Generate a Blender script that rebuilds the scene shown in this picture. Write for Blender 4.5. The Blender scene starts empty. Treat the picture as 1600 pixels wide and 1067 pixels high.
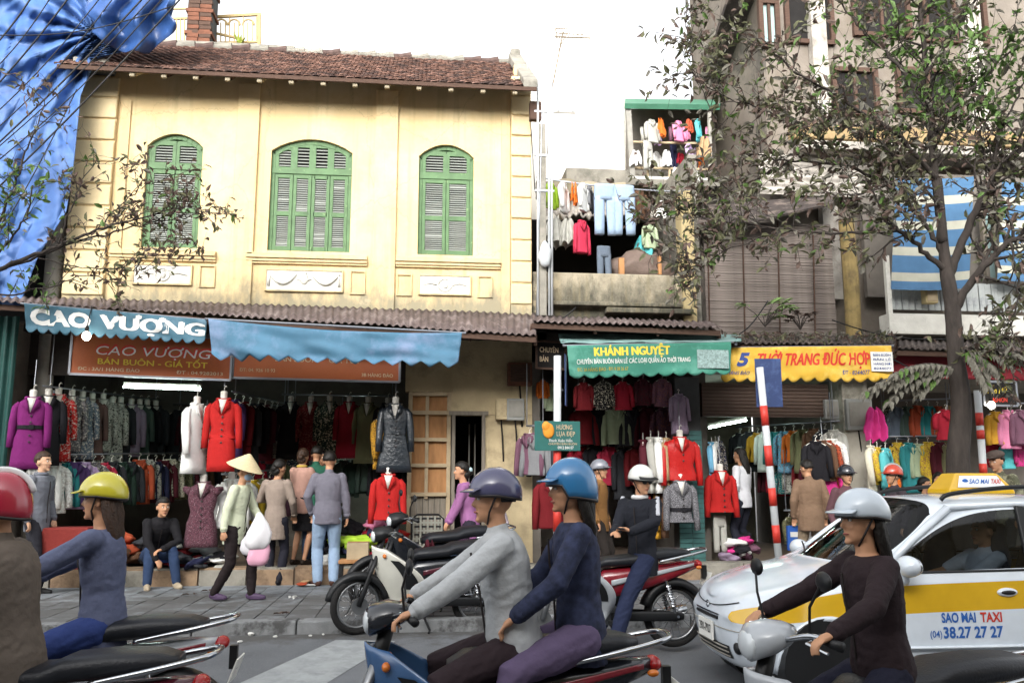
import bpy, bmesh, math, random
import numpy as np
from mathutils import Vector, Matrix, noise
from mathutils.bvhtree import BVHTree
random.seed(7)
R = math.radians
sc = bpy.context.scene
col = sc.collection
# ---------------------------------------------------------------- camera
F_PX, PITCH, YAW, CAM_H = 1334.0, R(9.2), R(6.0), 1.5
cam = bpy.data.cameras.new('camera')
cam.sensor_width = 36.0
cam.lens = 36.0 * F_PX / 1600.0
cam.clip_end = 600
cam_o = bpy.data.objects.new('camera', cam)
col.objects.link(cam_o)
cam_o.location = (0, 0, CAM_H)
cam_o.rotation_euler = (R(90) + PITCH, 0, -YAW)
sc.camera = cam_o
# ---------------------------------------------------------------- sky, sun, exposure (overcast afternoon)
SUN_EL, SUN_AZ = R(27), R(200)      # azimuth clockwise from +Y: behind the camera, a little to the left
w = bpy.data.worlds.new('World'); sc.world = w; w.use_nodes = True
nt = w.node_tree; nt.nodes.clear()
sky = nt.nodes.new('ShaderNodeTexSky'); sky.sky_type = 'NISHITA'; sky.sun_disc = False
sky.sun_elevation = SUN_EL; sky.sun_rotation = SUN_AZ
sky.air_density = 1.0; sky.dust_density = 4.0; sky.ozone_density = 1.0
hsv = nt.nodes.new('ShaderNodeHueSaturation'); hsv.inputs['Saturation'].default_value = 0.12   # a veil of even cloud
hsv.inputs['Value'].default_value = 1.85
bg = nt.nodes.new('ShaderNodeBackground'); bg.inputs['Strength'].default_value = 0.15
wo = nt.nodes.new('ShaderNodeOutputWorld')
nt.links.new(sky.outputs[0], hsv.inputs['Color']); nt.links.new(hsv.outputs[0], bg.inputs[0]); nt.links.new(bg.outputs[0], wo.inputs[0])
sun = bpy.data.lights.new('sun', 'SUN'); sun.energy = 0.5; sun.angle = R(35); sun.color = (1.0, .95, .87)
sun_o = bpy.data.objects.new('sun', sun); col.objects.link(sun_o)
sun_o.rotation_euler = (R(90) - SUN_EL, 0, R(180) - SUN_AZ)
vs = sc.view_settings
sc.display_settings.display_device = 'sRGB'
vs.view_transform = 'Standard'; vs.look = 'None'; vs.gamma = 1.0; vs.use_curve_mapping = False
vs.exposure = 1.02
sc.cycles.max_bounces = 7; sc.cycles.transparent_max_bounces = 10
# ---------------------------------------------------------------- pixel (of the 1600 x 1067 photograph) to place
_fw = Vector((math.sin(YAW)*math.cos(PITCH), math.cos(YAW)*math.cos(PITCH), math.sin(PITCH)))
_rt = Vector((math.cos(YAW), -math.sin(YAW), 0)); _up = _rt.cross(_fw)
_C = Vector((0, 0, CAM_H))
def ray(x, y): return _fw + _rt*((x-800)/F_PX) - _up*((y-533.5)/F_PX)
def P(x, y, Y): d = ray(x, y); return _C + d*(Y/d.y)
def G(x, y, z=0.0): d = ray(x, y); return _C + d*((z-CAM_H)/d.z)
def pix(p):
    v = Vector(p)-_C; z = v.dot(_fw); return 800+F_PX*v.dot(_rt)/z, 533.5-F_PX*v.dot(_up)/z
# ---------------------------------------------------------------- materials
def hx(s):
    s = s.lstrip('#'); out = []
    if len(s) == 3: s = ''.join(ch*2 for ch in s)
    for i in (0, 2, 4):
        c = int(s[i:i+2], 16)/255; out.append(c/12.92 if c <= .04045 else ((c+.055)/1.055)**2.4)
    return tuple(out)
_M = {}
def mat(name, c, rough=.75, metal=0, var=.18, scale=5, bump=0, bscale=60, emit=0, c2=None, c2scale=2.5, c2lo=.5, c2hi=.62, spec=.35, stretch=(1, 1, 1), sheen=0, coat=0):
    if name in _M: return _M[name]
    m = bpy.data.materials.new(name); m.use_nodes = True; _M[name] = m
    t = m.node_tree; b = t.nodes['Principled BSDF']
    c = hx(c) if isinstance(c, str) else c
    b.inputs['Roughness'].default_value = rough; b.inputs['Metallic'].default_value = metal
    b.inputs['Specular IOR Level'].default_value = spec
    if coat: b.inputs['Coat Weight'].default_value = coat; b.inputs['Coat Roughness'].default_value = .12
    if sheen: b.inputs['Sheen Weight'].default_value = sheen
    if emit:
        b.inputs['Emission Color'].default_value = (*c, 1); b.inputs['Emission Strength'].default_value = emit
        b.inputs['Base Color'].default_value = (*c, 1); return m
    tc = t.nodes.new('ShaderNodeTexCoord'); mp = t.nodes.new('ShaderNodeMapping')
    mp.inputs['Scale'].default_value = stretch
    t.links.new(tc.outputs['Object'], mp.inputs[0])
    n = t.nodes.new('ShaderNodeTexNoise'); n.inputs['Scale'].default_value = scale; n.inputs['Detail'].default_value = 6; n.inputs['Roughness'].default_value = .6
    t.links.new(mp.outputs[0], n.inputs['Vector'])
    r = t.nodes.new('ShaderNodeValToRGB')
    r.color_ramp.elements[0].position = .28; r.color_ramp.elements[1].position = .72
    r.color_ramp.elements[0].color = (*[x*(1-var*1.4) for x in c], 1); r.color_ramp.elements[1].color = (*[min(1, x*(1+var)) for x in c], 1)
    t.links.new(n.outputs['Fac'], r.inputs[0]); out = r.outputs[0]
    if c2 is not None:
        c2 = hx(c2) if isinstance(c2, str) else c2
        n2 = t.nodes.new('ShaderNodeTexNoise'); n2.inputs['Scale'].default_value = c2scale; n2.inputs['Detail'].default_value = 8; n2.inputs['Roughness'].default_value = .68
        t.links.new(mp.outputs[0], n2.inputs['Vector'])
        r2 = t.nodes.new('ShaderNodeValToRGB'); r2.color_ramp.elements[0].position = c2lo; r2.color_ramp.elements[1].position = c2hi
        t.links.new(n2.outputs['Fac'], r2.inputs[0])
        mx = t.nodes.new('ShaderNodeMixRGB'); mx.inputs[2].default_value = (*c2, 1)
        t.links.new(r2.outputs[0], mx.inputs[0]); t.links.new(out, mx.inputs[1]); out = mx.outputs[0]
    t.links.new(out, b.inputs['Base Color'])
    if bump:
        n3 = t.nodes.new('ShaderNodeTexNoise'); n3.inputs['Scale'].default_value = bscale; n3.inputs['Detail'].default_value = 5
        t.links.new(mp.outputs[0], n3.inputs['Vector'])
        bp = t.nodes.new('ShaderNodeBump'); bp.inputs['Strength'].default_value = bump; bp.inputs['Distance'].default_value = .02
        t.links.new(n3.outputs['Fac'], bp.inputs['Height']); t.links.new(bp.outputs[0], b.inputs['Normal'])
    return m
def cloth(c, rough=.85): return mat('cloth_'+c.strip('#')+('' if rough == .85 else '_s'), c, rough=rough, var=.07, scale=14, bump=.3, bscale=30, spec=.2)
def print_cloth(c, c2): return mat('print_'+c.strip('#'), c, rough=.85, var=.3, scale=40, bump=.3, bscale=30, c2=c2, c2scale=34, c2lo=.53, c2hi=.58, spec=.2)
def glass(name, tint=(.5, .55, .55), gl=.25):
    if name in _M: return _M[name]
    m = bpy.data.materials.new(name); m.use_nodes = True; _M[name] = m; t = m.node_tree; t.nodes.clear()
    o = t.nodes.new('ShaderNodeOutputMaterial'); tr = t.nodes.new('ShaderNodeBsdfTransparent'); tr.inputs[0].default_value = (*tint, 1)
    g = t.nodes.new('ShaderNodeBsdfGlossy'); g.inputs['Roughness'].default_value = .03
    lw = t.nodes.new('ShaderNodeLayerWeight'); lw.inputs['Blend'].default_value = gl
    mx = t.nodes.new('ShaderNodeMixShader'); t.links.new(lw.outputs['Fresnel'], mx.inputs[0]); t.links.new(tr.outputs[0], mx.inputs[1]); t.links.new(g.outputs[0], mx.inputs[2]); t.links.new(mx.outputs[0], o.inputs[0])
    return m
# ---------------------------------------------------------------- mesh building
def tag(o, label=None, cat=None, group=None, kind=None):
    if label: o['label'] = label
    if cat: o['category'] = cat
    if group: o['group'] = group
    if kind: o['kind'] = kind
    return o
def empty(name, loc=(0, 0, 0), rz=0, label=None, cat=None, group=None, parent=None, scale=1):
    o = bpy.data.objects.new(name, None); col.objects.link(o); o.location = loc; o.rotation_euler = (0, 0, rz); o.scale = (scale,)*3
    o.empty_display_size = .1; o.parent = parent
    return tag(o, label, cat, group)
class MB:
    def __init__(s): s.v = []; s.f = []; s.m = []
    def add(s, vs, fs, mi=0):
        k = len(s.v); s.v += [tuple(v) for v in vs]; s.f += [tuple(i+k for i in f) for f in fs]; s.m += [mi]*len(fs); return s
    def box(s, c, d, rot=None, mi=0):
        c = Vector(c); h = [x/2 for x in d]; vs = []
        for i in (-1, 1):
            for j in (-1, 1):
                for k in (-1, 1):
                    p = Vector((i*h[0], j*h[1], k*h[2]))
                    if rot is not None: p = rot @ p
                    vs.append(c+p)
        return s.add(vs, [(0, 1, 3, 2), (4, 6, 7, 5), (0, 4, 5, 1), (2, 3, 7, 6), (0, 2, 6, 4), (1, 5, 7, 3)], mi)
    def bar(s, a, b, w, d=None, mi=0, upv=(0, 0, 1)):      # square bar from a to b
        a, b = Vector(a), Vector(b); t = (b-a).normalized(); u = Vector(upv)
        if abs(t.dot(u)) > .95: u = Vector((0, 1, 0))
        x = t.cross(u).normalized(); y = x.cross(t); d = d or w; vs = []
        for p in (a, b):
            for i, j in ((-1, -1), (1, -1), (1, 1), (-1, 1)): vs.append(p+x*(i*w/2)+y*(j*d/2))
        return s.add(vs, [(3, 2, 1, 0), (4, 5, 6, 7), (0, 1, 5, 4), (1, 2, 6, 5), (2, 3, 7, 6), (3, 0, 4, 7)], mi)
    def tube(s, pts, r, n=8, mi=0, cap=True, flat=1.0, up=None, closed=False):
        pts = [Vector(p) for p in pts]; m = len(pts)
        rr = r if hasattr(r, '__len__') else [r]*m
        vs = []; prev = Vector(up) if up else None
        for i, p in enumerate(pts):
            if closed: t = (pts[(i+1) % m]-pts[i-1])
            else: t = (pts[min(i+1, m-1)]-pts[max(i-1, 0)])
            t = t.normalized() if t.length > 1e-9 else Vector((0, 0, 1))
            if prev is None: prev = Vector((0, 0, 1)) if abs(t.z) < .9 else Vector((0, 1, 0))
            x = prev.cross(t)
            if x.length < 1e-5: x = Vector((1, 0, 0)).cross(t)
            x.normalize(); y = t.cross(x); prev = y
            for k in range(n):
                a = 2*math.pi*k/n; vs.append(p+x*(math.cos(a)*rr[i])+y*(math.sin(a)*rr[i]*flat))
        fs = []
        for i in range(m if closed else m-1):
            for k in range(n):
                a = i*n+k; b = i*n+(k+1) % n; j = (i+1) % m
                fs.append((a, b, j*n+(k+1) % n, j*n+k))
        if cap and not closed: fs += [tuple(range(n-1, -1, -1)), tuple(range((m-1)*n, m*n))]
        return s.add(vs, fs, mi)
    def loft(s, rings, mi=0, cap=True):                    # rings: equal-length closed loops of points
        n = len(rings[0]); vs = [p for r in rings for p in r]; fs = []
        for i in range(len(rings)-1):
            for k in range(n): fs.append((i*n+k, i*n+(k+1) % n, (i+1)*n+(k+1) % n, (i+1)*n+k))
        if cap: fs += [tuple(range(n-1, -1, -1)), tuple(range((len(rings)-1)*n, len(rings)*n))]
        return s.add(vs, fs, mi)
    def lathe(s, prof, n=16, o=(0, 0, 0), ax='z', mi=0, rot=None):   # prof: (radius, height)
        rings = []
        for r, h in prof:
            ring = []
            for k in range(n):
                a = 2*math.pi*k/n; p = (r*math.cos(a), r*math.sin(a), h)
                if ax == 'y': p = (p[0], -p[2], p[1])
                if ax == 'x': p = (p[2], p[0], p[1])
                p = Vector(p)
                if rot is not None: p = rot @ p
                ring.append(Vector(o)+p)
            rings.append(ring)
        return s.loft(rings, mi)
    def ell(s, c, r, rot=None, nu=12, nv=8, mi=0):
        c = Vector(c); rings = []
        for i in range(nv+1):
            ph = math.pi*(i/nv)-math.pi/2; ph = max(-1.5, min(1.5, ph))
            ring = []
            for k in range(nu):
                a = 2*math.pi*k/nu; p = Vector((r[0]*math.cos(ph)*math.cos(a), r[1]*math.cos(ph)*math.sin(a), r[2]*math.sin(ph)))
                if rot is not None: p = rot @ p
                ring.append(c+p)
            rings.append(ring)
        return s.loft(rings, mi)
    def grid(s, fn, nu, nv, mi=0):
        vs = [fn(i/nu, j/nv) for j in range(nv+1) for i in range(nu+1)]
        fs = [(j*(nu+1)+i, j*(nu+1)+i+1, (j+1)*(nu+1)+i+1, (j+1)*(nu+1)+i) for j in range(nv) for i in range(nu)]
        return s.add(vs, fs, mi)
    def prism(s, poly, y0, y1, mi=0):                      # polygon in x-z, extruded from y0 to y1
        n = len(poly); vs = [(x, y0, z) for x, z in poly]+[(x, y1, z) for x, z in poly]
        fs = [tuple(range(n)), tuple(range(2*n-1, n-1, -1))]+[((i+1) % n, i, n+i, n+(i+1) % n) for i in range(n)]
        return s.add(vs, fs, mi)
    def mesh(s, name):
        me = bpy.data.meshes.new(name); me.from_pydata(s.v, [], s.f)
        if any(s.m): me.polygons.foreach_set('material_index', s.m)
        me.update(); return me
    def build(s, name, mats, parent=None, smooth=False, loc=(0, 0, 0), rz=0, bevel=0, solid=0, fix=False):
        me = s.mesh(name)
        for m in (mats if isinstance(mats, (list, tuple)) else [mats]): me.materials.append(m)
        if fix:
            bm = bmesh.new(); bm.from_mesh(me); bmesh.ops.recalc_face_normals(bm, faces=bm.faces); bm.to_mesh(me); bm.free()
        if smooth: me.polygons.foreach_set('use_smooth', [True]*len(me.polygons))
        o = bpy.data.objects.new(name, me); col.objects.link(o); o.parent = parent; o.location = loc; o.rotation_euler = (0, 0, rz)
        if solid: md = o.modifiers.new('solid', 'SOLIDIFY'); md.thickness = solid; md.offset = 0
        if bevel: md = o.modifiers.new('bevel', 'BEVEL'); md.width = bevel; md.segments = 2; md.limit_method = 'ANGLE'
        return o
def inst(me, name, parent=None, loc=(0, 0, 0), rot=(0, 0, 0), scale=(1, 1, 1), mats=None):     # object sharing a mesh
    o = bpy.data.objects.new(name, me); col.objects.link(o); o.parent = parent; o.location = loc; o.rotation_euler = rot
    o.scale = scale if hasattr(scale, '__len__') else (scale,)*3
    if mats:
        for i, m in enumerate(mats): o.material_slots[i].link = 'OBJECT'; o.material_slots[i].material = m
    return o
def copy_tree(o, parent=None):
    c = o.copy(); col.objects.link(c); c.parent = parent
    for ch in o.children: copy_tree(ch, c)
    return c
_font = {}
def text_mesh(body, bold=.02, shear=0, space=1.0):
    key = (body, bold, shear, space)
    if key in _font: return _font[key]
    def raw(tx):
        cu = bpy.data.curves.new('lettering', 'FONT'); cu.body = tx; cu.size = 1; cu.offset = bold; cu.resolution_u = 3; cu.shear = shear; cu.space_character = space
        o = bpy.data.objects.new('lettering', cu); me = o.to_mesh()
        v = np.zeros(len(me.vertices)*3); me.vertices.foreach_get('co', v); v = v.reshape(-1, 3)
        f = [tuple(p.vertices) for p in me.polygons]
        o.to_mesh_clear(); bpy.data.objects.remove(o); bpy.data.curves.remove(cu); return v, f
    # this face has no clean horned O with a dot: set O, then add the horn and the dot
    HORN = {'Ợ': (1, 1, 0), 'Ơ': (1, 0, 0), 'Ờ': (1, 0, 1)}
    v, f = raw(''.join('O' if ch in HORN else ch for ch in body))
    for i, ch in enumerate(body):
        if ch not in HORN: continue
        pre = ''.join('O' if c_ in HORN else c_ for c_ in body[:i])
        x1 = raw(pre+'O')[0][:, 0].max(); o_ = raw('O')[0]; ow = o_[:, 0].max()-o_[:, 0].min(); top = o_[:, 1].max(); x0 = x1-ow
        hb, db, gb_ = HORN[ch]; ex = []
        if hb: ex.append([(x1-.16, top-.10), (x1-.06, top-.16), (x1+.06, top-.02), (x1+.08, top+.10), (x1-.02, top+.11), (x1-.03, top+.02)])
        if db: ex.append([((x0+x1)/2+.065*math.cos(a), -.16+.065*math.sin(a)) for a in np.linspace(0, 2*math.pi, 11)[:-1]])
        if gb_: ex.append([((x0+x1)/2-.16, top+.2), ((x0+x1)/2-.03, top+.2), ((x0+x1)/2+.06, top+.06), ((x0+x1)/2-.02, top+.06)])
        for pl_ in ex: k0_ = len(v); v = np.vstack([v, [(x, y, 0) for x, y in pl_]]); f = f+[tuple(range(k0_, k0_+len(pl_)))]
    if len(v): v[:, 0] -= v[:, 0].min(); v[:, 0] /= v[:, 0].max()
    _font[key] = (v, f); return v, f
def lettering(surf, body, u0, u1, v0, v1, m, parent, bold=.02, off=.004, shear=0, space=1.0, cap=.73, name='lettering'):
    """letters laid on surf(u, v) -> (point, normal); u to the right, v upwards; v0 baseline, v1 cap height"""
    plain = all(ord(ch) < 128 for ch in body)
    v, f = text_mesh(body, bold if plain else 0, shear, space)
    if not len(v): return None
    k = 1 if plain or bold < .005 else 4; mb = MB(); dx = bold/max(1.0, .62*len(body))
    for q in range(k):      # letters with marks are thickened by overlaid copies
        sx, sy = ((0, 0), (dx, 0), (-dx, 0), (0, bold*.6))[q]; pts = []
        for x, y, z in v:
            p, n = surf(u0+(u1-u0)*(x+sx), v0+(v1-v0)*(y+sy)/cap); pts.append(p+n*(off+.0006*q))
        mb.add(pts, f)
    return mb.build(name, m, parent)
def flat(a, b, c, nrm=None):      # plane: a lower left, b lower right, c upper left
    a, b, c = Vector(a), Vector(b), Vector(c); n = (b-a).cross(c-a).normalized()
    return lambda u, v: (a+(b-a)*u+(c-a)*v, n)
_pending = []                     # objects whose voxel remesh is applied in one go at the end
def nz(x, y, z=0): return noise.noise(Vector((x, y, z)))
ORD = ['first', 'second', 'third', 'fourth', 'fifth', 'sixth', 'seventh', 'eighth', 'ninth', 'tenth', 'eleventh', 'twelfth', 'thirteenth', 'fourteenth', 'fifteenth', 'sixteenth', 'seventeenth', 'eighteenth', 'nineteenth', 'twentieth', 'twenty-first', 'twenty-second', 'twenty-third', 'twenty-fourth']
YF = 12.6                         # the plane of the house fronts
# ================================================================= ground, road, kerb, pavement
m_asph = mat('asphalt', '#66696d', rough=.88, var=.2, scale=.9, bump=.6, bscale=300, c2='#7a7c7e', c2scale=110, c2lo=.5, c2hi=.7)
m_tile = mat('paving', '#83888c', rough=.85, var=.22, scale=1.3, bump=.25, bscale=90, c2='#63676a', c2scale=3, c2lo=.5, c2hi=.8)
m_tile2 = mat('paving_dull', '#757a7e', rough=.85, var=.25, scale=1.6, bump=.25, bscale=90, c2='#5a5d60', c2scale=2.4, c2lo=.5, c2hi=.8)
def gutter_dirt(m, y0, y1):       # silt and tyre grime gathered along the kerb, plus old oil marks
    t = m.node_tree; b = t.nodes['Principled BSDF']; src = b.inputs['Base Color'].links[0].from_socket
    g = t.nodes.new('ShaderNodeNewGeometry'); sx = t.nodes.new('ShaderNodeSeparateXYZ'); t.links.new(g.outputs['Position'], sx.inputs[0])
    mr = t.nodes.new('ShaderNodeMapRange'); mr.inputs[1].default_value = y0; mr.inputs[2].default_value = y1; t.links.new(sx.outputs[1], mr.inputs[0])
    n = t.nodes.new('ShaderNodeTexNoise'); n.inputs['Scale'].default_value = 2.6; n.inputs['Detail'].default_value = 9; n.inputs['Roughness'].default_value = .72; t.links.new(g.outputs['Position'], n.inputs['Vector'])
    ml = t.nodes.new('ShaderNodeMath'); ml.operation = 'MULTIPLY'; ml.inputs[1].default_value = .3; t.links.new(mr.outputs[0], ml.inputs[0])
    ad = t.nodes.new('ShaderNodeMath'); ad.operation = 'ADD'; t.links.new(ml.outputs[0], ad.inputs[0]); t.links.new(n.outputs['Fac'], ad.inputs[1])
    rp = t.nodes.new('ShaderNodeValToRGB'); rp.color_ramp.elements[0].position = .6; rp.color_ramp.elements[1].position = .78; rp.color_ramp.elements[1].color = (.75, .75, .75, 1); t.links.new(ad.outputs[0], rp.inputs[0])
    mx = t.nodes.new('ShaderNodeMixRGB'); mx.inputs[2].default_value = (*hx('#4a4743'), 1); t.links.new(rp.outputs[0], mx.inputs[0]); t.links.new(src, mx.inputs[1]); t.links.new(mx.outputs[0], b.inputs['Base Color'])
gutter_dirt(m_asph, 8.2, 8.9); gutter_dirt(m_tile, 12.6, 10.2); gutter_dirt(m_tile2, 12.6, 10.6)
m_joint = mat('joint', '#4a4b4b', rough=.95)
m_kerb = mat('kerbstone', '#787a7b', rough=.9, var=.2, scale=6, bump=.3, bscale=70, c2='#4b4b4b', c2scale=4)
m_paint = mat('road_paint', '#8d9192', rough=.8, var=.12, scale=8, c2='#74777a', c2scale=7, c2lo=.48, c2hi=.72)
KERB = 9.1; SZ = .12
o = MB().add([(-150, -60, -.13), (150, -60, -.13), (150, 200, -.13), (-150, 200, -.13)], [(0, 1, 2, 3)]).build('ground', m_asph); tag(o, kind='structure')
def road_z(y): t = min(1, max(0, (8.7-y)/1.6)); return -.1*t*t*(3-2*t)
rd = MB().grid(lambda u, v: (-60+120*u, -12+(KERB-.12+12)*v, road_z(-12+(KERB-.12+12)*v)), 4, 60).build('road', m_asph); tag(rd, kind='structure')
pv = MB().box((0, (KERB+12.1)/2+.1, SZ/2-.008), (60, 12.1-KERB+.2, SZ-.03)).build('pavement', m_joint); tag(pv, kind='structure')
T = .30
tm = MB().box((0, 0, 0), (T-.012, T-.012, .03)).mesh('paving_tile'); tm.materials.append(m_tile)
rest = MB(); cand = []
for i in range(-40, 44):
    for j in range(10):
        x = i*T+(.04 if j % 2 else 0)*0; y = KERB+.03+T*(j+.5)
        if y > 12.0: continue
        px, py = pix((x, y, SZ)); cand.append((0 if (-30 < px < 720 and py < 1067) or (1080 < px < 1260) else 1, abs(px-430), x, y))
cand.sort()
for k, (q, d, x, y) in enumerate(cand):
    dz = random.uniform(-.003, .003)
    if k < 290 and q == 0:
        inst(tm, 'paving_tile', pv, (x, y, SZ-.012+dz), (random.uniform(-.008, .008), random.uniform(-.008, .008), random.uniform(-.008, .008)), mats=[m_tile if random.random() < .6 else m_tile2])
    else: rest.box((x, y, SZ-.012+dz), (T-.012, T-.012, .03))
tag(rest.build('paving_field', m_tile, pv), kind='stuff')
km = MB().box((0, 0, 0), (.985, .2, .17)).mesh('kerb_stone'); km.materials.append(m_kerb)
kb = MB().box((0, KERB-.06, -.01), (60, .16, .14)).build('kerb', m_joint); tag(kb, kind='structure')
for i in range(-12, 13):
    k_ = inst(km, 'kerb_stone', kb, (i*1.0+.3, KERB-.07, .04+random.uniform(-.004, .004)), (0, 0, random.uniform(-.004, .004)))
    md = k_.modifiers.new('b', 'BEVEL'); md.width = .015; md.segments = 2
# zebra stripe painted on the road
for nm, q, lb in (('road_marking', [(300, 1100), (455, 1100), (618, 1001), (525, 999)], ''),):
    pts = [G(x, y, .0) for x, y in q]
    def mk(u, v):
        p = (pts[0].lerp(pts[1], u)).lerp(pts[3].lerp(pts[2], u), v)
        for _ in range(6): xx, yy = pix((p.x, p.y, 0)) if _ == 0 else (xx, yy); p = G(xx, yy, road_z(p.y)+.004)
        return p
    o = MB().grid(mk, 2, 24).build(nm, m_paint); tag(o, kind='structure')
# litter in the gutter
m_lit = mat('litter', '#c9c9c4', var=.1)
for k, (px, py, s) in enumerate([(470, 985, .045), (430, 992, .03), (392, 989, .05), (485, 990, .02), (375, 1000, .03), (505, 988, .02), (602, 998, .02), (405, 984, .04)]):
    g = G(px, py, .02)
    bmv = MB().ell((0, 0, 0), (s, s*.6, s*.4), nu=7, nv=5)
    bmv.v = [tuple(Vector(v)*(1+.35*nz(v[0]*60+k, v[1]*60, v[2]*60))) for v in bmv.v]
    o = bmv.build('litter_scrap', m_lit, loc=(g.x, g.y, s*.3), rz=k)
    tag(o, 'pale scrap of litter in the gutter, ' + ORD[k] + ' listed by size and place' if 0 else ['round white scrap of litter in the gutter beside the kerb', 'tiny crumpled scrap left of the round white gutter litter', 'flat pale scrap lying nearest the left scooter tail', 'speck of litter just right of the round white scrap', 'pale crumb of litter on the asphalt above the painted stripe', 'second speck right of the round white gutter scrap', 'speck of litter by the parked white motorbike wheel', 'long pale scrap against the kerb face'][k], 'litter', 'litter along the kerb')
# ================================================================= yellow shophouse
m_wall = mat('yellow_plaster', '#cdb588', rough=.9, var=.07, scale=1.6, bump=.12, bscale=26, c2='#d6c39b', c2scale=1.1, c2lo=.45, c2hi=.7)
def grime(m, z0, z1, colr='#6e6a5c', zt0=None, zt1=None):
    t = m.node_tree; b = t.nodes['Principled BSDF']; src = b.inputs['Base Color'].links[0].from_socket
    g = t.nodes.new('ShaderNodeNewGeometry'); sx = t.nodes.new('ShaderNodeSeparateXYZ'); t.links.new(g.outputs['Position'], sx.inputs[0])
    mr = t.nodes.new('ShaderNodeMapRange'); mr.inputs[1].default_value = z1; mr.inputs[2].default_value = z0; t.links.new(sx.outputs[2], mr.inputs[0])
    n = t.nodes.new('ShaderNodeTexNoise'); n.inputs['Scale'].default_value = 3.2; n.inputs['Detail'].default_value = 9; n.inputs['Roughness'].default_value = .7
    mp = t.nodes.new('ShaderNodeMapping'); mp.inputs['Scale'].default_value = (1.6, 1, .7); t.links.new(g.outputs['Position'], mp.inputs[0]); t.links.new(mp.outputs[0], n.inputs['Vector'])
    ad = t.nodes.new('ShaderNodeMath'); ad.operation = 'ADD'; t.links.new(mr.outputs[0], ad.inputs[0]); t.links.new(n.outputs['Fac'], ad.inputs[1])
    rp = t.nodes.new('ShaderNodeValToRGB'); rp.color_ramp.elements[0].position = .72; rp.color_ramp.elements[1].position = 1.25 if 0 else 1.0
    t.links.new(ad.outputs[0], rp.inputs[0])
    mx = t.nodes.new('ShaderNodeMixRGB'); mx.inputs[2].default_value = (*hx(colr), 1); t.links.new(rp.outputs[0], mx.inputs[0]); t.links.new(src, mx.inputs[1])
    # thin rain streaks
    n2 = t.nodes.new('ShaderNodeTexNoise'); n2.inputs['Scale'].default_value = 1; n2.inputs['Detail'].default_value = 7; mp2 = t.nodes.new('ShaderNodeMapping'); mp2.inputs['Scale'].default_value = (9, 4, .5)
    t.links.new(g.outputs['Position'], mp2.inputs[0]); t.links.new(mp2.outputs[0], n2.inputs['Vector'])
    r2 = t.nodes.new('ShaderNodeValToRGB'); r2.color_ramp.elements[0].position = .54; r2.color_ramp.elements[1].position = .8; r2.color_ramp.elements[1].color = (.45, .45, .45, 1)
    t.links.new(n2.outputs['Fac'], r2.inputs[0])
    m2 = t.nodes.new('ShaderNodeMixRGB'); m2.inputs[2].default_value = (*hx('#8a7c58'), 1); t.links.new(r2.outputs[0], m2.inputs[0]); t.links.new(mx.outputs[0], m2.inputs[1])
    # flaked patches where the limewash has gone, and hairline cracks
    n4 = t.nodes.new('ShaderNodeTexNoise'); n4.inputs['Scale'].default_value = 1.5; n4.inputs['Detail'].default_value = 12; n4.inputs['Roughness'].default_value = .72; t.links.new(g.outputs['Position'], n4.inputs['Vector'])
    r4 = t.nodes.new('ShaderNodeValToRGB'); r4.color_ramp.elements[0].position = .60; r4.color_ramp.elements[1].position = .645; r4.color_ramp.elements[1].color = (.5, .5, .5, 1); t.links.new(n4.outputs['Fac'], r4.inputs[0])
    m4 = t.nodes.new('ShaderNodeMixRGB'); m4.inputs[2].default_value = (*hx('#bdae90'), 1); t.links.new(r4.outputs[0], m4.inputs[0]); t.links.new(m2.outputs[0], m4.inputs[1])
    vo = t.nodes.new('ShaderNodeTexVoronoi'); vo.feature = 'DISTANCE_TO_EDGE'; vo.inputs['Scale'].default_value = 1.1
    wn_ = t.nodes.new('ShaderNodeMixRGB'); wn_.inputs[0].default_value = .25; t.links.new(g.outputs['Position'], wn_.inputs[1]); t.links.new(n.outputs['Color'], wn_.inputs[2]); t.links.new(wn_.outputs[0], vo.inputs['Vector'])
    r5 = t.nodes.new('ShaderNodeValToRGB'); r5.color_ramp.elements[0].position = 0; r5.color_ramp.elements[1].position = .006; r5.color_ramp.elements[0].color = (.4, .4, .4, 1); r5.color_ramp.elements[1].color = (0, 0, 0, 1); t.links.new(vo.outputs['Distance'], r5.inputs[0])
    m5 = t.nodes.new('ShaderNodeMixRGB'); m5.inputs[2].default_value = (*hx('#7a6c50'), 1); t.links.new(r5.outputs[0], m5.inputs[0]); t.links.new(m4.outputs[0], m5.inputs[1])
    t.links.new(m5.outputs[0], b.inputs['Base Color'])
grime(m_wall, 3.3, 4.75, '#8f8770')
m_trim = mat('yellow_trim', '#cbb489', rough=.9, var=.1, scale=3, bump=.15, bscale=30, c2='#a89a72', c2scale=2.2, c2lo=.56, c2hi=.8)
grime(m_trim, 3.3, 4.7, '#8f8770')
m_quoin = mat('quoin', '#cebb93', rough=.9, var=.08, scale=4, bump=.15, bscale=30, c2='#bba878', c2scale=3, c2lo=.56, c2hi=.8)
m_white = mat('white_plaster', '#c6c4bb', rough=.9, var=.08, scale=6, c2='#a9a79c', c2scale=5, c2lo=.52, c2hi=.75, bump=.2, bscale=40)
m_green = mat('shutter_green', '#52704a', rough=.6, var=.16, scale=7, c2='#7f9b68', c2scale=9, c2lo=.6, c2hi=.75)
m_slat = mat('slat_grey', '#8e928b', rough=.7, var=.1, scale=9)
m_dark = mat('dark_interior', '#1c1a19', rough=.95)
m_tile_r = mat('roof_tile', '#6d5248', rough=.9, var=.35, scale=8, c2='#876a5c', c2scale=16, c2lo=.5, c2hi=.62, bump=.3, bscale=50)
m_tile_d = mat('roof_tile_old', '#554540', rough=.95, var=.3, scale=9)
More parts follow.
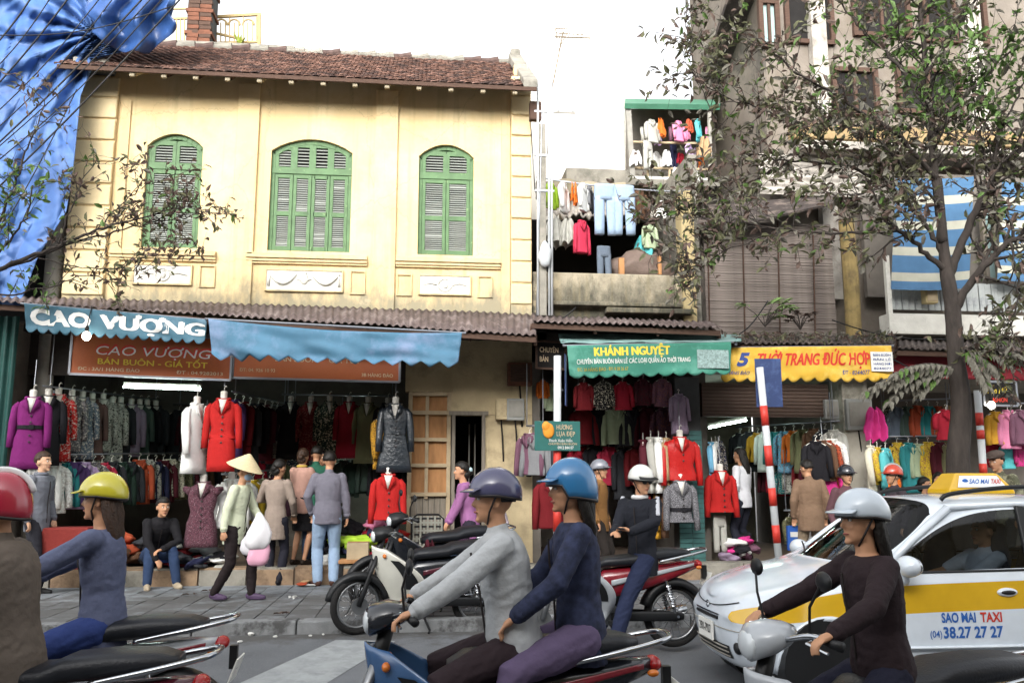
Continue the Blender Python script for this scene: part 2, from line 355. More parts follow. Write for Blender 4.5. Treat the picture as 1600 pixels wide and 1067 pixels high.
m_tile_o = mat('roof_tile_red', '#8c6e62', rough=.9, var=.2, scale=9)
m_wood_d = mat('dark_timber', '#4d3a30', rough=.9, var=.25, scale=8, stretch=(1, 1, 6))
m_conc = mat('concrete', '#8a867c', rough=.95, var=.2, scale=3, bump=.3, bscale=40, c2='#55534b', c2scale=2.5, c2lo=.48, c2hi=.7)
m_frame0 = mat('rafter_weathered', '#8f8570', rough=.9)
m_brick = mat('brick', '#6b4636', rough=.95, var=.25, scale=12)
hs = empty('yellow_house', (-1.8, YF, 0), label='old yellow shophouse with green shuttered windows and tiled roof', cat='house')
def kid(mb, name, m, parent, **k):          # world-space mesh under a parent that may stand elsewhere
    o = mb.build(name, m, None, **k); o.parent = parent
    pw = Vector((0, 0, 0)); q = parent
    while q is not None: pw += q.location; q = q.parent
    o.location = Vector(o.location)-pw; return o
XL, XR = P(128, 120, YF).x, P(829, 140, YF).x
ZT, ZB = 7.72, 3.55
WIN = [(P(219, 386, YF).x, P(308, 388, YF).x, 2), (P(417, 396, YF).x, P(546, 398, YF).x, 4), (P(652, 402, YF).x, P(739, 405, YF).x, 2)]
WZ0, WZS, WZC = 4.86, 6.42, 6.62
wl = MB(); xs = XL
def arch(x0, x1, z, n=10, rise=WZC-WZS):
    return [(x0+(x1-x0)*i/n, z+rise*math.sin(math.pi*i/n)**.8) for i in range(n+1)]
for x0, x1, n in WIN:
    wl.prism([(xs, ZB), (x0, ZB), (x0, ZT), (xs, ZT)], YF, YF+.3)
    wl.prism([(x0, ZB), (x1, ZB), (x1, WZ0), (x0, WZ0)], YF, YF+.3)
    top = arch(x0, x1, WZS)
    for a, b in zip(top[:-1], top[1:]): wl.prism([a, b, (b[0], ZT), (a[0], ZT)], YF, YF+.3)
    xs = x1
wl.prism([(xs, ZB), (XR, ZB), (XR, ZT), (xs, ZT)], YF, YF+.3)
kid(wl, 'wall', m_wall, hs, fix=True)
kid(MB().box((XR-.12, YF+2.2, 6.0), (.22, 3.8, 4.3)), 'side_wall', m_trim, hs)
kid(MB().box((XL+.1, YF+2.2, 5.8), (.22, 3.8, 4.0)), 'side_wall', m_brick, hs)
sm_cache = {}
for wi, (x0, x1, n) in enumerate(WIN):
    cx = (x0+x1)/2; W = x1-x0; yb = YF+.1
    fr = MB()
    ft = .055
    # frame jambs, arch head, transom, sill
    fr.box((x0+ft/2, yb, (WZ0+WZS)/2), (ft, .09, WZS-WZ0)).box((x1-ft/2, yb, (WZ0+WZS)/2), (ft, .09, WZS-WZ0))
    tz = 6.12
    fr.box((cx, yb-.005, tz), (W, .1, .09))
    a_ = arch(x0, x1, WZS); b_ = arch(x0+ft, x1-ft, WZS-.07)
    for k in range(10): fr.prism([a_[k], a_[k+1], b_[k+1], b_[k]], yb-.045, yb+.045)
    wo_ = kid(fr, 'window', m_green, hs, fix=True, bevel=.006)
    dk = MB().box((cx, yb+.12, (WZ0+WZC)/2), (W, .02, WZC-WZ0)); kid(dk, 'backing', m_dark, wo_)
    lw = (W-2*ft)/n
    st = .05
    for k in range(n):
        lx = x0+ft+lw*k; lf = MB(); yq = yb-.02+random.uniform(-.008, .004)
        zb, zt_ = WZ0+.015, tz-.05; zm = (zb+zt_)/2-.02
        lf.box((lx+st/2+.003, yq, (zb+zt_)/2), (st, .04, zt_-zb)).box((lx+lw-st/2-.003, yq, (zb+zt_)/2), (st, .04, zt_-zb))
        for z, h in ((zb+.035, .07), (zm, .07), (zt_-.03, .06)): lf.box((lx+lw/2, yq-.002, z), (lw-st*1.2, .036, h))
        lo = kid(lf, 'shutter', m_green, wo_, fix=True, bevel=.004)
        sw = lw-2*st-.006
        key = round(sw, 3)
        if key not in sm_cache:
            sm_cache[key] = MB().box((0, 0, 0), (sw+.01, .036, .007), rot=Matrix.Rotation(R(42), 3, 'X')).mesh('slat'); sm_cache[key].materials.append(m_slat)
        for za, zc in ((zb+.07, zm-.035), (zm+.035, zt_-.06)):
            cnt = 15
            for q in range(cnt):
                inst(sm_cache[key], 'slat', wo_, Vector((lx+lw/2, yq, za+(zc-za)*(q+.5)/cnt)), (random.uniform(-.1, .1) if random.random() > .06 else .5, 0, random.uniform(-.008, .008)))
        # small louvre over the transom
        tf = MB(); z0_, z1_ = tz+.05, tz+.05+.29+(.05 if 0 < k < n-1 else 0)
        tf.box((lx+st/2, yq, (z0_+z1_)/2), (st, .04, z1_-z0_+.06)).box((lx+lw-st/2, yq, (z0_+z1_)/2), (st, .04, z1_-z0_+.06)).box((lx+lw/2, yq, z1_+.03), (lw-.01, .038, .07)).box((lx+lw/2, yq, z0_), (lw-.01, .038, .03))
        kid(tf, 'top_louvre', m_green, wo_, fix=True)
        for q in range(6): inst(sm_cache[key], 'slat', wo_, Vector((lx+lw/2, yq, z0_+.02+(z1_-z0_-.03)*(q+.5)/6)))
    # label moulding over the arch
    mo = MB(); a2 = arch(x0-.05, x1+.05, WZS-.02, rise=.24); b2 = arch(x0-.005, x1+.005, WZS-.02, rise=.225)
    # sill cornice
    xa, xb = [(P(172, 400, YF).x, P(338, 404, YF).x), (P(385, 408, YF).x, P(574, 412, YF).x), (P(618, 416, YF).x, P(782, 418, YF).x)][wi]
    c_ = MB()
    for z, h, d in ((4.80, .035, .05), (4.755, .05, .085), (4.705, .045, .06), (4.665, .03, .04)):
        c_.box(((xa+xb)/2, YF-d/2+.01, z), (xb-xa, d+.02, h-.003))
    kid(c_, 'sill_cornice', m_trim, hs, bevel=.008)
    # white relief panel
    pa, pb = [((209, 412), (300, 447)), ((415, 420), (536, 458)), ((654, 429), (736, 463))][wi]
    q0, q1 = P(*pa, YF), P(*pb, YF); pcx, pcz = (q0.x+q1.x)/2, (q0.z+q1.z)/2; pw, ph = q1.x-q0.x, q0.z-q1.z
    kid(MB().box((pcx, YF-.012, pcz), (pw-.05, .03, ph-.05)), 'relief_panel', m_white, hs)
    fr = MB()
    for sx in (-1, 1): fr.box((pcx+sx*(pw/2-.012), YF-.014, pcz), (.025, .05, ph))
    for sz in (-1, 1): fr.box((pcx, YF-.015, pcz+sz*(ph/2-.012)), (pw-.052, .05, .025))
    kid(fr, 'panel_frame', m_trim, hs, bevel=.005)
    rl = MB()
    if wi == 1:
        for s in (-1, 1):
            pts = [Vector((pcx+s*pw*(.1+.34*t), YF-.035, pcz+ph*.28-ph*.42*math.sin(math.pi*t)**.9)) for t in np.linspace(0, 1, 12)]
            rl.tube(pts, [.014+.016*math.sin(math.pi*t) for t in np.linspace(0, 1, 12)], 7)
            rl.ell((pcx+s*pw*.44, YF-.03, pcz+ph*.28), (.025, .02, .03)); rl.tube([(pcx+s*pw*.44, YF-.03, pcz+ph*.28), (pcx+s*pw*.45, YF-.03, pcz-ph*.25)], [.014, .02], 6)
        rl.ell((pcx, YF-.03, pcz+ph*.05), (.06, .03, .08)); rl.ell((pcx, YF-.03, pcz+ph*.3), (.035, .025, .035))
        for a in (-.6, -.2, .2, .6): rl.tube([(pcx, YF-.03, pcz), (pcx+.11*math.sin(a*2), YF-.03, pcz+.11*math.cos(a*2)-.02)], [.025, .012], 6)
    else:
        rl.tube([(pcx+.1*math.cos(a), YF-.03, pcz+.095*math.sin(a)) for a in np.linspace(0, 2*math.pi, 22)[:-1]], .013, 6, closed=True)
        rl.ell((pcx+.01, YF-.03, pcz), (.04, .02, .055)); rl.ell((pcx+.01, YF-.03, pcz+.05), (.025, .02, .025))
        for s in (-1, 1): rl.tube([(pcx+s*.12, YF-.026, pcz), (pcx+s*.22, YF-.026, pcz+.03), (pcx+s*(pw/2-.07), YF-.026, pcz-.01)], [.012, .018, .008], 6)
    kid(rl, 'garland_relief', m_white, hs, smooth=True)
    for s in (-1, 1):            # plain raised panels beside
        xx = pcx+s*(pw/2+.21)
        if xa+.1 < xx < xb-.1:
            pf = MB()
            for t in (-1, 1): pf.box((xx+t*.105, YF-.01, pcz-.01), (.02, .03, ph+.02)).box((xx, YF-.011, pcz-.01+t*(ph/2)), (.19, .03, .02))
            kid(pf, 'raised_panel', m_trim, hs, bevel=.004)
# pilasters and end piers
for a, b in (((368, 250), (403, 250)), ((586, 250), (621, 250))):
    xa, xb = P(*a, YF).x, P(*b, YF).x
    kid(MB().box(((xa+xb)/2, YF-.02, (ZB+7.45)/2), (xb-xa, .06, 7.45-ZB)), 'pilaster', m_wall, hs, bevel=.008)
for a, b in (((186, 250), (200, 250)), ((783, 250), (797, 250))):
    xa, xb = P(*a, YF).x, P(*b, YF).x
    kid(MB().box(((xa+xb)/2, YF-.01, (ZB+7.1)/2), (xb-xa, .04, 7.1-ZB)), 'pilaster', m_trim, hs, bevel=.006)
for xa, xb, top in ((XL, P(186, 250, YF).x-.06, 7.45), (P(798, 250, YF).x, XR, 7.62)):
    kid(MB().box(((xa+xb)/2, YF-.015, (ZB+top)/2), (xb-xa, .07, top-ZB)), 'corner_pier', m_trim, hs)
    z = 4.1
    while z < top-.15:
        h = .335
        kid(MB().box((0, 0, 0), (xb-xa+random.uniform(-.012, .006), .07, h-.03)), 'quoin_block', m_quoin, hs, bevel=.018).location = Vector(((xa+xb)/2, YF-.045+random.uniform(-.006, .006), z+h/2))-hs.location
        z += h
# gable-end step bits and roof
eY, rY = YF-.55, YF+1.7
eZ = P(480, 119, eY).z; rZ = P(480, 84, rY).z
rl_l, rl_r = XL-.12, XR+.02
sl = Vector((0, rY-eY, rZ-eZ)); sL = sl.length; sd = sl.normalized(); nn = Vector((0, -sd.z, sd.y))
tl = [MB(), MB(), MB()]
tw, th_ = .125, .10
rows = int(sL/th_)
for r_ in range(rows+1):
    for c_ in range(int((rl_r-rl_l)/tw)+1):
        x = rl_l+c_*tw+(tw/2 if r_ % 2 else 0)
        if x > rl_r-.2: continue
        b = Vector((x, eY, eZ))+sd*(r_*th_)+nn*(.014+random.uniform(-.004, .005)); a = random.uniform(-.05, .05)
        k = random.random(); q = tl[0] if k < .52 else tl[1] if k < .86 else tl[2]
        rx = Vector((1, 0, a*.5))
        w_ = tw*.48; L = th_*1.55; lift = nn*.022
        pts = [b-rx*w_-lift*.1+sd*.02, b+lift*.8-sd*.012-rx*(w_*.55), b+lift*1.0-sd*.025, b+lift*.8-sd*.012+rx*(w_*.55), b+rx*w_+sd*.02-lift*.1, b+rx*w_+sd*L-lift*.5, b-rx*w_+sd*L-lift*.5]
        dn = -nn*.016
        q.add(pts+[p+dn for p in pts], [(0, 1, 2, 3, 4, 5, 6), (1, 0, 7, 8), (2, 1, 8, 9), (3, 2, 9, 10), (4, 3, 10, 11), (5, 4, 11, 12), (0, 6, 13, 7)])
rf = MB().add([(rl_l, eY, eZ-.035), (rl_r, eY, eZ-.035), (rl_r, rY, rZ-.035), (rl_l, rY, rZ-.035), (rl_r, rY+2.2, eZ+.1), (rl_l, rY+2.2, eZ+.1)], [(0, 1, 2, 3), (3, 2, 4, 5)])
ro = kid(rf, 'roof', m_wood_d, hs, solid=.03)
for q, m in zip(tl, (m_tile_r, m_tile_d, m_tile_o)): tag(kid(q, 'roof_tiles', m, ro, fix=True), kind='stuff')
x = rl_l
while x < rl_r-.2:
    kid(MB().tube([(x, rY, rZ+.0), (x+.16, rY, rZ+.006), (x+.33, rY, rZ+.03)], [.075, .075, .09], 10), 'ridge_tile', m_conc if random.random() < .6 else m_tile_d, ro, smooth=False); x += .31
# verge upstand at the right end, broken at the left
kid(MB().prism([(0, 0), (0, 0)], 0, 0) if 0 else MB().add([(rl_r-.2, eY-.02, eZ-.02), (rl_r+.02, eY-.02, eZ-.02), (rl_r+.02, rY, rZ+.02), (rl_r-.2, rY, rZ+.02), (rl_r-.2, eY-.02, eZ+.12), (rl_r+.02, eY-.02, eZ+.12), (rl_r+.02, rY, rZ+.2), (rl_r-.2, rY, rZ+.2)], [(0, 1, 5, 4), (1, 2, 6, 5), (2, 3, 7, 6), (3, 0, 4, 7), (4, 5, 6, 7), (3, 2, 1, 0)]), 'roof_verge', m_conc, ro, bevel=.02)
kid(MB().box((0, 0, 0), (.17, .3, .2)).box((.0, .02, .11), (.13, .24, .05)), 'verge_cap', m_conc, ro, bevel=.02).location = Vector((rl_r-.09, rY, rZ+.12))
for k, px in enumerate(list(range(205, 830, 50))):
    x = P(px, 125, eY).x
    kid(MB().box((0, 0, 0), (.07, .75, .09)), 'rafter', m_wood_d if k % 4 else m_quoin, ro, bevel=.006).location = Vector((x, eY+.42, eZ-.1+.28))
    ob = col.objects[-1]; ob.rotation_euler = (math.atan2(sd.z, sd.y), 0, 0)
    kid(MB().box((0, 0, 0), (.075, .05, .075)), 'rafter_end', m_frame0, ro, bevel=.012).location = Vector((x, eY+.03, eZ-.09))
kid(MB().box(((rl_l+rl_r)/2, eY-.01, eZ-.045), (rl_r-rl_l, .03, .06)), 'fascia', m_wood_d, ro)
kid(MB().box((P(148, 140, YF-.1).x, YF-.05, 7.55), (.5, .6, .12)), 'eave_corner', m_conc, hs, bevel=.03)
# ------------------------------------------------ behind the roof: brick chimney and the cream balcony rail
ch = empty('brick_chimney', P(311, 80, 15.5), label='brown brick chimney behind the tiled roof', cat='chimney')
cb = P(311, 85, 15.5); bmesh_b = MB().box((0, 0, 0), (.205, .1, .075)).mesh('brick'); bmesh_b.materials.append(m_brick)
MB().box((0, .1, .75), (.44, .42, 1.7)).build('core', m_joint, ch)
for i in range(20):
    for j in range(2): inst(bmesh_b, 'brick', ch, ((-.11 if j else .11)+(.0 if i % 2 else .012), -.09, -.1+i*.085), (0, 0, random.uniform(-.03, .03)), mats=[m_brick if random.random() < .7 else m_wood_d])
for z in (.3, .75, 1.2): MB().box((0, .1, z), (.5, .48, .06)).build('band', m_brick, ch)
m_cream = mat('cream_paint', '#a38c60', rough=.7, var=.1)
rb = empty('balcony_rail', P(366, 80, 16), label='cream metal rail with scrollwork beside the brick chimney', cat='railing')
def rail_pt(px, py): return P(px, py, 16)-rb.location
for a, b, w_ in (((322, 28), (408, 23), .05), ((322, 68), (408, 66), .04), ((405, 24), (405, 78), .06), ((330, 26), (330, 78), .04)): MB().bar(rail_pt(*a), rail_pt(*b), w_).build('rail_bar', m_cream, rb)
for k in range(10):
    px = 338+k*7; MB().bar(rail_pt(px, 36 if k % 3 else 27), rail_pt(px, 68), .022).build('baluster', m_cream, rb)
for cx_, r_ in ((346, 9), (366, 9), (388, 9)):
    MB().tube([rail_pt(cx_+r_*math.cos(a), 40-r_*math.sin(a)) for a in np.linspace(0, math.pi, 9)], .02, 6).build('scroll', m_cream, rb)
MB().bar(rail_pt(325, 50), rail_pt(380, 62), .04).build('brace', m_cream, rb)
rr = empty('balcony_rail', P(287, 70, 16.2), label='short cream rail left of the brick chimney', cat='railing')
for k in range(5): MB().bar(P(276+k*6, 30, 16.2)-rr.location, P(276+k*6, 74, 16.2)-rr.location, .025).build('baluster', m_cream, rr)
MB().bar(P(270, 30, 16.2)-rr.location, P(304, 29, 16.2)-rr.location, .04).build('rail_bar', m_cream, rr); MB().bar(P(270, 15, 16.2)-rr.location, P(298, 14, 16.2)-rr.location, .03).build('rail_bar', m_cream, rr)
# terrace slab that carries chimney and rails
kid(MB().box(((P(270, 90, 16).x+P(420, 90, 16).x)/2, 16.6, P(340, 90, 16).z-.5), (3.0, 2.6, .9)), 'roof_terrace', m_conc, hs)
pp = empty('potted_plant', P(374, 72, 15.9), label='small yellow-green plant on the rail behind the roof', cat='plant')
m_leafy = mat('leaf_yellowgreen', '#8a9a3a', rough=.6, var=.3, scale=20)
lf = MB()
for k in range(26):
    a = random.uniform(0, 6.28); b = random.uniform(.1, .26); t = Vector((b*.6*math.cos(a), b*.6*math.sin(a), b)); s = Vector((-math.sin(a), math.cos(a), 0))*.022
    lf.add([(0, 0, 0), t*.6+s, t, t*.6-s], [(0, 1, 2, 3)])
lf.build('leaves', m_leafy, pp); MB().lathe([(.05, -.12), (.08, 0), (.08, .02)], 10).build('pot', m_brick, pp)
# ------------------------------------------------ blue tarpaulin over the neighbouring building site
m_tarp = mat('blue_tarp', '#3a5c92', rough=.62, var=.2, scale=2.5, bump=.12, bscale=22, c2='#4d72a6', c2scale=1.4, c2lo=.45, c2hi=.75, spec=.5)
edge = [(-60, 285), (0, 275), (40, 264), (62, 255), (78, 205), (92, 150), (150, 126), (250, 116), (330, 104), (400, 60), (480, 30)]
def edge_x(y):
    for (ya, xa), (yb, xb) in zip(edge[:-1], edge[1:]):
        if y <= yb: return xa+(xb-xa)*(y-ya)/(yb-ya)
    return edge[-1][1]
def tarp(u, v):
    y = -60+540*v; x = -140+(edge_x(y)+140)*u
    gx, gy = 150, 55; dx, dy = x-gx, y-gy; an = math.atan2(dy, dx); dd = math.hypot(dx, dy)
    f = .10*math.sin(an*17+2*nz(x*.01, y*.01))*math.exp(-dd/170)+.09*nz(x*.018+y*.006, y*.007, 3)+.05*nz(x*.05, y*.014+x*.02, 7)+.03*abs(nz(x*.03+y*.05, y*.02-x*.02, 9))
    f += .16*nz(x*.006+5, y*.006)
    for q, (ca, sa, k_, am) in enumerate(((.9, .43, .018, .05), (.75, -.66, .024, .04), (.2, .98, .014, .03))):
        w_ = x*ca+y*sa+40*nz(x*.006+q, y*.006); f += am*(1-2*abs(nz(w_*k_, (y*ca-x*sa)*.004, q*5)))**3*.9
    Y = 12.25+f*1.25-.25*u*(1-v)+.3*max(0, 90-y)/90*(x > 150)
    return P(x, y, Y)
tp = MB().grid(tarp, 190, 200).build('blue_tarpaulin', m_tarp, smooth=True, solid=.008); tag(tp, 'large wrinkled blue tarpaulin hung over the building site at the left', 'tarpaulin')
def tarp2(u, v):       # gathered fold over the roof corner
    x = 140+128*u+8*math.sin(v*9); yb = 20+60*math.sin(math.pi*(.15+.7*u))+12*nz(u*5, 0, 2); y = -30+(yb+34)*v
    return P(x, y, 11.95+.12*math.sin(u*15+v*3)+.08*nz(u*7, v*5, 1)-.18*math.sin(math.pi*v))
t2 = MB().grid(tarp2, 50, 30).build('blue_tarpaulin', mat('blue_tarp_dark', '#2d4d82', rough=.4, var=.25, scale=3, bump=.3, bscale=16, spec=.5), smooth=True, solid=.008); tag(t2, 'bunched darker blue sheet knotted over the roof corner', 'tarpaulin')
# grey pole and green shutter under it
m_steel = mat('grey_post', '#8b8880', rough=.8, var=.15, scale=6)
a, b = P(92, 330, 12.72), P(80, 470, 12.72)
o = MB().tube([(a.x+.03, a.y, a.z+.6), (a.x, a.y, a.z), (b.x, b.y, 0.1)], .12, 12).build('concrete_post', m_steel, smooth=True); tag(o, 'grey concrete post beside the yellow house', 'post')
m_gs = mat('green_shutter', '#173f3a', rough=.6, var=.2, scale=5)
s0, s1 = P(-60, 480, 12.1).x, P(32, 480, 12.1).x
def cor(u, v): x = s0+(s1-s0)*u; return (x, 12.1+.02*math.sin(x*2*math.pi/.11), .1+3.6*v)
o = MB().grid(cor, 120, 2).build('corrugated_shutter', m_gs, solid=.004); tag(o, 'dark green corrugated metal sheet left of the coat shop', 'shutter')
# near-black sheet whose colour stands in for the shade behind the tarpaulin's lower edge
o = MB().box((P(20, 300, 12.9).x-.4, 13.0, 3.2), (2.6, .1, 7)).build('gap_shade_sheet', m_dark); tag(o, 'near-black sheet standing in for the shaded gap of the building site behind the blue tarpaulin', 'shade sheet')
# ================================================================= ground floor of the yellow house
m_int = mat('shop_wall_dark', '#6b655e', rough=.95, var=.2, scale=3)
m_floor = mat('shop_floor', '#6e5f52', rough=.7, var=.2, scale=4)
m_step = mat('step_tan', '#8f7860', rough=.85, var=.2, scale=5, c2='#6e5a48', c2scale=4)
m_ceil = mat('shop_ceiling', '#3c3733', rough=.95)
m_rust = mat('rusty_tin', '#5c504d', rough=.8, metal=.1, var=.25, scale=3, c2='#8a7f7c', c2scale=2.2, c2lo=.5, c2hi=.7, stretch=(3, 1, 1))
m_frame = mat('tan_frame', '#a59478', rough=.8, var=.15, scale=5)
m_ply = mat('plywood', '#a3764c', rough=.8, var=.2, scale=3, stretch=(4, 1, 1))
m_gw = mat('grey_boards', '#7c7468', rough=.85, var=.2, scale=4, stretch=(8, 1, 1))
m_stucco = mat('dirty_stucco', '#b7a684', rough=.95, var=.12, scale=3, c2='#857960', c2scale=2.5, c2lo=.5, c2hi=.75, bump=.25, bscale=30)
SY = 12.0                       # front of the raised shop step
fl = MB().box((2.2, (SY+17)/2, .2), (17.4, 17-SY, .25)).build('shop_floor', m_floor); tag(fl, kind='structure')
for x in np.arange(-6.0, 10.5, .62):
    kid(MB().box((x+.31, SY-.018, .215), (.6, .04, .22)), 'step_riser', m_step if random.random() < .7 else m_conc, fl, bevel=.006)
    kid(MB().box((x+.31, SY+.12, .335), (.606, .3, .03)), 'step_slab', m_step if random.random() < .5 else m_conc, fl, bevel=.005)
gx0, gx1 = P(30, 700, YF).x, P(637, 700, YF).x      # coat shop opening
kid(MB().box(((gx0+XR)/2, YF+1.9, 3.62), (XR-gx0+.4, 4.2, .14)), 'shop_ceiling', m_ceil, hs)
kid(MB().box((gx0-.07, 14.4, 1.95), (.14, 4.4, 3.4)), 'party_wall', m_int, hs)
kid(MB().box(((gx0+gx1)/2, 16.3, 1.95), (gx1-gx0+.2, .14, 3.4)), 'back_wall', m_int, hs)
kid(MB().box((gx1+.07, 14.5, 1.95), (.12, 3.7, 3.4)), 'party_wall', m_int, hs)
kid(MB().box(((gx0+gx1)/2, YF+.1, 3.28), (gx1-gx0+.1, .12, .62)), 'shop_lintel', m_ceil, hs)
# panelled door: px 637-705, y 612-838
dx0, dx1 = P(637, 700, YF).x, P(704, 700, YF).x; dzt, dzb = P(670, 612, YF).z, .33
dr = MB(); xm = P(672, 700, YF).x
for x, w_ in ((dx0+.03, .06), (dx1-.03, .06), (xm-.05, .05)): dr.box((x, YF-.02, (dzt+dzb)/2+(.45 if w_ == .05 else 0)), (w_, .07, dzt-dzb-(.9 if w_ == .05 else 0)))
zs = [P(670, y, YF).z for y in (616, 645, 687, 727, 772)]
for z in zs: dr.box(((dx0+dx1)/2, YF-.03, z), (dx1-dx0-.1, .085, .055))
do = kid(dr, 'door', m_frame, hs, bevel=.006)
for za, zb in zip(zs[1:], zs[:-1]):
    for xa, xb in ((dx0+.06, xm-.075), (xm-.025, dx1-.06)):
        kid(MB().box(((xa+xb)/2, YF+.0, (za+zb)/2), (xb-xa, .025, zb-za-.055)), 'door_panel', m_ply, do)
n_b = 6
for k in range(n_b):
    xa = dx0+.06+(dx1-dx0-.12)*k/n_b
    kid(MB().box((xa+(dx1-dx0-.12)/n_b/2, YF+.004, (dzb+zs[-1])/2), ((dx1-dx0-.12)/n_b-.006, .03, zs[-1]-dzb-.06)), 'door_board', m_gw, do)
# dark doorway 705-757 and stucco wall 757-800
ox0, ox1 = P(706, 700, YF).x, P(757, 700, YF).x; oz = P(730, 648, YF).z
kid(MB().box(((ox1+XR)/2, YF+.1, (oz)/2+.16), (XR-ox1, .28, oz-.33)), 'door_wall', m_stucco, hs)
kid(MB().box(((dx1+XR)/2, YF+.1, (oz+3.55)/2), (XR-dx1, .28, 3.55-oz)), 'door_lintel', m_stucco, hs)
kid(MB().box((ox0+.02, YF-.03, oz/2+.16), (.05, .1, oz-.33)).box((ox1-.02, YF-.055, oz/2+.16), (.05, .06, oz-.33)).box(((ox0+ox1)/2, YF-.06, oz+.02), (ox1-ox0+.1, .05, .06)), 'door_frame', m_gw, hs)
kid(MB().box(((dx0+dx1)/2, YF+.1, (dzt+3.6)/2), (dx1-dx0+.1, .24, 3.6-dzt)), 'door_lintel', m_stucco, hs)
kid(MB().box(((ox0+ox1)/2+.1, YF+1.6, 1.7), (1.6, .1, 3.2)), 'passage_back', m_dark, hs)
kid(MB().box((ox0+.02, YF+.9, 1.7), (.06, 1.4, 3)).box((ox1+.25, YF+.9, 1.7), (.06, 1.4, 3)), 'passage_wall', m_int, hs)
for px in (733, 742): kid(MB().tube([(P(px, 700, YF+.5).x, YF+.5, .4), (P(px, 700, YF+.5).x, YF+.5, oz-.1)], .012, 6), 'hanging_rod', m_steel, hs)
# meter boxes on the stucco
m_box = mat('grey_enamel', '#8f908c', rough=.6, var=.12)
for q, (px, py, w_, h_, lb) in enumerate([(805, 640, .26, .32, 'pale grey electric meter box right of the dark doorway'), (812, 585, .36, .34, 'brown meter box under the tin awning'), (783, 640, .16, .3, 'narrow cream fuse box left of the grey meter box'), (1297, 640, .22, .3, 'small grey fuse box right of the yellow banner shop'), (1340, 648, .42, .48, 'large grey electric cabinet on the pillar right of the yellow banner shop')]):
    c = P(px, py, YF-.1); e = empty('meter_box', c, label=lb, cat='meter box')
    MB().box((0, 0, 0), (w_, .14, h_)).build('case', [m_box, m_brick, m_stucco, m_box, m_box][q], e, bevel=.012)
    MB().box((0, -.075, .01), (w_*.8, .012, h_*.75)).build('lid', [m_steel, m_wood_d, m_stucco, m_steel, m_steel][q], e, bevel=.004)
    MB().tube([(0, 0, -h_/2), (.02, 0, -h_/2-.25), (.04, .05, -h_/2-.6)], .012, 6).build('conduit', m_dark, e)
# ================================================================= corrugated tin awnings
def tin(name, q, Yf, Yb, label, sheet=.85, pitch=.095, amp=.016, m=m_rust):
    """q: front-left, front-right, back-left, back-right pixels"""
    a, b, c, d = P(*q[0], Yf), P(*q[1], Yf), P(*q[2], Yb), P(*q[3], Yb)
    e = empty(name, (a+b)/2, label=label, cat='awning')
    L = (b-a).length; n = max(1, round(L/sheet))
    for k in range(n):
        u0, u1 = k/n, (k+1)/n+.012
        zo = random.uniform(0, .012)+(k % 2)*.006; fo = random.uniform(-.05, .04)
        def f(u, v):
            uu = min(u0+(u1-u0)*u, 1.0); p = (a+(b-a)*uu)*(1-v)+(c+(d-c)*uu)*v
            return p+Vector((0, fo*(1-v), amp*math.sin(uu*L*2*math.pi/pitch)+zo+.012*nz(uu*9, v*2, k)))-e.location
        MB().grid(f, int(L/n/pitch*8), 3).build('tin_sheet', m, e, smooth=True, solid=.004)
    MB().bar(a+Vector((0, .08, -.05))-e.location, b+Vector((0, .08, -.05))-e.location, .05, .07).build('purlin', m_wood_d, e)
    for k in range(n+1):
        t = k/n; p = a+(b-a)*t; q_ = c+(d-c)*t
        MB().bar(p+Vector((0, .1, -.09))-e.location, q_+Vector((0, 0, -.09))-e.location, .04, .06).build('rafter', m_wood_d, e)
    return e
tin('tin_awning', [(-40, 470), (838, 524), (-40, 461), (838, 490)], 11.1, YF+.05, 'long rusty corrugated awning across the front of the yellow house')
tin('tin_awning', [(832, 502), (1128, 514), (832, 492), (1108, 503)], 11.35, YF+.1, 'dark corrugated awning above the green banner')
m_rust2 = mat('dark_tin', '#3f3835', rough=.9, var=.3, scale=4, c2='#6a5f58', c2scale=5)
tin('tin_awning', [(1128, 536), (1400, 540), (1128, 524), (1400, 527)], 11.5, YF+.1, 'leaf-strewn dark awning above the yellow banner', m=m_rust2)
tin('tin_awning', [(1404, 545), (1660, 552), (1404, 530), (1660, 536)], 11.6, YF+.1, 'dark awning over the far right shop behind the tree', m=m_rust2)
# white patch sheet on the tin
# ================================================================= terrace house between
m_terr = mat('terrace_concrete', '#9b927e', rough=.95, var=.18, scale=3, c2='#5d594d', c2scale=2.2, c2lo=.45, c2hi=.68, bump=.3, bscale=40)
grime(m_terr, 3.0, 5.0, '#4b493f')
m_tan = mat('tan_column', '#ad9c74', rough=.9, var=.12, scale=3, c2='#8a7d5c', c2scale=3, c2lo=.5, c2hi=.75)
th = empty('terrace_house', (3, YF, 0), label='low grey terrace house with washing hung over its parapet', cat='house')
tx0, tx1 = XR+.02, P(1086, 440, YF).x
pz0, pz1 = P(950, 500, YF).z-.5, P(950, 427, YF).z
kid(MB().box(((tx0+tx1)/2, YF+.12, (pz0+pz1)/2), (tx1-tx0, .22, pz1-pz0)), 'parapet', m_terr, th, bevel=.02)
kid(MB().box(((tx0+tx1)/2-.1, YF-.06, P(950, 478, YF).z), (tx1-tx0-.3, .2, .06)).box(((tx0+tx1)/2+.5, YF-.1, P(950, 488, YF).z), (tx1-tx0-1.2, .22, .08)), 'ledge', m_terr, th, bevel=.015)
kid(MB().box(((P(1066, 440, YF).x+tx1)/2+.0, YF+.1, 4.9), (tx1-P(1066, 440, YF).x, .32, 2.2)), 'column', m_tan, th, bevel=.015)
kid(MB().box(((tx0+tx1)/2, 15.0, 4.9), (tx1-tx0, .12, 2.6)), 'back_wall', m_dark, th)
kid(MB().box(((tx0+tx1)/2, 13.9, P(950, 430, YF).z-.2), (tx1-tx0, 2.4, .1)), 'terrace_floor', m_terr, th)
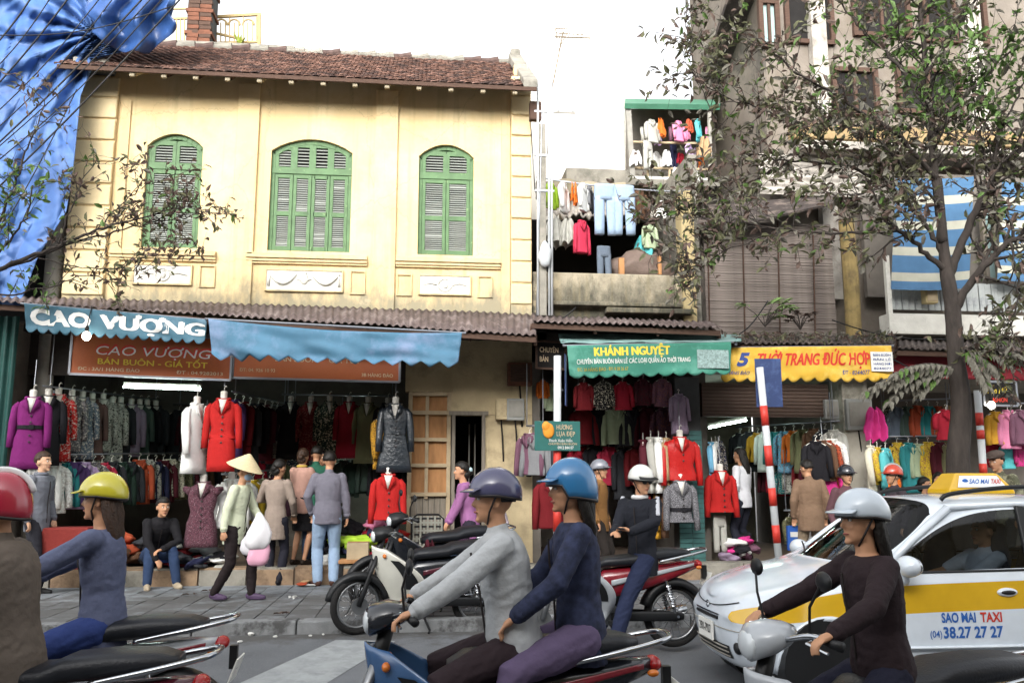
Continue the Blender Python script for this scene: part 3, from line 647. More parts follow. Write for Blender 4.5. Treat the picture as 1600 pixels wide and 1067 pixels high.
# sagging roof edge of the terrace room, pale asbestos sheet
m_asb = mat('asbestos', '#a59f96', rough=.95, var=.2, scale=4, c2='#6d675f', c2scale=3, c2lo=.48, c2hi=.7)
def asb(u, v):
    a = P(842+185*u, 337+3*math.sin(u*34)+4*u, 13.3); b = P(842+185*u, 315, 14.9); return a*(1-v)+b*v+Vector((0, 0, .03*math.sin(u*3.3*2*math.pi/.18)))
kid(MB().grid(asb, 120, 3), 'asbestos_roof', m_asb, th, solid=.012, smooth=True)
def slab(u, v):
    return P(838+245*u, 283+12*u+6*nz(u*8, 0)-v*0+ (26+12*nz(u*6, 4))*v, 15.0-.12*v)
kid(MB().grid(slab, 40, 4), 'slab_edge', m_terr, th, solid=.12)
kid(MB().box(((tx0+tx1)/2+.9, 15.6, P(1040, 330, 15.2).z), (2.4, 1.0, 1.5)), 'upper_wall', m_conc, th)
kid(MB().box(((tx0+tx1)/2, 13.9, 1.9), (.1, 2.4, 3.2)) if 0 else MB().box((P(838, 700, YF).x, 14.2, 1.9), (.12, 3.2, 3.3)), 'party_wall', m_int, th)
kid(MB().box((P(1096, 700, YF).x, 14.2, 1.9), (.2, 3.2, 3.3)), 'party_wall', m_int, th)
kid(MB().box((3.0, 15.6, 1.9), (3.0, .14, 3.3)), 'shop_back', m_int, th)
kid(MB().box((3.0, 14.0, 3.6), (3.2, 3.2, .12)), 'shop_ceiling', m_ceil, th)
kid(MB().box((3.0, YF+.1, 3.5), (3.0, .2, .5)), 'shop_lintel', m_ceil, th)
kid(MB().box((tx1+.09, 14.75, 5.0), (.14, 3.9, 3.4)), 'party_wall', m_conc, th)
kid(MB().box((tx1+.6, 15.9, 5.0), (1.2, .12, 3.4)), 'rear_wall', m_conc, th)
# teal tiled pillar 1060-1100
m_teal = mat('teal_tile', '#3f6664', rough=.45, var=.15, scale=8)
px0, px1 = P(1062, 850, YF-.35).x, P(1102, 850, YF-.35).x; pt = P(1080, 600, YF-.35).z
kid(MB().box(((px0+px1)/2, YF-.2, (pt+.2)/2+.1), (px1-px0-.02, .3, pt-.2)), 'pillar', m_joint, th)
z = .36
while z < 2.2:
    for k in range(2):
        kid(MB().box((0, 0, 0), ((px1-px0)/2-.008, .02, .062)), 'tile', m_teal, th).location = Vector((px0+(px1-px0)*(k+.5)/2, YF-.357, z))-th.location
    z += .07
# ================================================================= white building behind
m_wwall = mat('white_wall', '#f0ede4', rough=.9, var=.03, scale=1.5)
wb = empty('white_building', (3, 15.9, 0), label='tall plain white wall rising behind the terrace', cat='building')
wx0, wx1 = P(828, 300, 16).x, P(977, 300, 16).x
kid(MB().box(((wx0+wx1)/2, 17.5, 6.5), (wx1-wx0, 3, 13)), 'wall', m_wwall, wb)
kid(MB().box((wx1+.04, 16.1, 8.8), (.05, .16, 4.6)), 'corner_pipe', m_white, wb)
# ================================================================= green-roofed balcony upper right
m_groof = mat('green_roof_edge', '#3f6f58', rough=.6, var=.15)
bh = empty('balcony_house', P(1045, 290, 14.2), label='narrow balcony with green roof edge hung full of washing', cat='balcony')
def bp(px, py, Y=14.2): return P(px, py, Y)
kid(MB().add([bp(976, 166, 14.1), bp(1125, 168, 14.1), bp(1125, 160, 16), bp(976, 158, 16)], [(0, 1, 2, 3)]), 'roof', m_groof, bh, solid=.09)
kid(MB().add([bp(978, 172, 16), bp(1125, 172, 16), bp(1125, 300, 16), bp(978, 300, 16)], [(3, 2, 1, 0)]), 'back_wall', m_int, bh, solid=.1)
kid(MB().bar(bp(981, 168), bp(988, 282), .09), 'post', m_steel, bh); kid(MB().bar(bp(1108, 170), bp(1110, 284), .06), 'post', m_steel, bh)
kid(MB().add([bp(978, 284, 14.1), bp(1125, 287, 14.1), bp(1125, 280, 16), bp(978, 277, 16)], [(0, 1, 2, 3)]), 'floor', m_conc, bh, solid=.1)
for y in (222, 262): kid(MB().bar(bp(985, y), bp(1112, y+3), .035), 'rail', m_frame, bh)
for px in (1012, 1046, 1078): kid(MB().bar(bp(px, 262), bp(px, 284), .035), 'rail_post', m_frame, bh)
kid(MB().bar(bp(985, 278), bp(1112, 281), .05), 'rail', m_white, bh)
# ================================================================= tall grey building at the right
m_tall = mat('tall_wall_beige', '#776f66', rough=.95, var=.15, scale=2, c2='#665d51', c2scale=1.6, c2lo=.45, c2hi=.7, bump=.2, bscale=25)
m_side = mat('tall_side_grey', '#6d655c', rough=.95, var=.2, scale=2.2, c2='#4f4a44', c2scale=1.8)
m_orange = mat('ochre_band', '#8f7a58', rough=.85, var=.2, scale=3)
tb = empty('tall_building', (8, 13.6, 0), label='tall weathered building behind the tree at the right', cat='building')
k0, k1 = P(1195, 60, 13.6), P(1640, 60, 13.6)
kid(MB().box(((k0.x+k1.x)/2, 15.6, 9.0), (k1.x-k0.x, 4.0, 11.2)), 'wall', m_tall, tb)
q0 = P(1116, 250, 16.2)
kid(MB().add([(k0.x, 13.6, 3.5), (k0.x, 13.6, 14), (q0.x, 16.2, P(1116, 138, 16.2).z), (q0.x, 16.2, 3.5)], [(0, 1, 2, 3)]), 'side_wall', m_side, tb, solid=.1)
kid(MB().add([P(1150, -40, 13.2), P(1210, -40, 13.5), P(1132, 132, 15.6), P(1094, 126, 15.4)], [(0, 1, 2, 3)]), 'eave_sheet', m_rust2, tb, solid=.06)
m_wg = mat('window_pane', '#8fa6a4', rough=.15, var=.1, spec=.6)
for (xa, xb, ya, yb) in ((1186, 1215, 5, 75), (1225, 1300, -20, 70), (1330, 1420, -20, 60), (1440, 1540, -20, 70), (1300, 1370, 110, 180), (1400, 1500, 110, 180)):
    a, b = P(xa, ya, 13.6), P(xb, yb, 13.6)
    f = MB(); cx, cz = (a.x+b.x)/2, (a.z+b.z)/2; W_, H_ = b.x-a.x, a.z-b.z
    for s in (-1, 1): f.box((cx+s*W_/2, 13.57, cz), (.08, .1, H_+.08)).box((cx, 13.565, cz+s*H_/2), (W_, .1, .08))
    f.box((cx, 13.575, cz), (.05, .08, H_))
    wo_ = kid(f, 'window', m_wood_d, tb); kid(MB().box((cx, 13.6, cz), (W_-.05, .03, H_-.05)), 'pane', m_wg if xa < 1200 else m_dark, wo_)
for xa, xb in ((1262, 1285), (1500, 1525)):
    a, b = P(xa, 0, 13.5), P(xb, 0, 13.5); kid(MB().box(((a.x+b.x)/2, 13.5, 9), (b.x-a.x, .16, 9)), 'pilaster', m_asb, tb)
a, b = P(1240, 196, 13.3), P(1640, 216, 13.3); kid(MB().box(((a.x+b.x)/2, 13.4, a.z-.1), (b.x-a.x, .3, .28)), 'ochre_band', m_orange, tb, bevel=.02)
kid(MB().box(((a.x+b.x)/2, 13.3, P(1400, 238, 13.2).z), (b.x-a.x, .6, .16)), 'balcony_slab', m_asb, tb, bevel=.02)
a, b = P(1185, 240, 13.3), P(1395, 310, 13.3)
def ribs(u, v): x = a.x+(b.x-a.x)*u; return (x, 13.3+.012*math.sin((a.z+(b.z-a.z)*v)*2*math.pi/.12), a.z+(b.z-a.z)*v)
kid(MB().grid(ribs, 2, 70), 'siding', m_asb, tb, solid=.01)
# lean-to roof and bamboo screen
def lean(u, v): p = P(1088+222*u, 352-26*u+6*math.sin(u*5), 12.5)*(1-v)+P(1100+200*u, 322-16*u, 13.4)*v; return p
kid(MB().grid(lean, 30, 3), 'lean_to_roof', m_rust2, tb, solid=.03)
m_scr = mat('grey_screen', '#7d736c', rough=.9, var=.2, scale=3, stretch=(1, 1, 9), c2='#5c544f', c2scale=2)
sc_ = empty('slat_screen', P(1205, 520, 12.9), label='faded grey slatted screen beside the terrace column', cat='screen')
a, b = P(1098, 345, 12.9), P(1308, 530, 12.9); n_ = 46
slm = MB().box((0, 0, 0), (b.x-a.x, .02, (a.z-b.z)/n_-.004)).mesh('slat'); slm.materials.append(m_scr)
for k in range(n_): inst(slm, 'slat', sc_, Vector(((a.x+b.x)/2, 12.9+random.uniform(-.006, .006), b.z+(a.z-b.z)*(k+.5)/n_))-sc_.location, (random.uniform(-.25, .25), random.uniform(-.002, .002), 0))
for px in (1105, 1160, 1215, 1270): MB().bar(P(px, 345, 12.86)-sc_.location, P(px+4, 530, 12.86)-sc_.location, .02).build('batten', m_wood_d, sc_)
MB().box(Vector(((a.x+b.x)/2, 13.1, (a.z+b.z)/2))-sc_.location, (b.x-a.x, .05, a.z-b.z)).build('backing', m_int, sc_)
a = P(1322, 345, 12.7); b = P(1322, 535, 12.7)
o = MB().tube([(a.x, 12.7, b.z-.3), (a.x+.02, 12.7, (a.z+b.z)/2), (a.x, 12.7, a.z)], .12, 12).build('round_column', mat('ochre_column', '#8f7c50', rough=.9, var=.25, scale=4, c2='#6e5f42', c2scale=3)); tag(o, 'peeling ochre column between slatted screen and striped awning cloth', 'column')
# striped cloth blinds
m_bs = mat('blind_blue', '#456a8c', rough=.8, var=.1, scale=4); m_ws = mat('blind_white', '#aaa898', rough=.8, var=.1, scale=4)
def blind(x0, x1, y0, y1, label, Y=12.55):
    e = empty('striped_blind', P((x0+x1)/2, y1, Y), label=label, cat='blind'); k = 13
    for s in range(k):
        def f(u, v):
            t = (s+v)/k; x = x0+(x1-x0)*u-8*t; y = y0+(y1-y0)*t+5*math.sin(u*2.3)-6*u
            return P(x, y, Y+.05*math.sin(u*5+t*2)+.03*nz(u*6, t*5)-.25*t)-e.location
        MB().grid(f, 18, 2).build('stripe', m_bs if s % 3 != 2 else m_ws, e, smooth=True)
    return e
blind(1400, 1522, 278, 452, 'blue and white striped cloth blind left of the tree trunk')
blind(1566, 1650, 284, 438, 'blue and white striped cloth blind at the right edge')
lg = empty('ledge_balcony', P(1500, 520, 12.5), label='white balcony ledge with ribbed grey panels under the striped blind', cat='balcony')
a, b = P(1386, 490, 12.4), P(1650, 527, 12.4)
kid(MB().box(((a.x+b.x)/2, 12.5, (a.z+b.z)/2), (b.x-a.x, .3, a.z-b.z)), 'ledge', m_white, lg, bevel=.01)
kid(MB().box(((a.x+b.x)/2, 12.9, (a.z+b.z)/2-.3), (b.x-a.x, .6, .5)), 'under_wall', m_conc, lg)
a, b = P(1386, 440, 12.6), P(1650, 489, 12.6); nb = 26
pm = MB().box((0, 0, 0), ((b.x-a.x)/nb-.012, .03, a.z-b.z)).mesh('panel'); pm.materials.append(mat('pale_panel', '#a9adab', rough=.7, var=.12, c2='#85888a', c2scale=3))
for k in range(nb): inst(pm, 'panel', lg, Vector((a.x+(b.x-a.x)*(k+.5)/nb, 12.6+(k % 2)*.012, (a.z+b.z)/2))-lg.location)
kid(MB().bar(P(1384, 400, 12.4), P(1390, 490, 12.4), .07), 'post', m_white, lg)
e = empty('meter_box', P(1452, 462, 12.45), label='small rusty tan box on the ribbed balcony panels', cat='meter box'); MB().box((0, 0, 0), (.2, .14, .26)).build('case', m_tan, e, bevel=.01); MB().box((0, -.075, 0), (.15, .01, .2)).build('lid', m_frame, e)
# dark room behind the blinds with its window
kid(MB().box((P(1530, 360, 13.3).x, 13.35, P(1530, 370, 13.3).z), (4.2, .1, 2.2)), 'dark_room', m_int, tb)
wn = MB(); a, b = P(1532, 318, 13.0), P(1560, 438, 13.0)
for s in (a.x, b.x): wn.box((s, 13.0, (a.z+b.z)/2), (.06, .08, a.z-b.z))
for s in (a.z, b.z, (a.z+b.z)/2+.1): wn.box(((a.x+b.x)/2, 12.995, s), (b.x-a.x, .08, .06))
wo_ = kid(wn, 'window', m_gw, tb); kid(MB().box(((a.x+b.x)/2, 13.03, (a.z+b.z)/2), (b.x-a.x, .02, a.z-b.z)), 'pane', m_wg, wo_)
# ground floor of the right-hand shops
rs = empty('right_shop_row', (6.5, YF, 0), label='row of open fronted shops under the slatted screen and white ledge', cat='building')
rx0, rx1 = P(1096, 700, YF).x+.12, P(1312, 700, YF).x
kid(MB().box(((rx0+rx1)/2, 16.4, 1.9), (rx1-rx0+.2, .12, 3.3)), 'shop_back', mat('shop_wall_pale', '#8a8577', rough=.9), rs)
kid(MB().box(((rx0+13.5)/2, 14.5, 3.15), (13.5-rx0, 3.9, .12)), 'shop_ceiling', mat('ceiling_pale', '#a8a69c', rough=.9), rs)
a, b = P(1096, 598, YF-.1), P(1296, 652, YF-.1)
kid(MB().box(((a.x+b.x)/2, YF-.05, (a.z+b.z)/2), (b.x-a.x, .1, a.z-b.z)), 'rolled_shutter', mat('brown_panel', '#5a4a40', rough=.7, var=.12), rs)
for k in range(9): kid(MB().box(((a.x+b.x)/2, YF-.105, b.z+.03+(a.z-b.z-.03)*k/9), (b.x-a.x, .016, .012)), 'shutter_rib', m_wood_d, rs)
kid(MB().box(((rx0+13.5)/2, YF+.2, 3.45), (13.5-rx0, .2, .55)), 'shop_lintel', m_ceil, rs)
c0, c1 = P(1316, 700, YF).x, P(1356, 700, YF).x
kid(MB().box(((c0+c1)/2, YF+.1, 1.7), (c1-c0, .4, 3.2)), 'pillar', mat('grey_pillar', '#a8a396', rough=.9, var=.12, c2='#7d786c', c2scale=3), rs, bevel=.01)
kid(MB().box(((c0+c1)/2, 14.6, 1.8), (.12, 3.8, 3.1)), 'party_wall', m_int, rs)
kid(MB().box(((c1+13.5)/2, 14.9, 1.8), (13.5-c1, .12, 3.1)), 'shop_back', m_int, rs)
# ------------------------------------------------ wall far left and far right so that a sideways step still sees a street
o = MB().box((-9.4, 15, 3.2), (6.4, 4, 6.4)).build('site_building', m_conc); tag(o, 'unfinished concrete building behind the blue tarpaulin', 'building')

# unseen houses behind the photographer, added and sized to keep low light off the road
for k, (x, w_, h_, y) in enumerate([(-19, 9, 9.5, -6.7), (-9.5, 8.6, 10.6, -6.5), (-1.2, 7.6, 9.8, -6.6), (7.0, 8.4, 10.8, -6.5), (16.5, 9.4, 10.0, -6.8)]):
    e = empty('unseen_opposite_house', (x, y, 0), label=f'{["pale", "grey", "cream", "tan", "stone"][k]} unseen house front across the street, added behind the camera to shade the road', cat='house')
    MB().box((0, -2, h_/2), (w_-.05, 4, h_)).build('wall', [m_stucco, m_conc, m_tall, m_tan, m_stucco][k], e)
    for i in range(3):
        for j in range(3): MB().box(((i-1)*w_*.3, .03, 1.8+j*3.2), (w_*.17, .08, 1.7)).build('window', m_dark, e)
    MB().box((0, .4, 3.3), (w_-.4, .9, .12)).build('canopy', m_rust, e)
# ================================================================= garments
m_neck = mat('mannequin_white', '#d8d4cb', rough=.5, var=.05)
m_hook = mat('hook_steel', '#8d9096', rough=.35, metal=.8, var=.05)
m_btn = mat('button_dark', '#2a2524', rough=.4)
CN = {'purple': '#6d1f5e', 'black': '#1d1c20', 'red': '#a5201e', 'dark red': '#6a1a1f', 'crimson': '#8c1a2a', 'grey tweed': '#5f5c60', 'blue grey': '#5c6672', 'brown flowered': '#5a4440', 'pale grey': '#a6a59d', 'cream': '#cfc9b4', 'mauve': '#8d7c90', 'slate green': '#46564f', 'charcoal': '#313236', 'white': '#dcdcd8', 'teal': '#2f7d80', 'violet': '#4b3560', 'lilac': '#b49ac0', 'pink red': '#b03048', 'dark green': '#26372f', 'rust': '#a2492f', 'navy': '#23263f', 'maroon': '#4c1b25', 'olive': '#6b6a4d', 'mustard': '#b8892d', 'yellow': '#c9ab34', 'pale green': '#a3b192', 'orange': '#cf6a28', 'magenta': '#c2347c', 'pink': '#d07f9f', 'sky blue': '#6fa9c9', 'brown': '#5e4433', 'tan': '#a58a68', 'lime': '#9ec03a', 'pale blue': '#8fa2b8', 'turquoise': '#58b0b4', 'grey': '#77787a', 'dusty plum': '#6b4a5a'}
def ring(cx, cy, z, a, b, n=20, fold=0, ph=0, k=5):
    out = []
    for i in range(n):
        t = 2*math.pi*i/n; f = 1+fold*(math.sin(k*t+ph)+.5*math.sin((k+3)*t+ph*2.3))
        c, s = math.cos(t), math.sin(t)
        out.append(Vector((cx+a*f*math.copysign(abs(c)**.85, c), cy+b*f*math.copysign(abs(s)**.85, s), z)))
    return out
def coat(L=.75, W=.37, D=.16, waist=.86, hip=1.0, flare=1.1, sleeve=.56, out=.035, fold=.06, seed=0, mb=None, cuff=.05):
    rn = random.Random(seed); mb = mb or MB(); ph = rn.uniform(0, 6); h = W/2
    prof = [(-.005, .055, .05), (-.03, .085, .06), (-.06, h*.72, D*.32), (-.095, h*.96, D*.42), (-.15, h, D*.48), (-.26, h*.98, D*.52), (-.40, h*waist, D*.45), (-.50, h*(waist*.5+hip*.5), D*.47)]
    prof = [p for p in prof if p[0] > -L+.03]
    zs = np.linspace(max(-.55, prof[-1][0]-.05), -L, 5)
    for q, z in enumerate(zs): prof.append((z, h*(hip+(flare-hip)*q/4), D*.48*(1+.1*q/4)))
    rings = []
    for z, a, b in prof:
        t = min(1, max(0, (-z-.1)/(L-.1))); rings.append(ring(rn.uniform(-.004, .004), 0, z, a, b, 22, fold*t+.012, ph+z*1.5))
    mb.loft(rings)
    for s in (-1, 1):
        o_ = out*rn.uniform(.6, 1.3); fw_ = rn.uniform(-.05, .02)
        pts = [(s*h*.78, 0, -.09), (s*h*1.02, 0, -.15), (s*(h+o_*.6), fw_*.3-.01, -.09-sleeve*.45), (s*(h+o_*.85), fw_*.7-.02, -.09-sleeve*.7), (s*(h+o_), fw_-.03, -.09-sleeve)]
        mb.tube(pts, [.05, .062, .056+rn.uniform(0, .008), .054, cuff], 10, flat=.85)
    # collar roll and lapels
    arc = [(.085*math.sin(a), .06*-math.cos(a)+.0, -.015+.03*(1-abs(a)/2.4)*0-.02*(abs(a) < .5)) for a in np.linspace(.45, 2*math.pi-.45, 12)]
    mb.tube(arc, .02, 6)
    for s in (-1, 1):
        v = [(s*.008, -D*.5-.014, -.235), (s*.055, -D*.40-.01, -.03), (s*.1, -D*.36, -.045), (s*.105, -D*.5-.004, -.13), (s*.065, -D*.52-.006, -.16)]
        mb.add(v+[(x, y-.014, z) for x, y, z in v], [(0, 1, 2, 3, 4), (9, 8, 7, 6, 5)]+[(i, i+5, (i+1) % 5+5, (i+1) % 5) for i in range(5)])
    return mb
def neck_stub(): return MB().lathe([(.052, -.03), (.045, .02), (.045, .06), (.05, .075), (.035, .095), (.01, .1)], 12).add([(-.055, -.068, -.02), (.055, -.068, -.02), (0, -.104, -.215), (-.055, -.03, -.02), (.055, -.03, -.02), (0, -.06, -.215)], [(1, 0, 2), (0, 1, 4, 3), (1, 2, 5, 4), (2, 0, 3, 5)]).tube([(0, 0, .1), (0, 0, .14), (.02, 0, .165), (.035, 0, .15)], .006, 5, mi=0)
def hanger(): return MB().tube([(-.19, 0, -.09), (-.08, 0, -.035), (0, 0, .0), (.08, 0, -.035), (.19, 0, -.09)], .012, 6).tube([(0, 0, 0), (0, 0, .05), (.03, 0, .08), (.0, 0, .105), (-.02, 0, .085)], .006, 5)
def rag(W=.4, L=.5, D=.08, seed=0):
    rn = random.Random(seed); p = rn.uniform(0, 6)
    q = [rn.uniform(.7, 1.1) for _ in range(4)]
    def f(u, v):
        x = (u-.5)*W*(.45+.55*min(1, v*1.6)**.7)*(1+.12*nz(v*3, p)); e_ = 1-.14*abs(math.sin(u*7+p))-.1*q[0]*u
        return Vector((x, D*.55*math.sin(u*17*q[1]+p+v*1.2)*(.4+.6*v)+D*.3*nz(u*5, v*4, p), -L*v*e_+.03*math.sin(u*9+p)*(1-v)))
    return MB().grid(f, 30, 14).grid(lambda u, v: f(u, v*.8)+Vector((.02, D*.8, .02)), 30, 10)
def trousers(L=.95, W=.4, D=.14, seed=0, mb=None):
    mb = mb or MB(); rn = random.Random(seed)
    mb.loft([ring(0, 0, -z, W/2*(.9+.1*z/.28), D/2, 22, .02, z*9) for z in (0, .06, .14, .22, .3)])
    for s in (-1, 1): mb.loft([ring(s*W*.25+s*.012*t, 0, -.24-(L-.24)*t, W*.235*(1-.15*t), D*.45, 18, .035+.03*t, rn.uniform(0, 1)+t*3) for t in np.linspace(0, 1, 7)])
    return mb
GM = {}
def gm(kind, seed):
    key = (kind, seed)
    if key in GM: return GM[key]
    kw = dict(coat=dict(L=.95, flare=1.12, waist=.88), jacket=dict(L=.62, flare=1.02, sleeve=.55), blouse=dict(L=.58, flare=1.0, sleeve=.3, fold=.08), thin=dict(L=.85, D=.13, flare=1.0, sleeve=.6, out=.03), shirt=dict(L=.68, D=.09, flare=1.05, sleeve=.52, fold=.12))
    if kind == 'rag': mb = rag(seed=seed)
    elif kind == 'trousers': mb = trousers(seed=seed)
    else: mb = coat(seed=seed, **kw[kind])
    me = mb.mesh('garment'); me.materials.append(cloth(CN['grey'])); me.polygons.foreach_set('use_smooth', [True]*len(me.polygons)); GM[key] = me; return me
_hg = hanger().mesh('hanger'); _hg.materials.append(m_neck)
_nk = neck_stub().mesh('neck'); _nk.materials.append(m_neck); _nk.polygons.foreach_set('use_smooth', [True]*len(_nk.polygons))
def garment(kind, cname, loc, rz=0, label='', scale=1, seed=None, group=None, topper='hanger', rough=.85, name=None, sx=1):
    seed = random.randrange(4) if seed is None else seed
    nm = name or {'coat': 'coat', 'jacket': 'jacket', 'blouse': 'blouse', 'thin': 'coat', 'shirt': 'shirt', 'rag': 'cloth', 'trousers': 'trousers'}[kind]
    o = inst(gm(kind, seed), nm, None, loc, (0, random.uniform(-.02, .02), rz), (scale*sx, scale, scale), [print_cloth(CN[cname], random.choice(('#b9b2aa', '#2a2628', '#8a5a52', '#cfc7b0'))) if topper and random.random() < .22 else cloth(CN[cname], rough)])
    tag(o, label, {'thin': 'coat', 'rag': 'cloth'}.get(kind, kind), group)
    if topper: inst(_hg if topper == 'hanger' else _nk, topper if topper == 'hanger' else 'neck', o)
    return o
def rail(name, A, B, label, r=.014, up=True, legs=()):
    e = empty(name, (Vector(A)+Vector(B))/2, label=label, cat='rail')
    MB().tube([Vector(A)-e.location, Vector(B)-e.location], r, 8).build('bar', m_hook, e, smooth=True)
    for t in (.05, .95):
        p = Vector(A).lerp(Vector(B), t)-e.location
        MB().tube([p, p+Vector((0, 0, .9 if up else -.9))], .008, 6).build('hanging_rod', m_hook, e)
    return e
def rack(A, B, items, rz, where, group, scale=1, kinds=('coat',), topper='hanger', jit=.12, order=None, railname=None):
    A, B = Vector(A), Vector(B)
    if railname: rail('clothes_rail', A+Vector((0, 0, .1)), B+Vector((0, 0, .1)), railname)
    n = len(items)
    for i, c in enumerate(items):
        t = (i+.5)/n; k = kinds[i % len(kinds)]; w = {'thin': 'coat', 'rag': 'top'}.get(k, k)
        garment(k, c, A.lerp(B, t)+Vector((random.uniform(-.015, .015), random.uniform(-.02, .02), random.uniform(-.03, .01))), rz+random.uniform(-jit, jit), f'{c} {w}, {ORD[i]} from the left {where}', scale*random.uniform(.95, 1.04), group=group, topper=topper)
# ---- coat shop: upper rail running back along the left wall
def Q(px, py, Y): return P(px, py, Y)
rack(Q(66, 614, 12.35), Q(250, 634, 15.2), ['black', 'red', 'grey tweed', 'blue grey', 'brown flowered', 'pale grey', 'pale grey', 'charcoal', 'mauve', 'slate green', 'black', 'charcoal'], R(28), 'on the upper left rail of the coat shop', 'coats on the upper left rail', scale=.98, kinds=('coat', 'coat', 'thin'), topper='neck', railname='upper clothes rail along the left wall of the coat shop')
rack(Q(58, 722, 12.5), Q(330, 716, 15.3), ['white', 'white', 'teal', 'violet', 'lilac', 'grey tweed', 'pink red', 'charcoal', 'dark green', 'charcoal', 'rust', 'pale grey', 'navy', 'maroon', 'cream', 'olive', 'maroon', 'grey', 'brown', 'black'], R(40), 'on the lower left rail of the coat shop', 'jackets on the lower left rail', scale=1.0, kinds=('jacket', 'shirt', 'jacket'), railname='lower clothes rail along the left wall of the coat shop')
rack(Q(362, 622, 12.6), Q(448, 640, 14.9), ['violet', 'dark red', 'charcoal', 'black', 'maroon', 'pale grey', 'dark red', 'black'], R(-38), 'behind the red suit in the coat shop', 'coats behind the red suit', scale=.95, kinds=('coat', 'thin'), railname='clothes rail behind the red suit')
rack(Q(346, 752, 12.6), Q(440, 742, 14.6), ['white', 'navy', 'white', 'yellow', 'olive', 'maroon', 'dusty plum'], R(-30), 'below the red suit in the coat shop', 'tops below the red suit', scale=.95, kinds=('jacket', 'shirt'), railname='low clothes rail below the red suit')
rack(Q(440, 626, 13.9), Q(622, 628, 13.7), ['black', 'dark red', 'dark green', 'crimson', 'olive', 'black'], R(0), 'in the back row of suits', 'suits in the back row', scale=.98, kinds=('coat',), topper='neck', jit=.2, railname='clothes rail for the back row of suits')
rack(Q(528, 716, 14.3), Q(625, 716, 14.2), ['slate green', 'dark green', 'slate green', 'charcoal', 'black'], R(10), 'on the low rail under the suit row', 'dark jackets under the suits', scale=.9, kinds=('jacket',), railname='low clothes rail beneath the back row of suits')
rack(Q(270, 640, 15.7), Q(470, 642, 15.9), ['charcoal', 'maroon', 'black', 'dark green', 'dusty plum', 'grey', 'navy', 'dark red', 'brown', 'black'], R(5), 'on the far back rail of the coat shop', 'coats on the far back rail', scale=.98, kinds=('coat',), railname='far back clothes rail of the coat shop')
rack(Q(330, 716, 15.4), Q(540, 718, 15.6), ['brown', 'slate green', 'black', 'crimson', 'charcoal', 'olive', 'navy', 'maroon', 'grey', 'black', 'dark green'], R(-10), 'on the low back rail of the coat shop', 'jackets on the low back rail', scale=.95, kinds=('jacket',), railname='low back clothes rail of the coat shop')
# ---- the big pieces on busts in front
def bust(px, py, Y, h, cname, label, kind='coat', rz=0, skirt=None, belt=None, btn=5, seed=1, rough=.85, W=.37, name='coat_on_bust', flare=1.12, sleeve=.58, waist=.8, hip=1.0, noarm=False, cloth_m=None):
    c = P(px, py, Y); e = empty(name, c, rz, label=label, cat='clothing', group='clothes shown on busts in front of the shops')
    L = h; cm = cloth_m or cloth(CN[cname], rough)
    coat(L=L if not skirt else L*.55, W=W, D=.18, waist=waist, hip=hip, flare=flare, sleeve=sleeve if not noarm else .02, seed=seed, fold=.035).build('jacket' if skirt else 'coat', cm, e, smooth=True)
    if skirt:
        MB().loft([ring(0, 0, -z, W/2*(.82+.16*min(1, (z-L*.5)/.15)), .1, 22, .02, z) for z in np.linspace(L*.5, L, 6)]).build('skirt', cm, e, smooth=True)
    inst(_nk, 'neck', e)
    for k in range(btn): MB().lathe([(.014, 0), (.014, .006), (.008, .008)], 8, o=(.015, -.1+.01*k*0, -.26-.085*k), ax='y').build('button', m_btn, e)
    if belt: MB().loft([ring(0, 0, z, W/2*waist*1.08, .1, 22) for z in (-.43, -.38)]).box((.03, -.105, -.405), (.06, .02, .06)).build('belt', belt, e)
    MB().tube([(0, 0, .16), (0, .02, .5)], .006, 5).build('hanging_wire', m_hook, e)
    return e
bust(52, 620, 11.95, .95, 'purple', 'purple belted coat hanging at the left end of the coat shop', belt=cloth(CN['black']), seed=2, rz=R(12))
bust(308, 630, 11.9, .94, 'white', 'white coat on a bust seen side-on beside the red suit', rz=R(62), seed=3, sleeve=.6)
bust(350, 622, 11.85, .98, 'red', 'bright red jacket and skirt suit on a bust under the orange sign', skirt=True, name='suit_on_bust', flare=1.08, seed=1)
m_leather = mat('black_leather', '#20262c', rough=.32, var=.25, scale=7, bump=.5, bscale=22, spec=.6)
bust(618, 630, 12.0, .95, 'black', 'shiny black belted leather coat beside the panelled door', belt=m_leather, cloth_m=m_leather, flare=1.3, seed=0)
bust(607, 740, 11.95, .62, 'red', 'bright red double-breasted jacket beside the panelled door', name='jacket_on_bust', seed=2, btn=4, flare=1.05)
m_tweed = mat('maroon_tweed', '#54323c', rough=.95, var=.5, scale=45, c2='#8a747a', c2scale=70, c2lo=.55, c2hi=.65)
bust(318, 752, 12.0, .86, 'maroon', 'maroon tweed sleeveless dress on a bust above the clothes heap', name='dress_on_bust', cloth_m=m_tweed, noarm=True, flare=1.15, waist=.78, W=.38, seed=1)
bust(362, 748, 12.2, .66, 'white', 'white blouse on a bust behind the conical hat', name='blouse_on_bust', seed=3, btn=3)
bust(1062, 682, 11.95, .62, 'red', 'red leather jacket hanging under the green banner', name='jacket_on_bust', rough=.35, seed=0, btn=2, flare=.95, sleeve=.6, W=.46)
m_tw2 = mat('grey_tweed', '#5d5c60', rough=.95, var=.55, scale=60, c2='#a2a1a4', c2scale=85, c2lo=.54, c2hi=.62)
bust(1062, 750, 11.9, .58, 'grey', 'black and white tweed jacket on the teal tiled pillar', name='jacket_on_bust', cloth_m=m_tw2, seed=1, btn=4, flare=1.2, belt=cloth(CN['black']), sleeve=.6)
bust(1125, 735, 12.3, .6, 'red', 'bright red cardigan on a bust at the yellow banner shop', name='cardigan_on_bust', seed=2, W=.36)
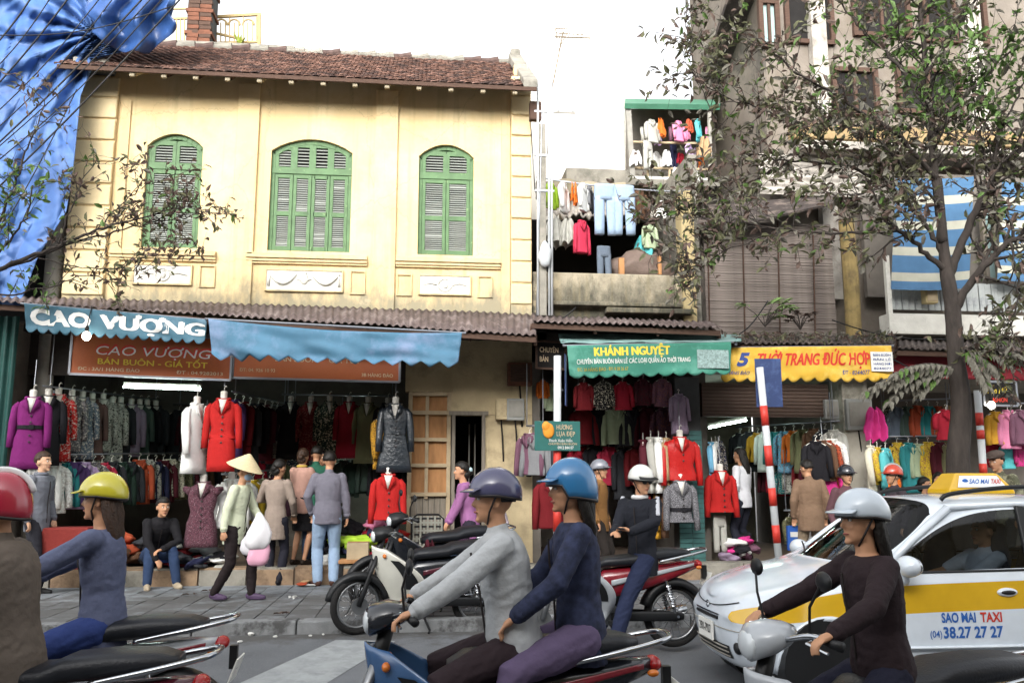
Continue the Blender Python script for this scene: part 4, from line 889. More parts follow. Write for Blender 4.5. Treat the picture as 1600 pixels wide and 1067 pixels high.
bust(860, 748, 11.7, .66, 'dark red', 'dark red zip jacket with white shoulder stripes right of the stucco wall', name='jacket_on_bust', seed=0, btn=0)
bust(1286, 704, 12.1, .68, 'magenta', 'magenta sweater hanging at the mouth of the yellow banner shop', name='sweater_on_bust', seed=3, btn=0, W=.42, sleeve=.55)
# mustard coat tucked behind the leather coat
garment('thin', 'mustard', P(598, 650, 12.5), R(50), 'mustard yellow coat half hidden behind the leather coat', .9)
# heaps of folded clothes
def heap(px, py, Y, w_, d_, h_, cols, label, seed, z=None):
    rn = random.Random(seed); c = P(px, py, Y); e = empty('clothes_heap', (c.x, Y, z if z is not None else .34), label=label, cat='clothes heap'); cols = list(cols)*2 if h_ > .3 else cols
    for k, cc in enumerate(cols):
        a = rn.uniform(0, 6.28); r_ = rn.uniform(.15, .45); sq = rn.uniform(.5, 1.2); m = MB().ell((0, 0, 0), (w_*.26*sq, d_*.3, h_*.13), nu=30, nv=16)
        m.v = [tuple(Vector(v)*(1+.5*nz(v[0]*11+k*7, v[1]*11, v[2]*20)+.3*abs(nz(v[0]*26, v[1]*26+k, v[2]*30)))) for v in m.v]
        m.build('folded_cloth', cloth(CN[cc], .8), e, smooth=True, loc=(w_*r_*math.cos(a), d_*r_*math.sin(a), h_*(.1+.75*k/len(cols))*(1.1-r_)), rz=rn.uniform(0, 3)).rotation_euler.x = rn.uniform(-.5, .5)
    return e
heap(300, 875, 12.25, .9, .5, .42, ['black', 'charcoal', 'navy', 'dark red', 'grey', 'black', 'charcoal', 'pale grey'], 'heap of dark folded clothes under the tweed dress', 1)
heap(318, 884, 12.1, .5, .3, .2, ['pale grey', 'charcoal', 'grey', 'white'], 'low pile of grey clothes and plastic right of the heap', 2)
heap(205, 830, 12.6, .9, .5, .55, ['black', 'brown', 'black', 'charcoal', 'rust'], 'dark pile of clothes behind the seated man', 3)
heap(570, 812, 12.3, 1.0, .5, .7, ['red', 'white', 'dark green', 'crimson', 'pale grey', 'lime', 'navy', 'red', 'black', 'pink'], 'mixed pile of bright clothes behind the parked motorbikes', 4)
heap(1150, 870, 12.5, .6, .4, .45, ['mauve', 'dusty plum', 'white', 'magenta', 'black'], 'purple and white clothes piled below the red cardigan', 5)
heap(480, 893, 11.85, .34, .2, .1, ['white', 'rust', 'tan'], 'scraps of white and rust cloth on the pavement by the step', 6, z=.13)
# ---- green banner shop
rack(Q(896, 634, 13.3), Q(1050, 634, 13.3), ['dark red', 'black', 'pale green', 'charcoal', 'maroon', 'dusty plum'], R(5), 'in the upper row of the green banner shop', 'jackets in the upper row of the green banner shop', scale=.98, kinds=('jacket',), railname='upper clothes rail in the green banner shop')
rack(Q(896, 696, 13.5), Q(1050, 698, 13.4), ['crimson', 'black', 'pink red', 'charcoal', 'dark red', 'maroon', 'brown'], R(15), 'in the lower row of the green banner shop', 'jackets in the lower row of the green banner shop', scale=.98, kinds=('jacket', 'thin'), railname='lower clothes rail in the green banner shop')
rack(Q(1000, 684, 12.2), Q(1046, 684, 12.05), ['maroon', 'pale grey', 'white', 'tan'], R(70), 'stacked left of the red leather jacket', 'coats left of the red leather jacket', scale=.92, kinds=('thin',))
rack(Q(1008, 765, 12.3), Q(1045, 765, 12.2), ['dark red', 'mustard', 'brown'], R(70), 'hung left of the tweed jacket on the pillar', 'coats left of the tweed jacket', scale=.8, kinds=('thin',))
rack(Q(895, 598, 12.3), Q(1050, 590, 12.3), ['dark red', 'black', 'crimson', 'maroon', 'dusty plum'], R(0), 'right under the green banner', 'tops right under the green banner', scale=.6, kinds=('shirt',))
rack(Q(822, 676, 12.2), Q(850, 676, 12.1), ['dusty plum', 'grey', 'charcoal'], R(-40), 'beside the green pole sign', 'jackets beside the green pole sign', scale=.95, kinds=('jacket',), railname='short clothes rail beside the green pole sign')
garment('coat', 'mauve', P(1060, 615, 12.2), 0, 'mauve scarfed coat hanging above the red leather jacket', .62)
garment('shirt', 'orange', P(848, 594, 12.6), 0, 'small orange top hanging behind the white pole', .4)
garment('shirt', 'pale green', P(862, 600, 12.7), R(30), 'pale green shirt hanging behind the white pole', .6)
# ---- yellow banner shop
rack(Q(1150, 676, 14.4), Q(1312, 668, 12.3), ['black', 'charcoal', 'mustard', 'white', 'teal', 'sky blue', 'orange', 'olive', 'brown', 'charcoal', 'pale grey'], R(-35), 'on the upper rail of the yellow banner shop', 'tops on the upper rail of the yellow banner shop', scale=.8, kinds=('jacket', 'thin'), railname='upper clothes rail in the yellow banner shop')
rack(Q(1195, 722, 14.2), Q(1308, 716, 12.3), ['maroon', 'crimson', 'teal', 'pale grey', 'dark red', 'maroon', 'tan', 'orange'], R(-30), 'on the lower rail of the yellow banner shop', 'tops on the lower rail of the yellow banner shop', scale=.8, kinds=('jacket', 'shirt'), railname='lower clothes rail in the yellow banner shop')
rack(Q(1108, 690, 12.4), Q(1128, 690, 12.6), ['sky blue', 'white', 'navy'], R(55), 'at the left jamb of the yellow banner shop', 'tops at the left jamb of the yellow banner shop', scale=.75, kinds=('shirt',))
rack(Q(1268, 690, 12.0), Q(1305, 684, 12.1), ['black', 'brown', 'rust', 'white'], R(-20), 'fanned above the magenta sweater', 'tops fanned above the magenta sweater', scale=.85, kinds=('shirt',))
garment('trousers', 'pale grey', P(1124, 805, 12.4), R(10), 'pale grey trousers hung below the red cardigan', .55, topper=None)
rack(Q(1225, 808, 12.5), Q(1300, 806, 12.4), ['olive', 'pale green', 'white', 'crimson', 'black'], R(25), 'on the low rack under the magenta sweater', 'clothes on the low rack under the magenta sweater', scale=.6, kinds=('shirt', 'rag'), railname='low clothes rack under the magenta sweater')
# ---- right-hand shop behind the tree
rack(Q(1376, 636, 13.3), Q(1490, 632, 13.3), ['black', 'blue grey', 'slate green', 'rust', 'teal', 'rust', 'tan'], R(12), 'in the upper row behind the tree trunk', 'jackets in the upper row behind the tree trunk', scale=.82, kinds=('jacket',), railname='upper clothes rail behind the tree trunk')
rack(Q(1376, 692, 13.2), Q(1490, 690, 13.2), ['black', 'yellow', 'teal', 'pale green', 'yellow', 'maroon', 'olive'], R(14), 'in the lower row behind the tree trunk', 'jackets in the lower row behind the tree trunk', scale=.85, kinds=('coat', 'jacket'), railname='lower clothes rail behind the tree trunk')
garment('rag', 'magenta', P(1368, 640, 12.2), 0, 'crumpled magenta scarf hanging on the pillar', 1.05, topper=None, seed=1, name='scarf', sx=.8)
rack(Q(1352, 695, 12.1), Q(1390, 700, 12.1), ['cream', 'yellow', 'turquoise'], R(40), 'below the magenta scarf', 'tops below the magenta scarf', scale=.8, kinds=('thin', 'shirt'))
garment('rag', 'orange', P(1392, 735, 12.0), 0, 'orange bag-shaped cloth below the turquoise top', .7, topper=None, seed=2)
garment('blouse', 'crimson', P(1478, 640, 12.4), 0, 'crimson ruffled top left of the tree trunk', .8, sx=1.2)
rack(Q(1545, 640, 12.5), Q(1625, 640, 12.4), ['mustard', 'pink', 'dusty plum', 'pink'], R(5), 'in the right-edge shop', 'tops in the shop at the right edge', scale=.85, kinds=('jacket', 'shirt'), railname='clothes rail in the shop at the right edge')
rack(Q(1540, 690, 12.8), Q(1625, 690, 12.7), ['crimson', 'turquoise', 'magenta', 'sky blue'], R(0), 'below the pink tops far right', 'tops below the pink tops at the right edge', scale=.6, kinds=('shirt',))
# ================================================================= washing on the terrace and balcony
def line(a, b, Y, label, r=.008):
    A, B = P(*a, Y), P(*b, Y); e = empty('washing_line', (A+B)/2, label=label, cat='line')
    MB().tube([A.lerp(B, t)-e.location-Vector((0, 0, .05*math.sin(math.pi*t))) for t in np.linspace(0, 1, 8)], r, 5).build('wire', m_hook, e); return e
line((838, 277), (1075, 300), 12.75, 'washing line above the grey terrace', .014)
W_ = [('shirt', 'lime', 860, 286, .62, 40, 'lime green shirt'), ('shirt', 'white', 880, 286, .72, 60, 'white shirt beside the lime one'), ('rag', 'orange', 899, 288, .75, 80, 'narrow orange cloth between two white shirts'), ('shirt', 'white', 911, 288, .66, 55, 'white top right of the orange cloth'), ('rag', 'pale grey', 868, 340, .9, 20, 'pale crumpled rag in the lower row'), ('rag', 'pale grey', 885, 343, .85, -10, 'thin pale rag next to the red cloth')]
for k, (kd, c, px, py, s_, rz, lb) in enumerate(W_): garment(kd, c, P(px, py, 12.75), R(rz), lb+' drying on the terrace', s_, topper=None, group='washing on the terrace', sx=.8 if kd == 'rag' else 1)
garment('trousers', 'pale blue', P(945, 289, 12.72), R(5), 'large pale blue jeans drying at the middle of the terrace line', .86, topper=None, group='washing on the terrace', sx=1.1)
garment('trousers', 'pale blue', P(974, 291, 12.72), R(-5), 'second pale blue jeans drying right of the first', .84, topper=None, group='washing on the terrace', sx=1.1)
garment('jacket', 'pink red', P(908, 345, 12.8), R(20), 'bright red jacket drying in the dark of the terrace', .85, topper=None, group='washing on the terrace', sx=.7)
garment('trousers', 'blue grey', P(943, 385, 12.85), R(5), 'dark grey trousers hung low on the terrace', .6, topper=None, group='washing on the terrace')
B_ = [('shirt', 'pale grey', 1018, 188, .62, 15, 'grey shirt'), ('rag', 'orange', 1035, 188, .7, 60, 'orange cloth'), ('shirt', 'pink', 1060, 190, .55, 20, 'pink striped shirt'), ('rag', 'rust', 1078, 188, .5, 40, 'rust cloth'), ('shirt', 'turquoise', 1090, 188, .62, 60, 'pale turquoise shirt'), ('rag', 'tan', 1100, 215, .8, 10, 'tan cloth'), ('trousers', 'pale grey', 1012, 222, .55, 30, 'pale trousers'), ('rag', 'white', 993, 236, .6, 10, 'white rag'), ('rag', 'white', 1042, 236, .6, 20, 'white bundle'), ('shirt', 'lilac', 1076, 226, .55, 50, 'lilac top'), ('rag', 'pale grey', 1086, 268, .5, 0, 'pale rag on the lower bar'), ('rag', 'white', 1058, 262, .5, 0, 'small white towel')]
for kd, c, px, py, s_, rz, lb in B_: garment(kd, c, P(px, py, 14.1), R(rz), lb+' drying on the green-roofed balcony', s_, topper=None, group='washing on the green-roofed balcony')
B2 = [('shirt', 'pale grey', 1003, 200, .5, 70, 'thin grey shirt at the left end'), ('rag', 'lilac', 1026, 205, .6, 30, 'lilac cloth behind the grey shirt'), ('shirt', 'dusty plum', 1047, 200, .5, 75, 'plum top'), ('rag', 'pink', 1070, 200, .55, 0, 'pink towel'), ('shirt', 'white', 1026, 238, .5, 40, 'white vest in the lower row'), ('rag', 'crimson', 1064, 240, .45, 15, 'crimson rag in the lower row'), ('shirt', 'orange', 1094, 240, .45, 50, 'orange top in the lower row'), ('trousers', 'navy', 1052, 226, .5, 40, 'navy trousers in the lower row'), ('shirt', 'pink', 1105, 200, .5, 65, 'pink top at the right end'), ('rag', 'mauve', 1084, 232, .6, 5, 'mauve cloth in the lower row')]
for kd, c, px, py, s_, rz, lb in B2: garment(kd, c, P(px, py, 14.5), R(rz), lb+' of the green-roofed balcony', s_, topper=None, group='washing on the green-roofed balcony')
T2 = [('rag', 'pale grey', 876, 348, .95, 10, 'torn grey rag at the left of the dark terrace room'), ('rag', 'charcoal', 925, 300, .8, 0, 'charcoal cloth beside the pale jeans'), ('rag', 'white', 862, 345, .5, 15, 'small white rag under the lime shirt'), ('shirt', 'grey', 921, 292, .55, 60, 'grey top left of the pale jeans'), ('shirt', 'brown', 999, 298, .7, 30, 'brown top right of the pale jeans'), ('rag', 'turquoise', 1005, 370, .8, 5, 'turquoise cloth low on the terrace'), ('shirt', 'pale green', 1015, 350, .6, 20, 'pale green top low on the terrace'), ('rag', 'white', 1035, 315, .6, 5, 'white cloth at the right end of the terrace line')]
for kd, c, px, py, s_, rz, lb in T2: garment(kd, c, P(px, py, 12.95), R(rz), lb, s_, topper=None, group='washing on the terrace')
tb2 = empty('covered_bundle', P(1000, 425, 13.0), label='brown cloth bundle sitting on the terrace parapet', cat='bundle')
m = MB().ell((0, 0, .06), (.5, .25, .26), nu=24, nv=14); m.v = [tuple(Vector(v)*(1+.4*nz(v[0]*6, v[1]*4, v[2]*7)+.15*nz(v[0]*15, v[1]*15, v[2]*15))) for v in m.v]; m.build('cloth', cloth('#6a5c54'), tb2, smooth=True)
MB().box((-.35, -.2, .02), (.08, .08, .28)).box((.25, -.25, .05), (.05, .05, .3)).build('crate_leg', m_ply, tb2)
# ================================================================= banners and sign boards
def banner(name, tl_, tr_, bl_, br_, Y, m, label, fold=.03, scallop=0, ns=14, texts=(), border=None, nu=80, sag=0, Yb=None, zig=False):
    e = empty(name, P((bl_[0]+br_[0])/2, (bl_[1]+br_[1])/2, Y), label=label, cat='banner'); sd_ = hash(name) % 7
    A, B, C_, D_ = (P(*q, Y) for q in (bl_, br_, tl_, tr_))
    def pt(u, v):
        p = (A+(B-A)*u)*(1-v)+(C_+(D_-C_)*u)*v
        f = fold*(math.sin(u*19+v*5+2*nz(u*3, v*2, label.__len__()))*.5+1.2*nz(u*6, v*3+u*2, len(label)))*(1.15-v*.8)
        return p+Vector((0, f, -sag*math.sin(math.pi*u)*(v)))-e.location
    def surf(u, v):
        p = pt(u, v); n = (pt(u+.004, v)-p).cross(pt(u, v+.01)-p).normalized(); return p, n
    def g(u, v):
        if scallop:
            ph = (u*ns) % 1.0; d = (abs(ph-.5)*2 if zig else 1-math.sin(math.pi*ph)); v2 = -scallop*(1-d)*(1-v)
        else: v2 = 0
        return pt(u, v+v2)
    MB().grid(g, nu*2 if scallop else nu, 12).build('cloth', m, e, smooth=True, solid=.004)
    for t in texts: lettering(surf, *t[:5], t[5], e, **{'off': .009, **(t[6] if len(t) > 6 else {})})
    MB().tube([C_-e.location+Vector((-.05, .02, 0)), D_-e.location+Vector((.05, .02, 0))], .015, 6).build('pole', m_hook, e)
    return e
m_tw = mat('letter_white', '#c9c9c5', rough=.7, var=.05); m_ty = mat('letter_yellow', '#c9b13a', rough=.7, var=.08); m_tr = mat('letter_red', '#b83426', rough=.7, var=.08); m_tb = mat('letter_blue', '#2c3f78', rough=.7, var=.08); m_tg = mat('letter_olive', '#9a8a2c', rough=.7, var=.08); m_tp = mat('letter_pale', '#b9a486', rough=.7)
m_bn1 = mat('banner_blue', '#3c6070', rough=.75, var=.15, scale=4, c2='#5f7685', c2scale=3, c2lo=.52, c2hi=.75)
banner('cloth_banner', (38, 474), (324, 500), (40, 512), (320, 532), 11.0, m_bn1, 'blue cloth banner with large white name at the left', fold=.02, scallop=.2, ns=16, texts=[('CAO', .03, .36, .2, .82, m_tw, dict(bold=.055)), ('VƯỢNG', .42, .985, .2, .82, m_tw, dict(bold=.055))])
m_bn2 = mat('banner_blue_pale', '#426a82', rough=.7, var=.12, scale=3, c2='#7686a4', c2scale=1.8, c2lo=.5, c2hi=.75)
banner('cloth_banner', (326, 498), (722, 520), (330, 552), (716, 566), 10.95, m_bn2, 'plain sagging blue cloth valance with pointed edge', fold=.05, scallop=.22, ns=13, zig=True, sag=.06)
m_or = mat('signboard_orange', '#9a4f22', rough=.5, var=.12, scale=2.5, c2='#7d3a20', c2scale=1.2, c2lo=.45, c2hi=.75)
def board(name, bl_, br_, tl_, Y, m, label, texts, edge=m_hook, depth=.08, cat='sign'):
    A, B, C_ = P(*bl_, Y), P(*br_, Y), P(*tl_, Y); c = (A+B)/2; e = empty(name, c, label=label, cat=cat)
    U, V = B-A, Vector((0, 0, C_.z-A.z)); n = U.cross(V).normalized()
    q = [A, B, B+V, A+V]; q = [p-c for p in q]
    MB().add(q+[p-n*depth for p in q], [(0, 1, 2, 3), (7, 6, 5, 4), (0, 4, 5, 1), (1, 5, 6, 2), (2, 6, 7, 3), (3, 7, 4, 0)]).build('panel', m, e)
    if edge is not None:
        for a, b in ((0, 1), (1, 2), (2, 3), (3, 0)): MB().bar(q[a], q[b], .03, .03).build('trim', edge, e)
    s = lambda u, v: (q[0]+U*u+V*v, n)
    for t in texts: lettering(s, *t[:5], t[5], e, **{'off': .004, **(t[6] if len(t) > 6 else {})})
    return e
board('shop_sign', (108, 584), (360, 594), (108, 518), 11.75, m_or, 'orange shop sign with red name above the coat shop', [('CAO', .15, .4, .5, .74, m_tr, dict(bold=.05, shear=.15)), ('VƯỢNG', .44, .87, .5, .74, m_tr, dict(bold=.05, shear=.15)), ('CAO', .155, .4, .485, .7, m_tw, dict(bold=.0, shear=.15, off=.008)), ('VƯỢNG', .445, .87, .485, .7, m_tw, dict(bold=.0, shear=.15, off=.008)), ('BÁN BUÔN - GIÁ TỐT', .17, .85, .26, .4, m_ty, dict(bold=.02)), ('ĐC : 3A/1 HÀNG ĐÀO', .05, .43, .1, .18, m_tp), ('ĐT : 04.9282013', .66, .95, .1, .18, m_tp)])
board('shop_sign', (363, 590), (624, 597), (363, 530), 11.78, m_or, 'second orange shop sign behind the plain blue valance', [('BÁN BUÔN', .25, .5, .46, .6, m_tp, dict(bold=.02)), ('GIÁ TỐT', .57, .76, .46, .6, m_tp, dict(bold=.02)), ('ĐT: 04. 926 10 93', .04, .25, .17, .26, m_tp), ('3B HÀNG ĐÀO', .77, .96, .12, .21, m_tp), ('THỜI TRANG', .14, .8, .72, .97, m_tw, dict(bold=.03, shear=.2))])
m_bg = mat('banner_green', '#32705f', rough=.75, var=.12, scale=4, c2='#4a8272', c2scale=2.5)
m_gp = mat('grey_patch', '#7e9390', rough=.8, var=.4, scale=40)
gb = banner('cloth_banner', (886, 540), (1142, 534), (890, 586), (1142, 580), 10.9, m_bg, 'green cloth banner with yellow name over the middle shop', fold=.022, scallop=.12, ns=11, texts=[('KHÁNH NGUYỆT', .16, .62, .62, .92, m_ty, dict(bold=.05)), ('CHUYÊN BÁN BUÔN BÁN LẺ CÁC LOẠI QUẦN ÁO THỜI TRANG', .05, .745, .36, .52, m_tw, dict(bold=.02)), ('ĐC: 3A HÀNG ĐÀO - ĐT: 9 28 26 67', .05, .36, .12, .24, m_tg)])
c0_, c1_ = P(1090, 575, 10.87)-gb.location, P(1138, 547, 10.87)-gb.location
MB().box(((c0_+c1_)/2), (c1_.x-c0_.x, .008, c1_.z-c0_.z)).build('patch', m_gp, gb)
m_hood = mat('hood_fabric', '#7d9b98', rough=.8, var=.15, scale=3, c2='#5c7a76', c2scale=2)
hd = empty('awning_hood', P(1010, 530, 11.2), label='faded grey-green awning hood above the green banner', cat='awning')
def hood(u, v): a = P(878+280*u, 536-3*u, 10.92); b = P(872+286*u, 521+2*u, 12.0); p = a*(1-v)+b*v; return p+Vector((0, 0, .02*nz(u*8, v*3)-.04*math.sin(math.pi*v)))-hd.location
MB().grid(hood, 50, 10).build('cloth', m_hood, hd, smooth=True, solid=.008)
for px in (880, 1010, 1150): MB().bar(P(px, 538, 10.95)-hd.location, P(px, 528, 12.2)-hd.location, .03).build('arm', m_hook, hd)
m_by = mat('banner_yellow', '#bd9630', rough=.7, var=.1, scale=4, c2='#c9a850', c2scale=3)
yb = banner('cloth_banner', (1143, 543), (1392, 540), (1126, 590), (1396, 590), 11.1, m_by, 'yellow cloth banner with red name and blue five', fold=.02, scallop=.14, ns=13, texts=[('5', .065, .125, .4, .82, m_tb, dict(bold=.05)), ('THỜI TRANG ĐỨC HỢP', .175, .86, .4, .8, m_tr, dict(bold=.045)), ('HÀNG ĐÀO', .03, .155, .1, .22, m_tb), ('ĐT - 8244077', .7, .855, .1, .24, m_tb)])
c0_, c1_ = P(1362, 580, 11.06)-yb.location, P(1394, 550, 11.06)-yb.location
MB().box(((c0_+c1_)/2), (c1_.x-c0_.x, .008, c1_.z-c0_.z)).build('patch', m_tw, yb)
sp = flat(Vector((c0_.x, c0_.y-.006, c0_.z)), Vector((c1_.x, c0_.y-.006, c0_.z)), Vector((c0_.x, c0_.y-.006, c1_.z)))
for r_ in range(4):
    lettering(sp, ['BÁN BUÔN', 'BÁN LẺ', 'HÀNG MỚI', '8244077'][r_], .1, .9, .78-.23*r_, .9-.23*r_, m_tb, yb, bold=.01)
m_br = mat('banner_red', '#6e1620', rough=.8, var=.15)
banner('cloth_banner', (1396, 548), (1660, 554), (1396, 590), (1660, 596), 11.9, m_br, 'dark red pleated valance behind the tree trunk', fold=.03)
board('shop_sign', (838, 575), (884, 577), (838, 533), 11.9, m_dark, 'small dark sign left of the green banner', [('CHUYÊN', .12, .75, .6, .8, m_tp), ('BÁN', .12, .4, .25, .45, m_tp)], edge=m_wood_d)
board('shop_sign', (1538, 633), (1590, 634), (1538, 596), 11.85, m_dark, 'small black sign with yellow script right of the tree', [('Yến Mỹ', .12, .72, .5, .78, m_ty, dict(shear=.3)), ('FASHION', .2, .7, .15, .34, m_tr)], edge=m_hook)
# ================================================================= pole signs
m_pw = mat('pole_white', '#b4b8ba', rough=.5, var=.06, c2='#a8a8a4', c2scale=5, c2lo=.6, c2hi=.8); m_prd = mat('pole_red', '#b8342a', rough=.5, var=.1)
def striped_pole(base, top, r, bands, label, red_first=True, whitefrac=0):
    base, top = Vector(base), Vector(top); e = empty('sign_pole', base, label=label, cat='pole')
    MB().tube([Vector((0, 0, 0)), top-base], r*.97, 12).build('shaft', m_pw, e, smooth=True)
    for t0, t1 in bands: MB().tube([(top-base)*t0, (top-base)*t1], r*1.02, 12).build('red_band', m_prd, e, smooth=True)
    return e
def plate(c, w_, h_, rz, m, label, name='traffic_sign', cat='sign', texts=()):
    e = empty(name, c, rz, label=label, cat=cat); MB().box((0, 0, 0), (w_, .012, h_)).build('plate', m, e, bevel=.004)
    MB().tube([(-.02, .03, -.12), (.0, .07, -.12), (.04, .03, -.12)], .008, 6).build('clamp', m_hook, e)
    s = lambda u, v: (Vector(((u-.5)*w_, -.006, (v-.5)*h_)), Vector((0, -1, 0)))
    for t in texts: lettering(s, *t[:5], t[5], e, **{'off': .003, **(t[6] if len(t) > 6 else {})})
    return e
m_bl = mat('sign_blue', '#26375f', rough=.5, var=.1, c2='#3c4d74', c2scale=5)
# right pole stands at the kerb
yk = 9.35
b_ = P(1216, 865, yk); t_ = P(1187, 574, yk); d_ = (t_-b_); b_ = b_-d_*((b_.z-SZ)/d_.z)
L_ = (t_-b_).length
def fr_(y): z = P(1200, y, yk).z; return (z-b_.z)/(t_.z-b_.z)
striped_pole(b_, t_, .042, [(fr_(665), fr_(634)), (fr_(728), fr_(696)), (fr_(790), fr_(762)), (fr_(848), fr_(820))], 'leaning red and white striped pole in front of the yellow banner shop')
plate(P(1201, 598, yk+.07), .30, .56, R(-8), m_bl, 'blue rectangular traffic sign seen from behind on the striped pole')
b_ = G(870, 940, SZ); t_ = P(871, 556, b_.y); yk = b_.y
def fr_(y): z = P(870, y, yk).z; return (z-b_.z)/(t_.z-b_.z)
striped_pole((b_.x, yk, SZ), (t_.x, yk, t_.z), .046, [(fr_(742), fr_(702)), (fr_(830), fr_(785))], 'upright white pole with red band in front of the green banner')
plate(P(884, 594, yk+.1), .16, .62, R(75), m_bl, 'blue sign seen edge-on on the upright white pole')
m_gn = mat('sign_green', '#2a5f5a', rough=.5, var=.1)
gp = plate(P(871, 681, yk-.07), .55, .345, R(4), m_gn, 'small dark green advertising plate on the upright white pole', name='advert_plate', texts=[('HƯƠNG', .48, .82, .72, .88, m_tp), ('LỤA ĐẸP', .48, .88, .5, .66, m_tp), ('Thanh Xuân Hiền', .3, .82, .3, .4, m_tw), ('CHUYÊN BÁN BUÔN', .3, .92, .2, .27, m_tp), ('0912 844 07', .5, .85, .06, .16, m_tw)])
m = MB().ell((0, 0, 0), (.07, .02, .09), nu=14, nv=8).ell((-.03, -.005, .05), (.05, .02, .06), nu=14, nv=8); m.build('yellow_fruit_emblem', mat('emblem', '#d08a2c', rough=.6, var=.2), gp, smooth=True, loc=(-.11, -.015, .06))
yk = 10.2; b_ = G(1540, 900, SZ); b_ = Vector((P(1540, 800, yk).x, yk, SZ)); t_ = P(1527, 610, yk)
def fr_(y): z = P(1532, y, yk).z; return (z-b_.z)/(t_.z-b_.z)
striped_pole(b_, t_, .045, [(fr_(686), fr_(672)), (fr_(665), fr_(645)), (fr_(742), fr_(724))], 'striped pole between the tree trunk and the flat-capped man')
# lamps: fluorescent tubes and bulbs (lit in the photograph)
m_tube = mat('tube_light', '#e4fff4', emit=34); m_bulb = mat('bulb_light', '#fff4e0', emit=14)
def tube_lamp(a, b, Y, label, Y2=None):
    A, B = P(*a, Y), P(*b, Y2 or Y); e = empty('tube_lamp', (A+B)/2, label=label, cat='lamp')
    MB().tube([A-e.location, B-e.location], .016, 8).build('tube', m_tube, e); MB().bar(A-e.location+Vector((0, .03, .04)), B-e.location+Vector((0, .03, .04)), .05).build('fitting', m_white, e); return e
tube_lamp((193, 604), (313, 608), 12.3, 'lit fluorescent tube under the orange sign')
tube_lamp((1108, 668), (1166, 656), 13.6, 'lit fluorescent tube at the ceiling of the yellow banner shop', 13.0)
tube_lamp((540, 713), (618, 715), 14.9, 'lit tube over the low rail at the back of the coat shop')
for px, py, Y, lb in ((135, 525, 10.9, 'bare lit bulb under the blue name banner'), (1549, 633, 11.8, 'bare lit bulb under the black sign')):
    e = empty('bulb', P(px, py, Y), label=lb, cat='lamp'); MB().ell((0, 0, 0), (.05, .05, .06)).build('glass', m_bulb, e, smooth=True); MB().lathe([(.025, .05), (.025, .1), (.01, .13)], 10).tube([(0, 0, .12), (0, .1, .4)], .006, 5).build('socket', m_dark, e)
# ================================================================= people
m_skin = mat('skin', '#b98a6a', rough=.6, var=.08, scale=14, spec=.4)
m_skin2 = mat('skin_pale', '#c69b7d', rough=.6, var=.08, scale=14, spec=.4)
m_hair = mat('hair_black', '#17130f', rough=.5, var=.4, scale=30, stretch=(1, 1, .3), bump=.5, bscale=90)
m_hairb = mat('hair_brown', '#3c2a1e', rough=.5, var=.4, scale=30, bump=.5, bscale=90)
m_eye = mat('eye_dark', '#1a1310', rough=.2)
m_lip = mat('lip', '#9a5a50', rough=.5)
def ik(a, b, l1, l2, pole):
    a, b = Vector(a), Vector(b); d = b-a; L = d.length
    if L > (l1+l2)*.995: b = a+d*((l1+l2)*.995/L); d = b-a; L = d.length
    t = (l1*l1-l2*l2+L*L)/(2*L); h = math.sqrt(max(0, l1*l1-t*t)); dn = d.normalized(); p = Vector(pole); p = p-dn*p.dot(dn)
    if p.length < 1e-6: p = Vector((0, 0, 1))-dn*dn.z
    return a+dn*t+p.normalized()*h, b
def taper(mb, pts, rs, n=12, flat_=1.0, upv=None):      # rounded closed limb
    pts = [Vector(p) for p in pts]; a = (pts[1]-pts[0]).normalized(); b = (pts[-1]-pts[-2]).normalized()
    P_ = [pts[0]-a*rs[0]*.8, pts[0]-a*rs[0]*.45]+pts+[pts[-1]+b*rs[-1]*.45, pts[-1]+b*rs[-1]*.8]
    R_ = [rs[0]*.4, rs[0]*.82]+list(rs)+[rs[-1]*.82, rs[-1]*.4]
    mb.tube(P_, R_, n, flat=flat_, up=upv)
def remesh(mb, name, m, parent, vox, smooth=3, fold=0, ff=11, seed=0, extra=None):
    me = mb.mesh(name); bm = bmesh.new(); bm.from_mesh(me); bmesh.ops.recalc_face_normals(bm, faces=bm.faces); bm.to_mesh(me); bm.free()
    me.materials.append(m)
    o = bpy.data.objects.new(name, me); col.objects.link(o); o.parent = parent
    md = o.modifiers.new('r', 'REMESH'); md.mode = 'VOXEL'; md.voxel_size = vox
    md = o.modifiers.new('s', 'SMOOTH'); md.factor = .5; md.iterations = smooth
    _pending.append((o, fold, ff, seed)); return o
def finish_remesh():
    dg = bpy.context.evaluated_depsgraph_get(); done = []
    for o, fold, ff, seed in _pending:
        me = bpy.data.meshes.new_from_object(o.evaluated_get(dg)); done.append((o, me, fold, ff, seed))
    for o, me, fold, ff, seed in done:
        old = o.data; o.modifiers.clear(); me.name = o.name; o.data = me
        n = len(me.vertices); me.polygons.foreach_set('use_smooth', [True]*len(me.polygons))
        if fold:
            co = np.zeros(n*3); me.vertices.foreach_get('co', co); co = co.reshape(-1, 3); no = np.zeros(n*3); me.vertices.foreach_get('normal', no); no = no.reshape(-1, 3)
            d = np.array([.45*noise.noise(Vector((c[0]*ff*.7+seed, c[1]*ff*.7, c[2]*ff*.6)))+(.55-2.2*abs(noise.noise(Vector((c[0]*ff*.9+seed, c[1]*ff*.9+3, c[2]*ff*1.9+c[0]*ff*1.1)))))*.7+(.3-1.6*abs(noise.noise(Vector((c[0]*ff*1.6+c[2]*ff*1.2, c[1]*ff*1.8+9, c[2]*ff*2.6-c[1]*ff+seed)))))*.45 for c in co])
            me.vertices.foreach_set('co', (co+no*(d*fold)[:, None]).ravel())
        me.update()
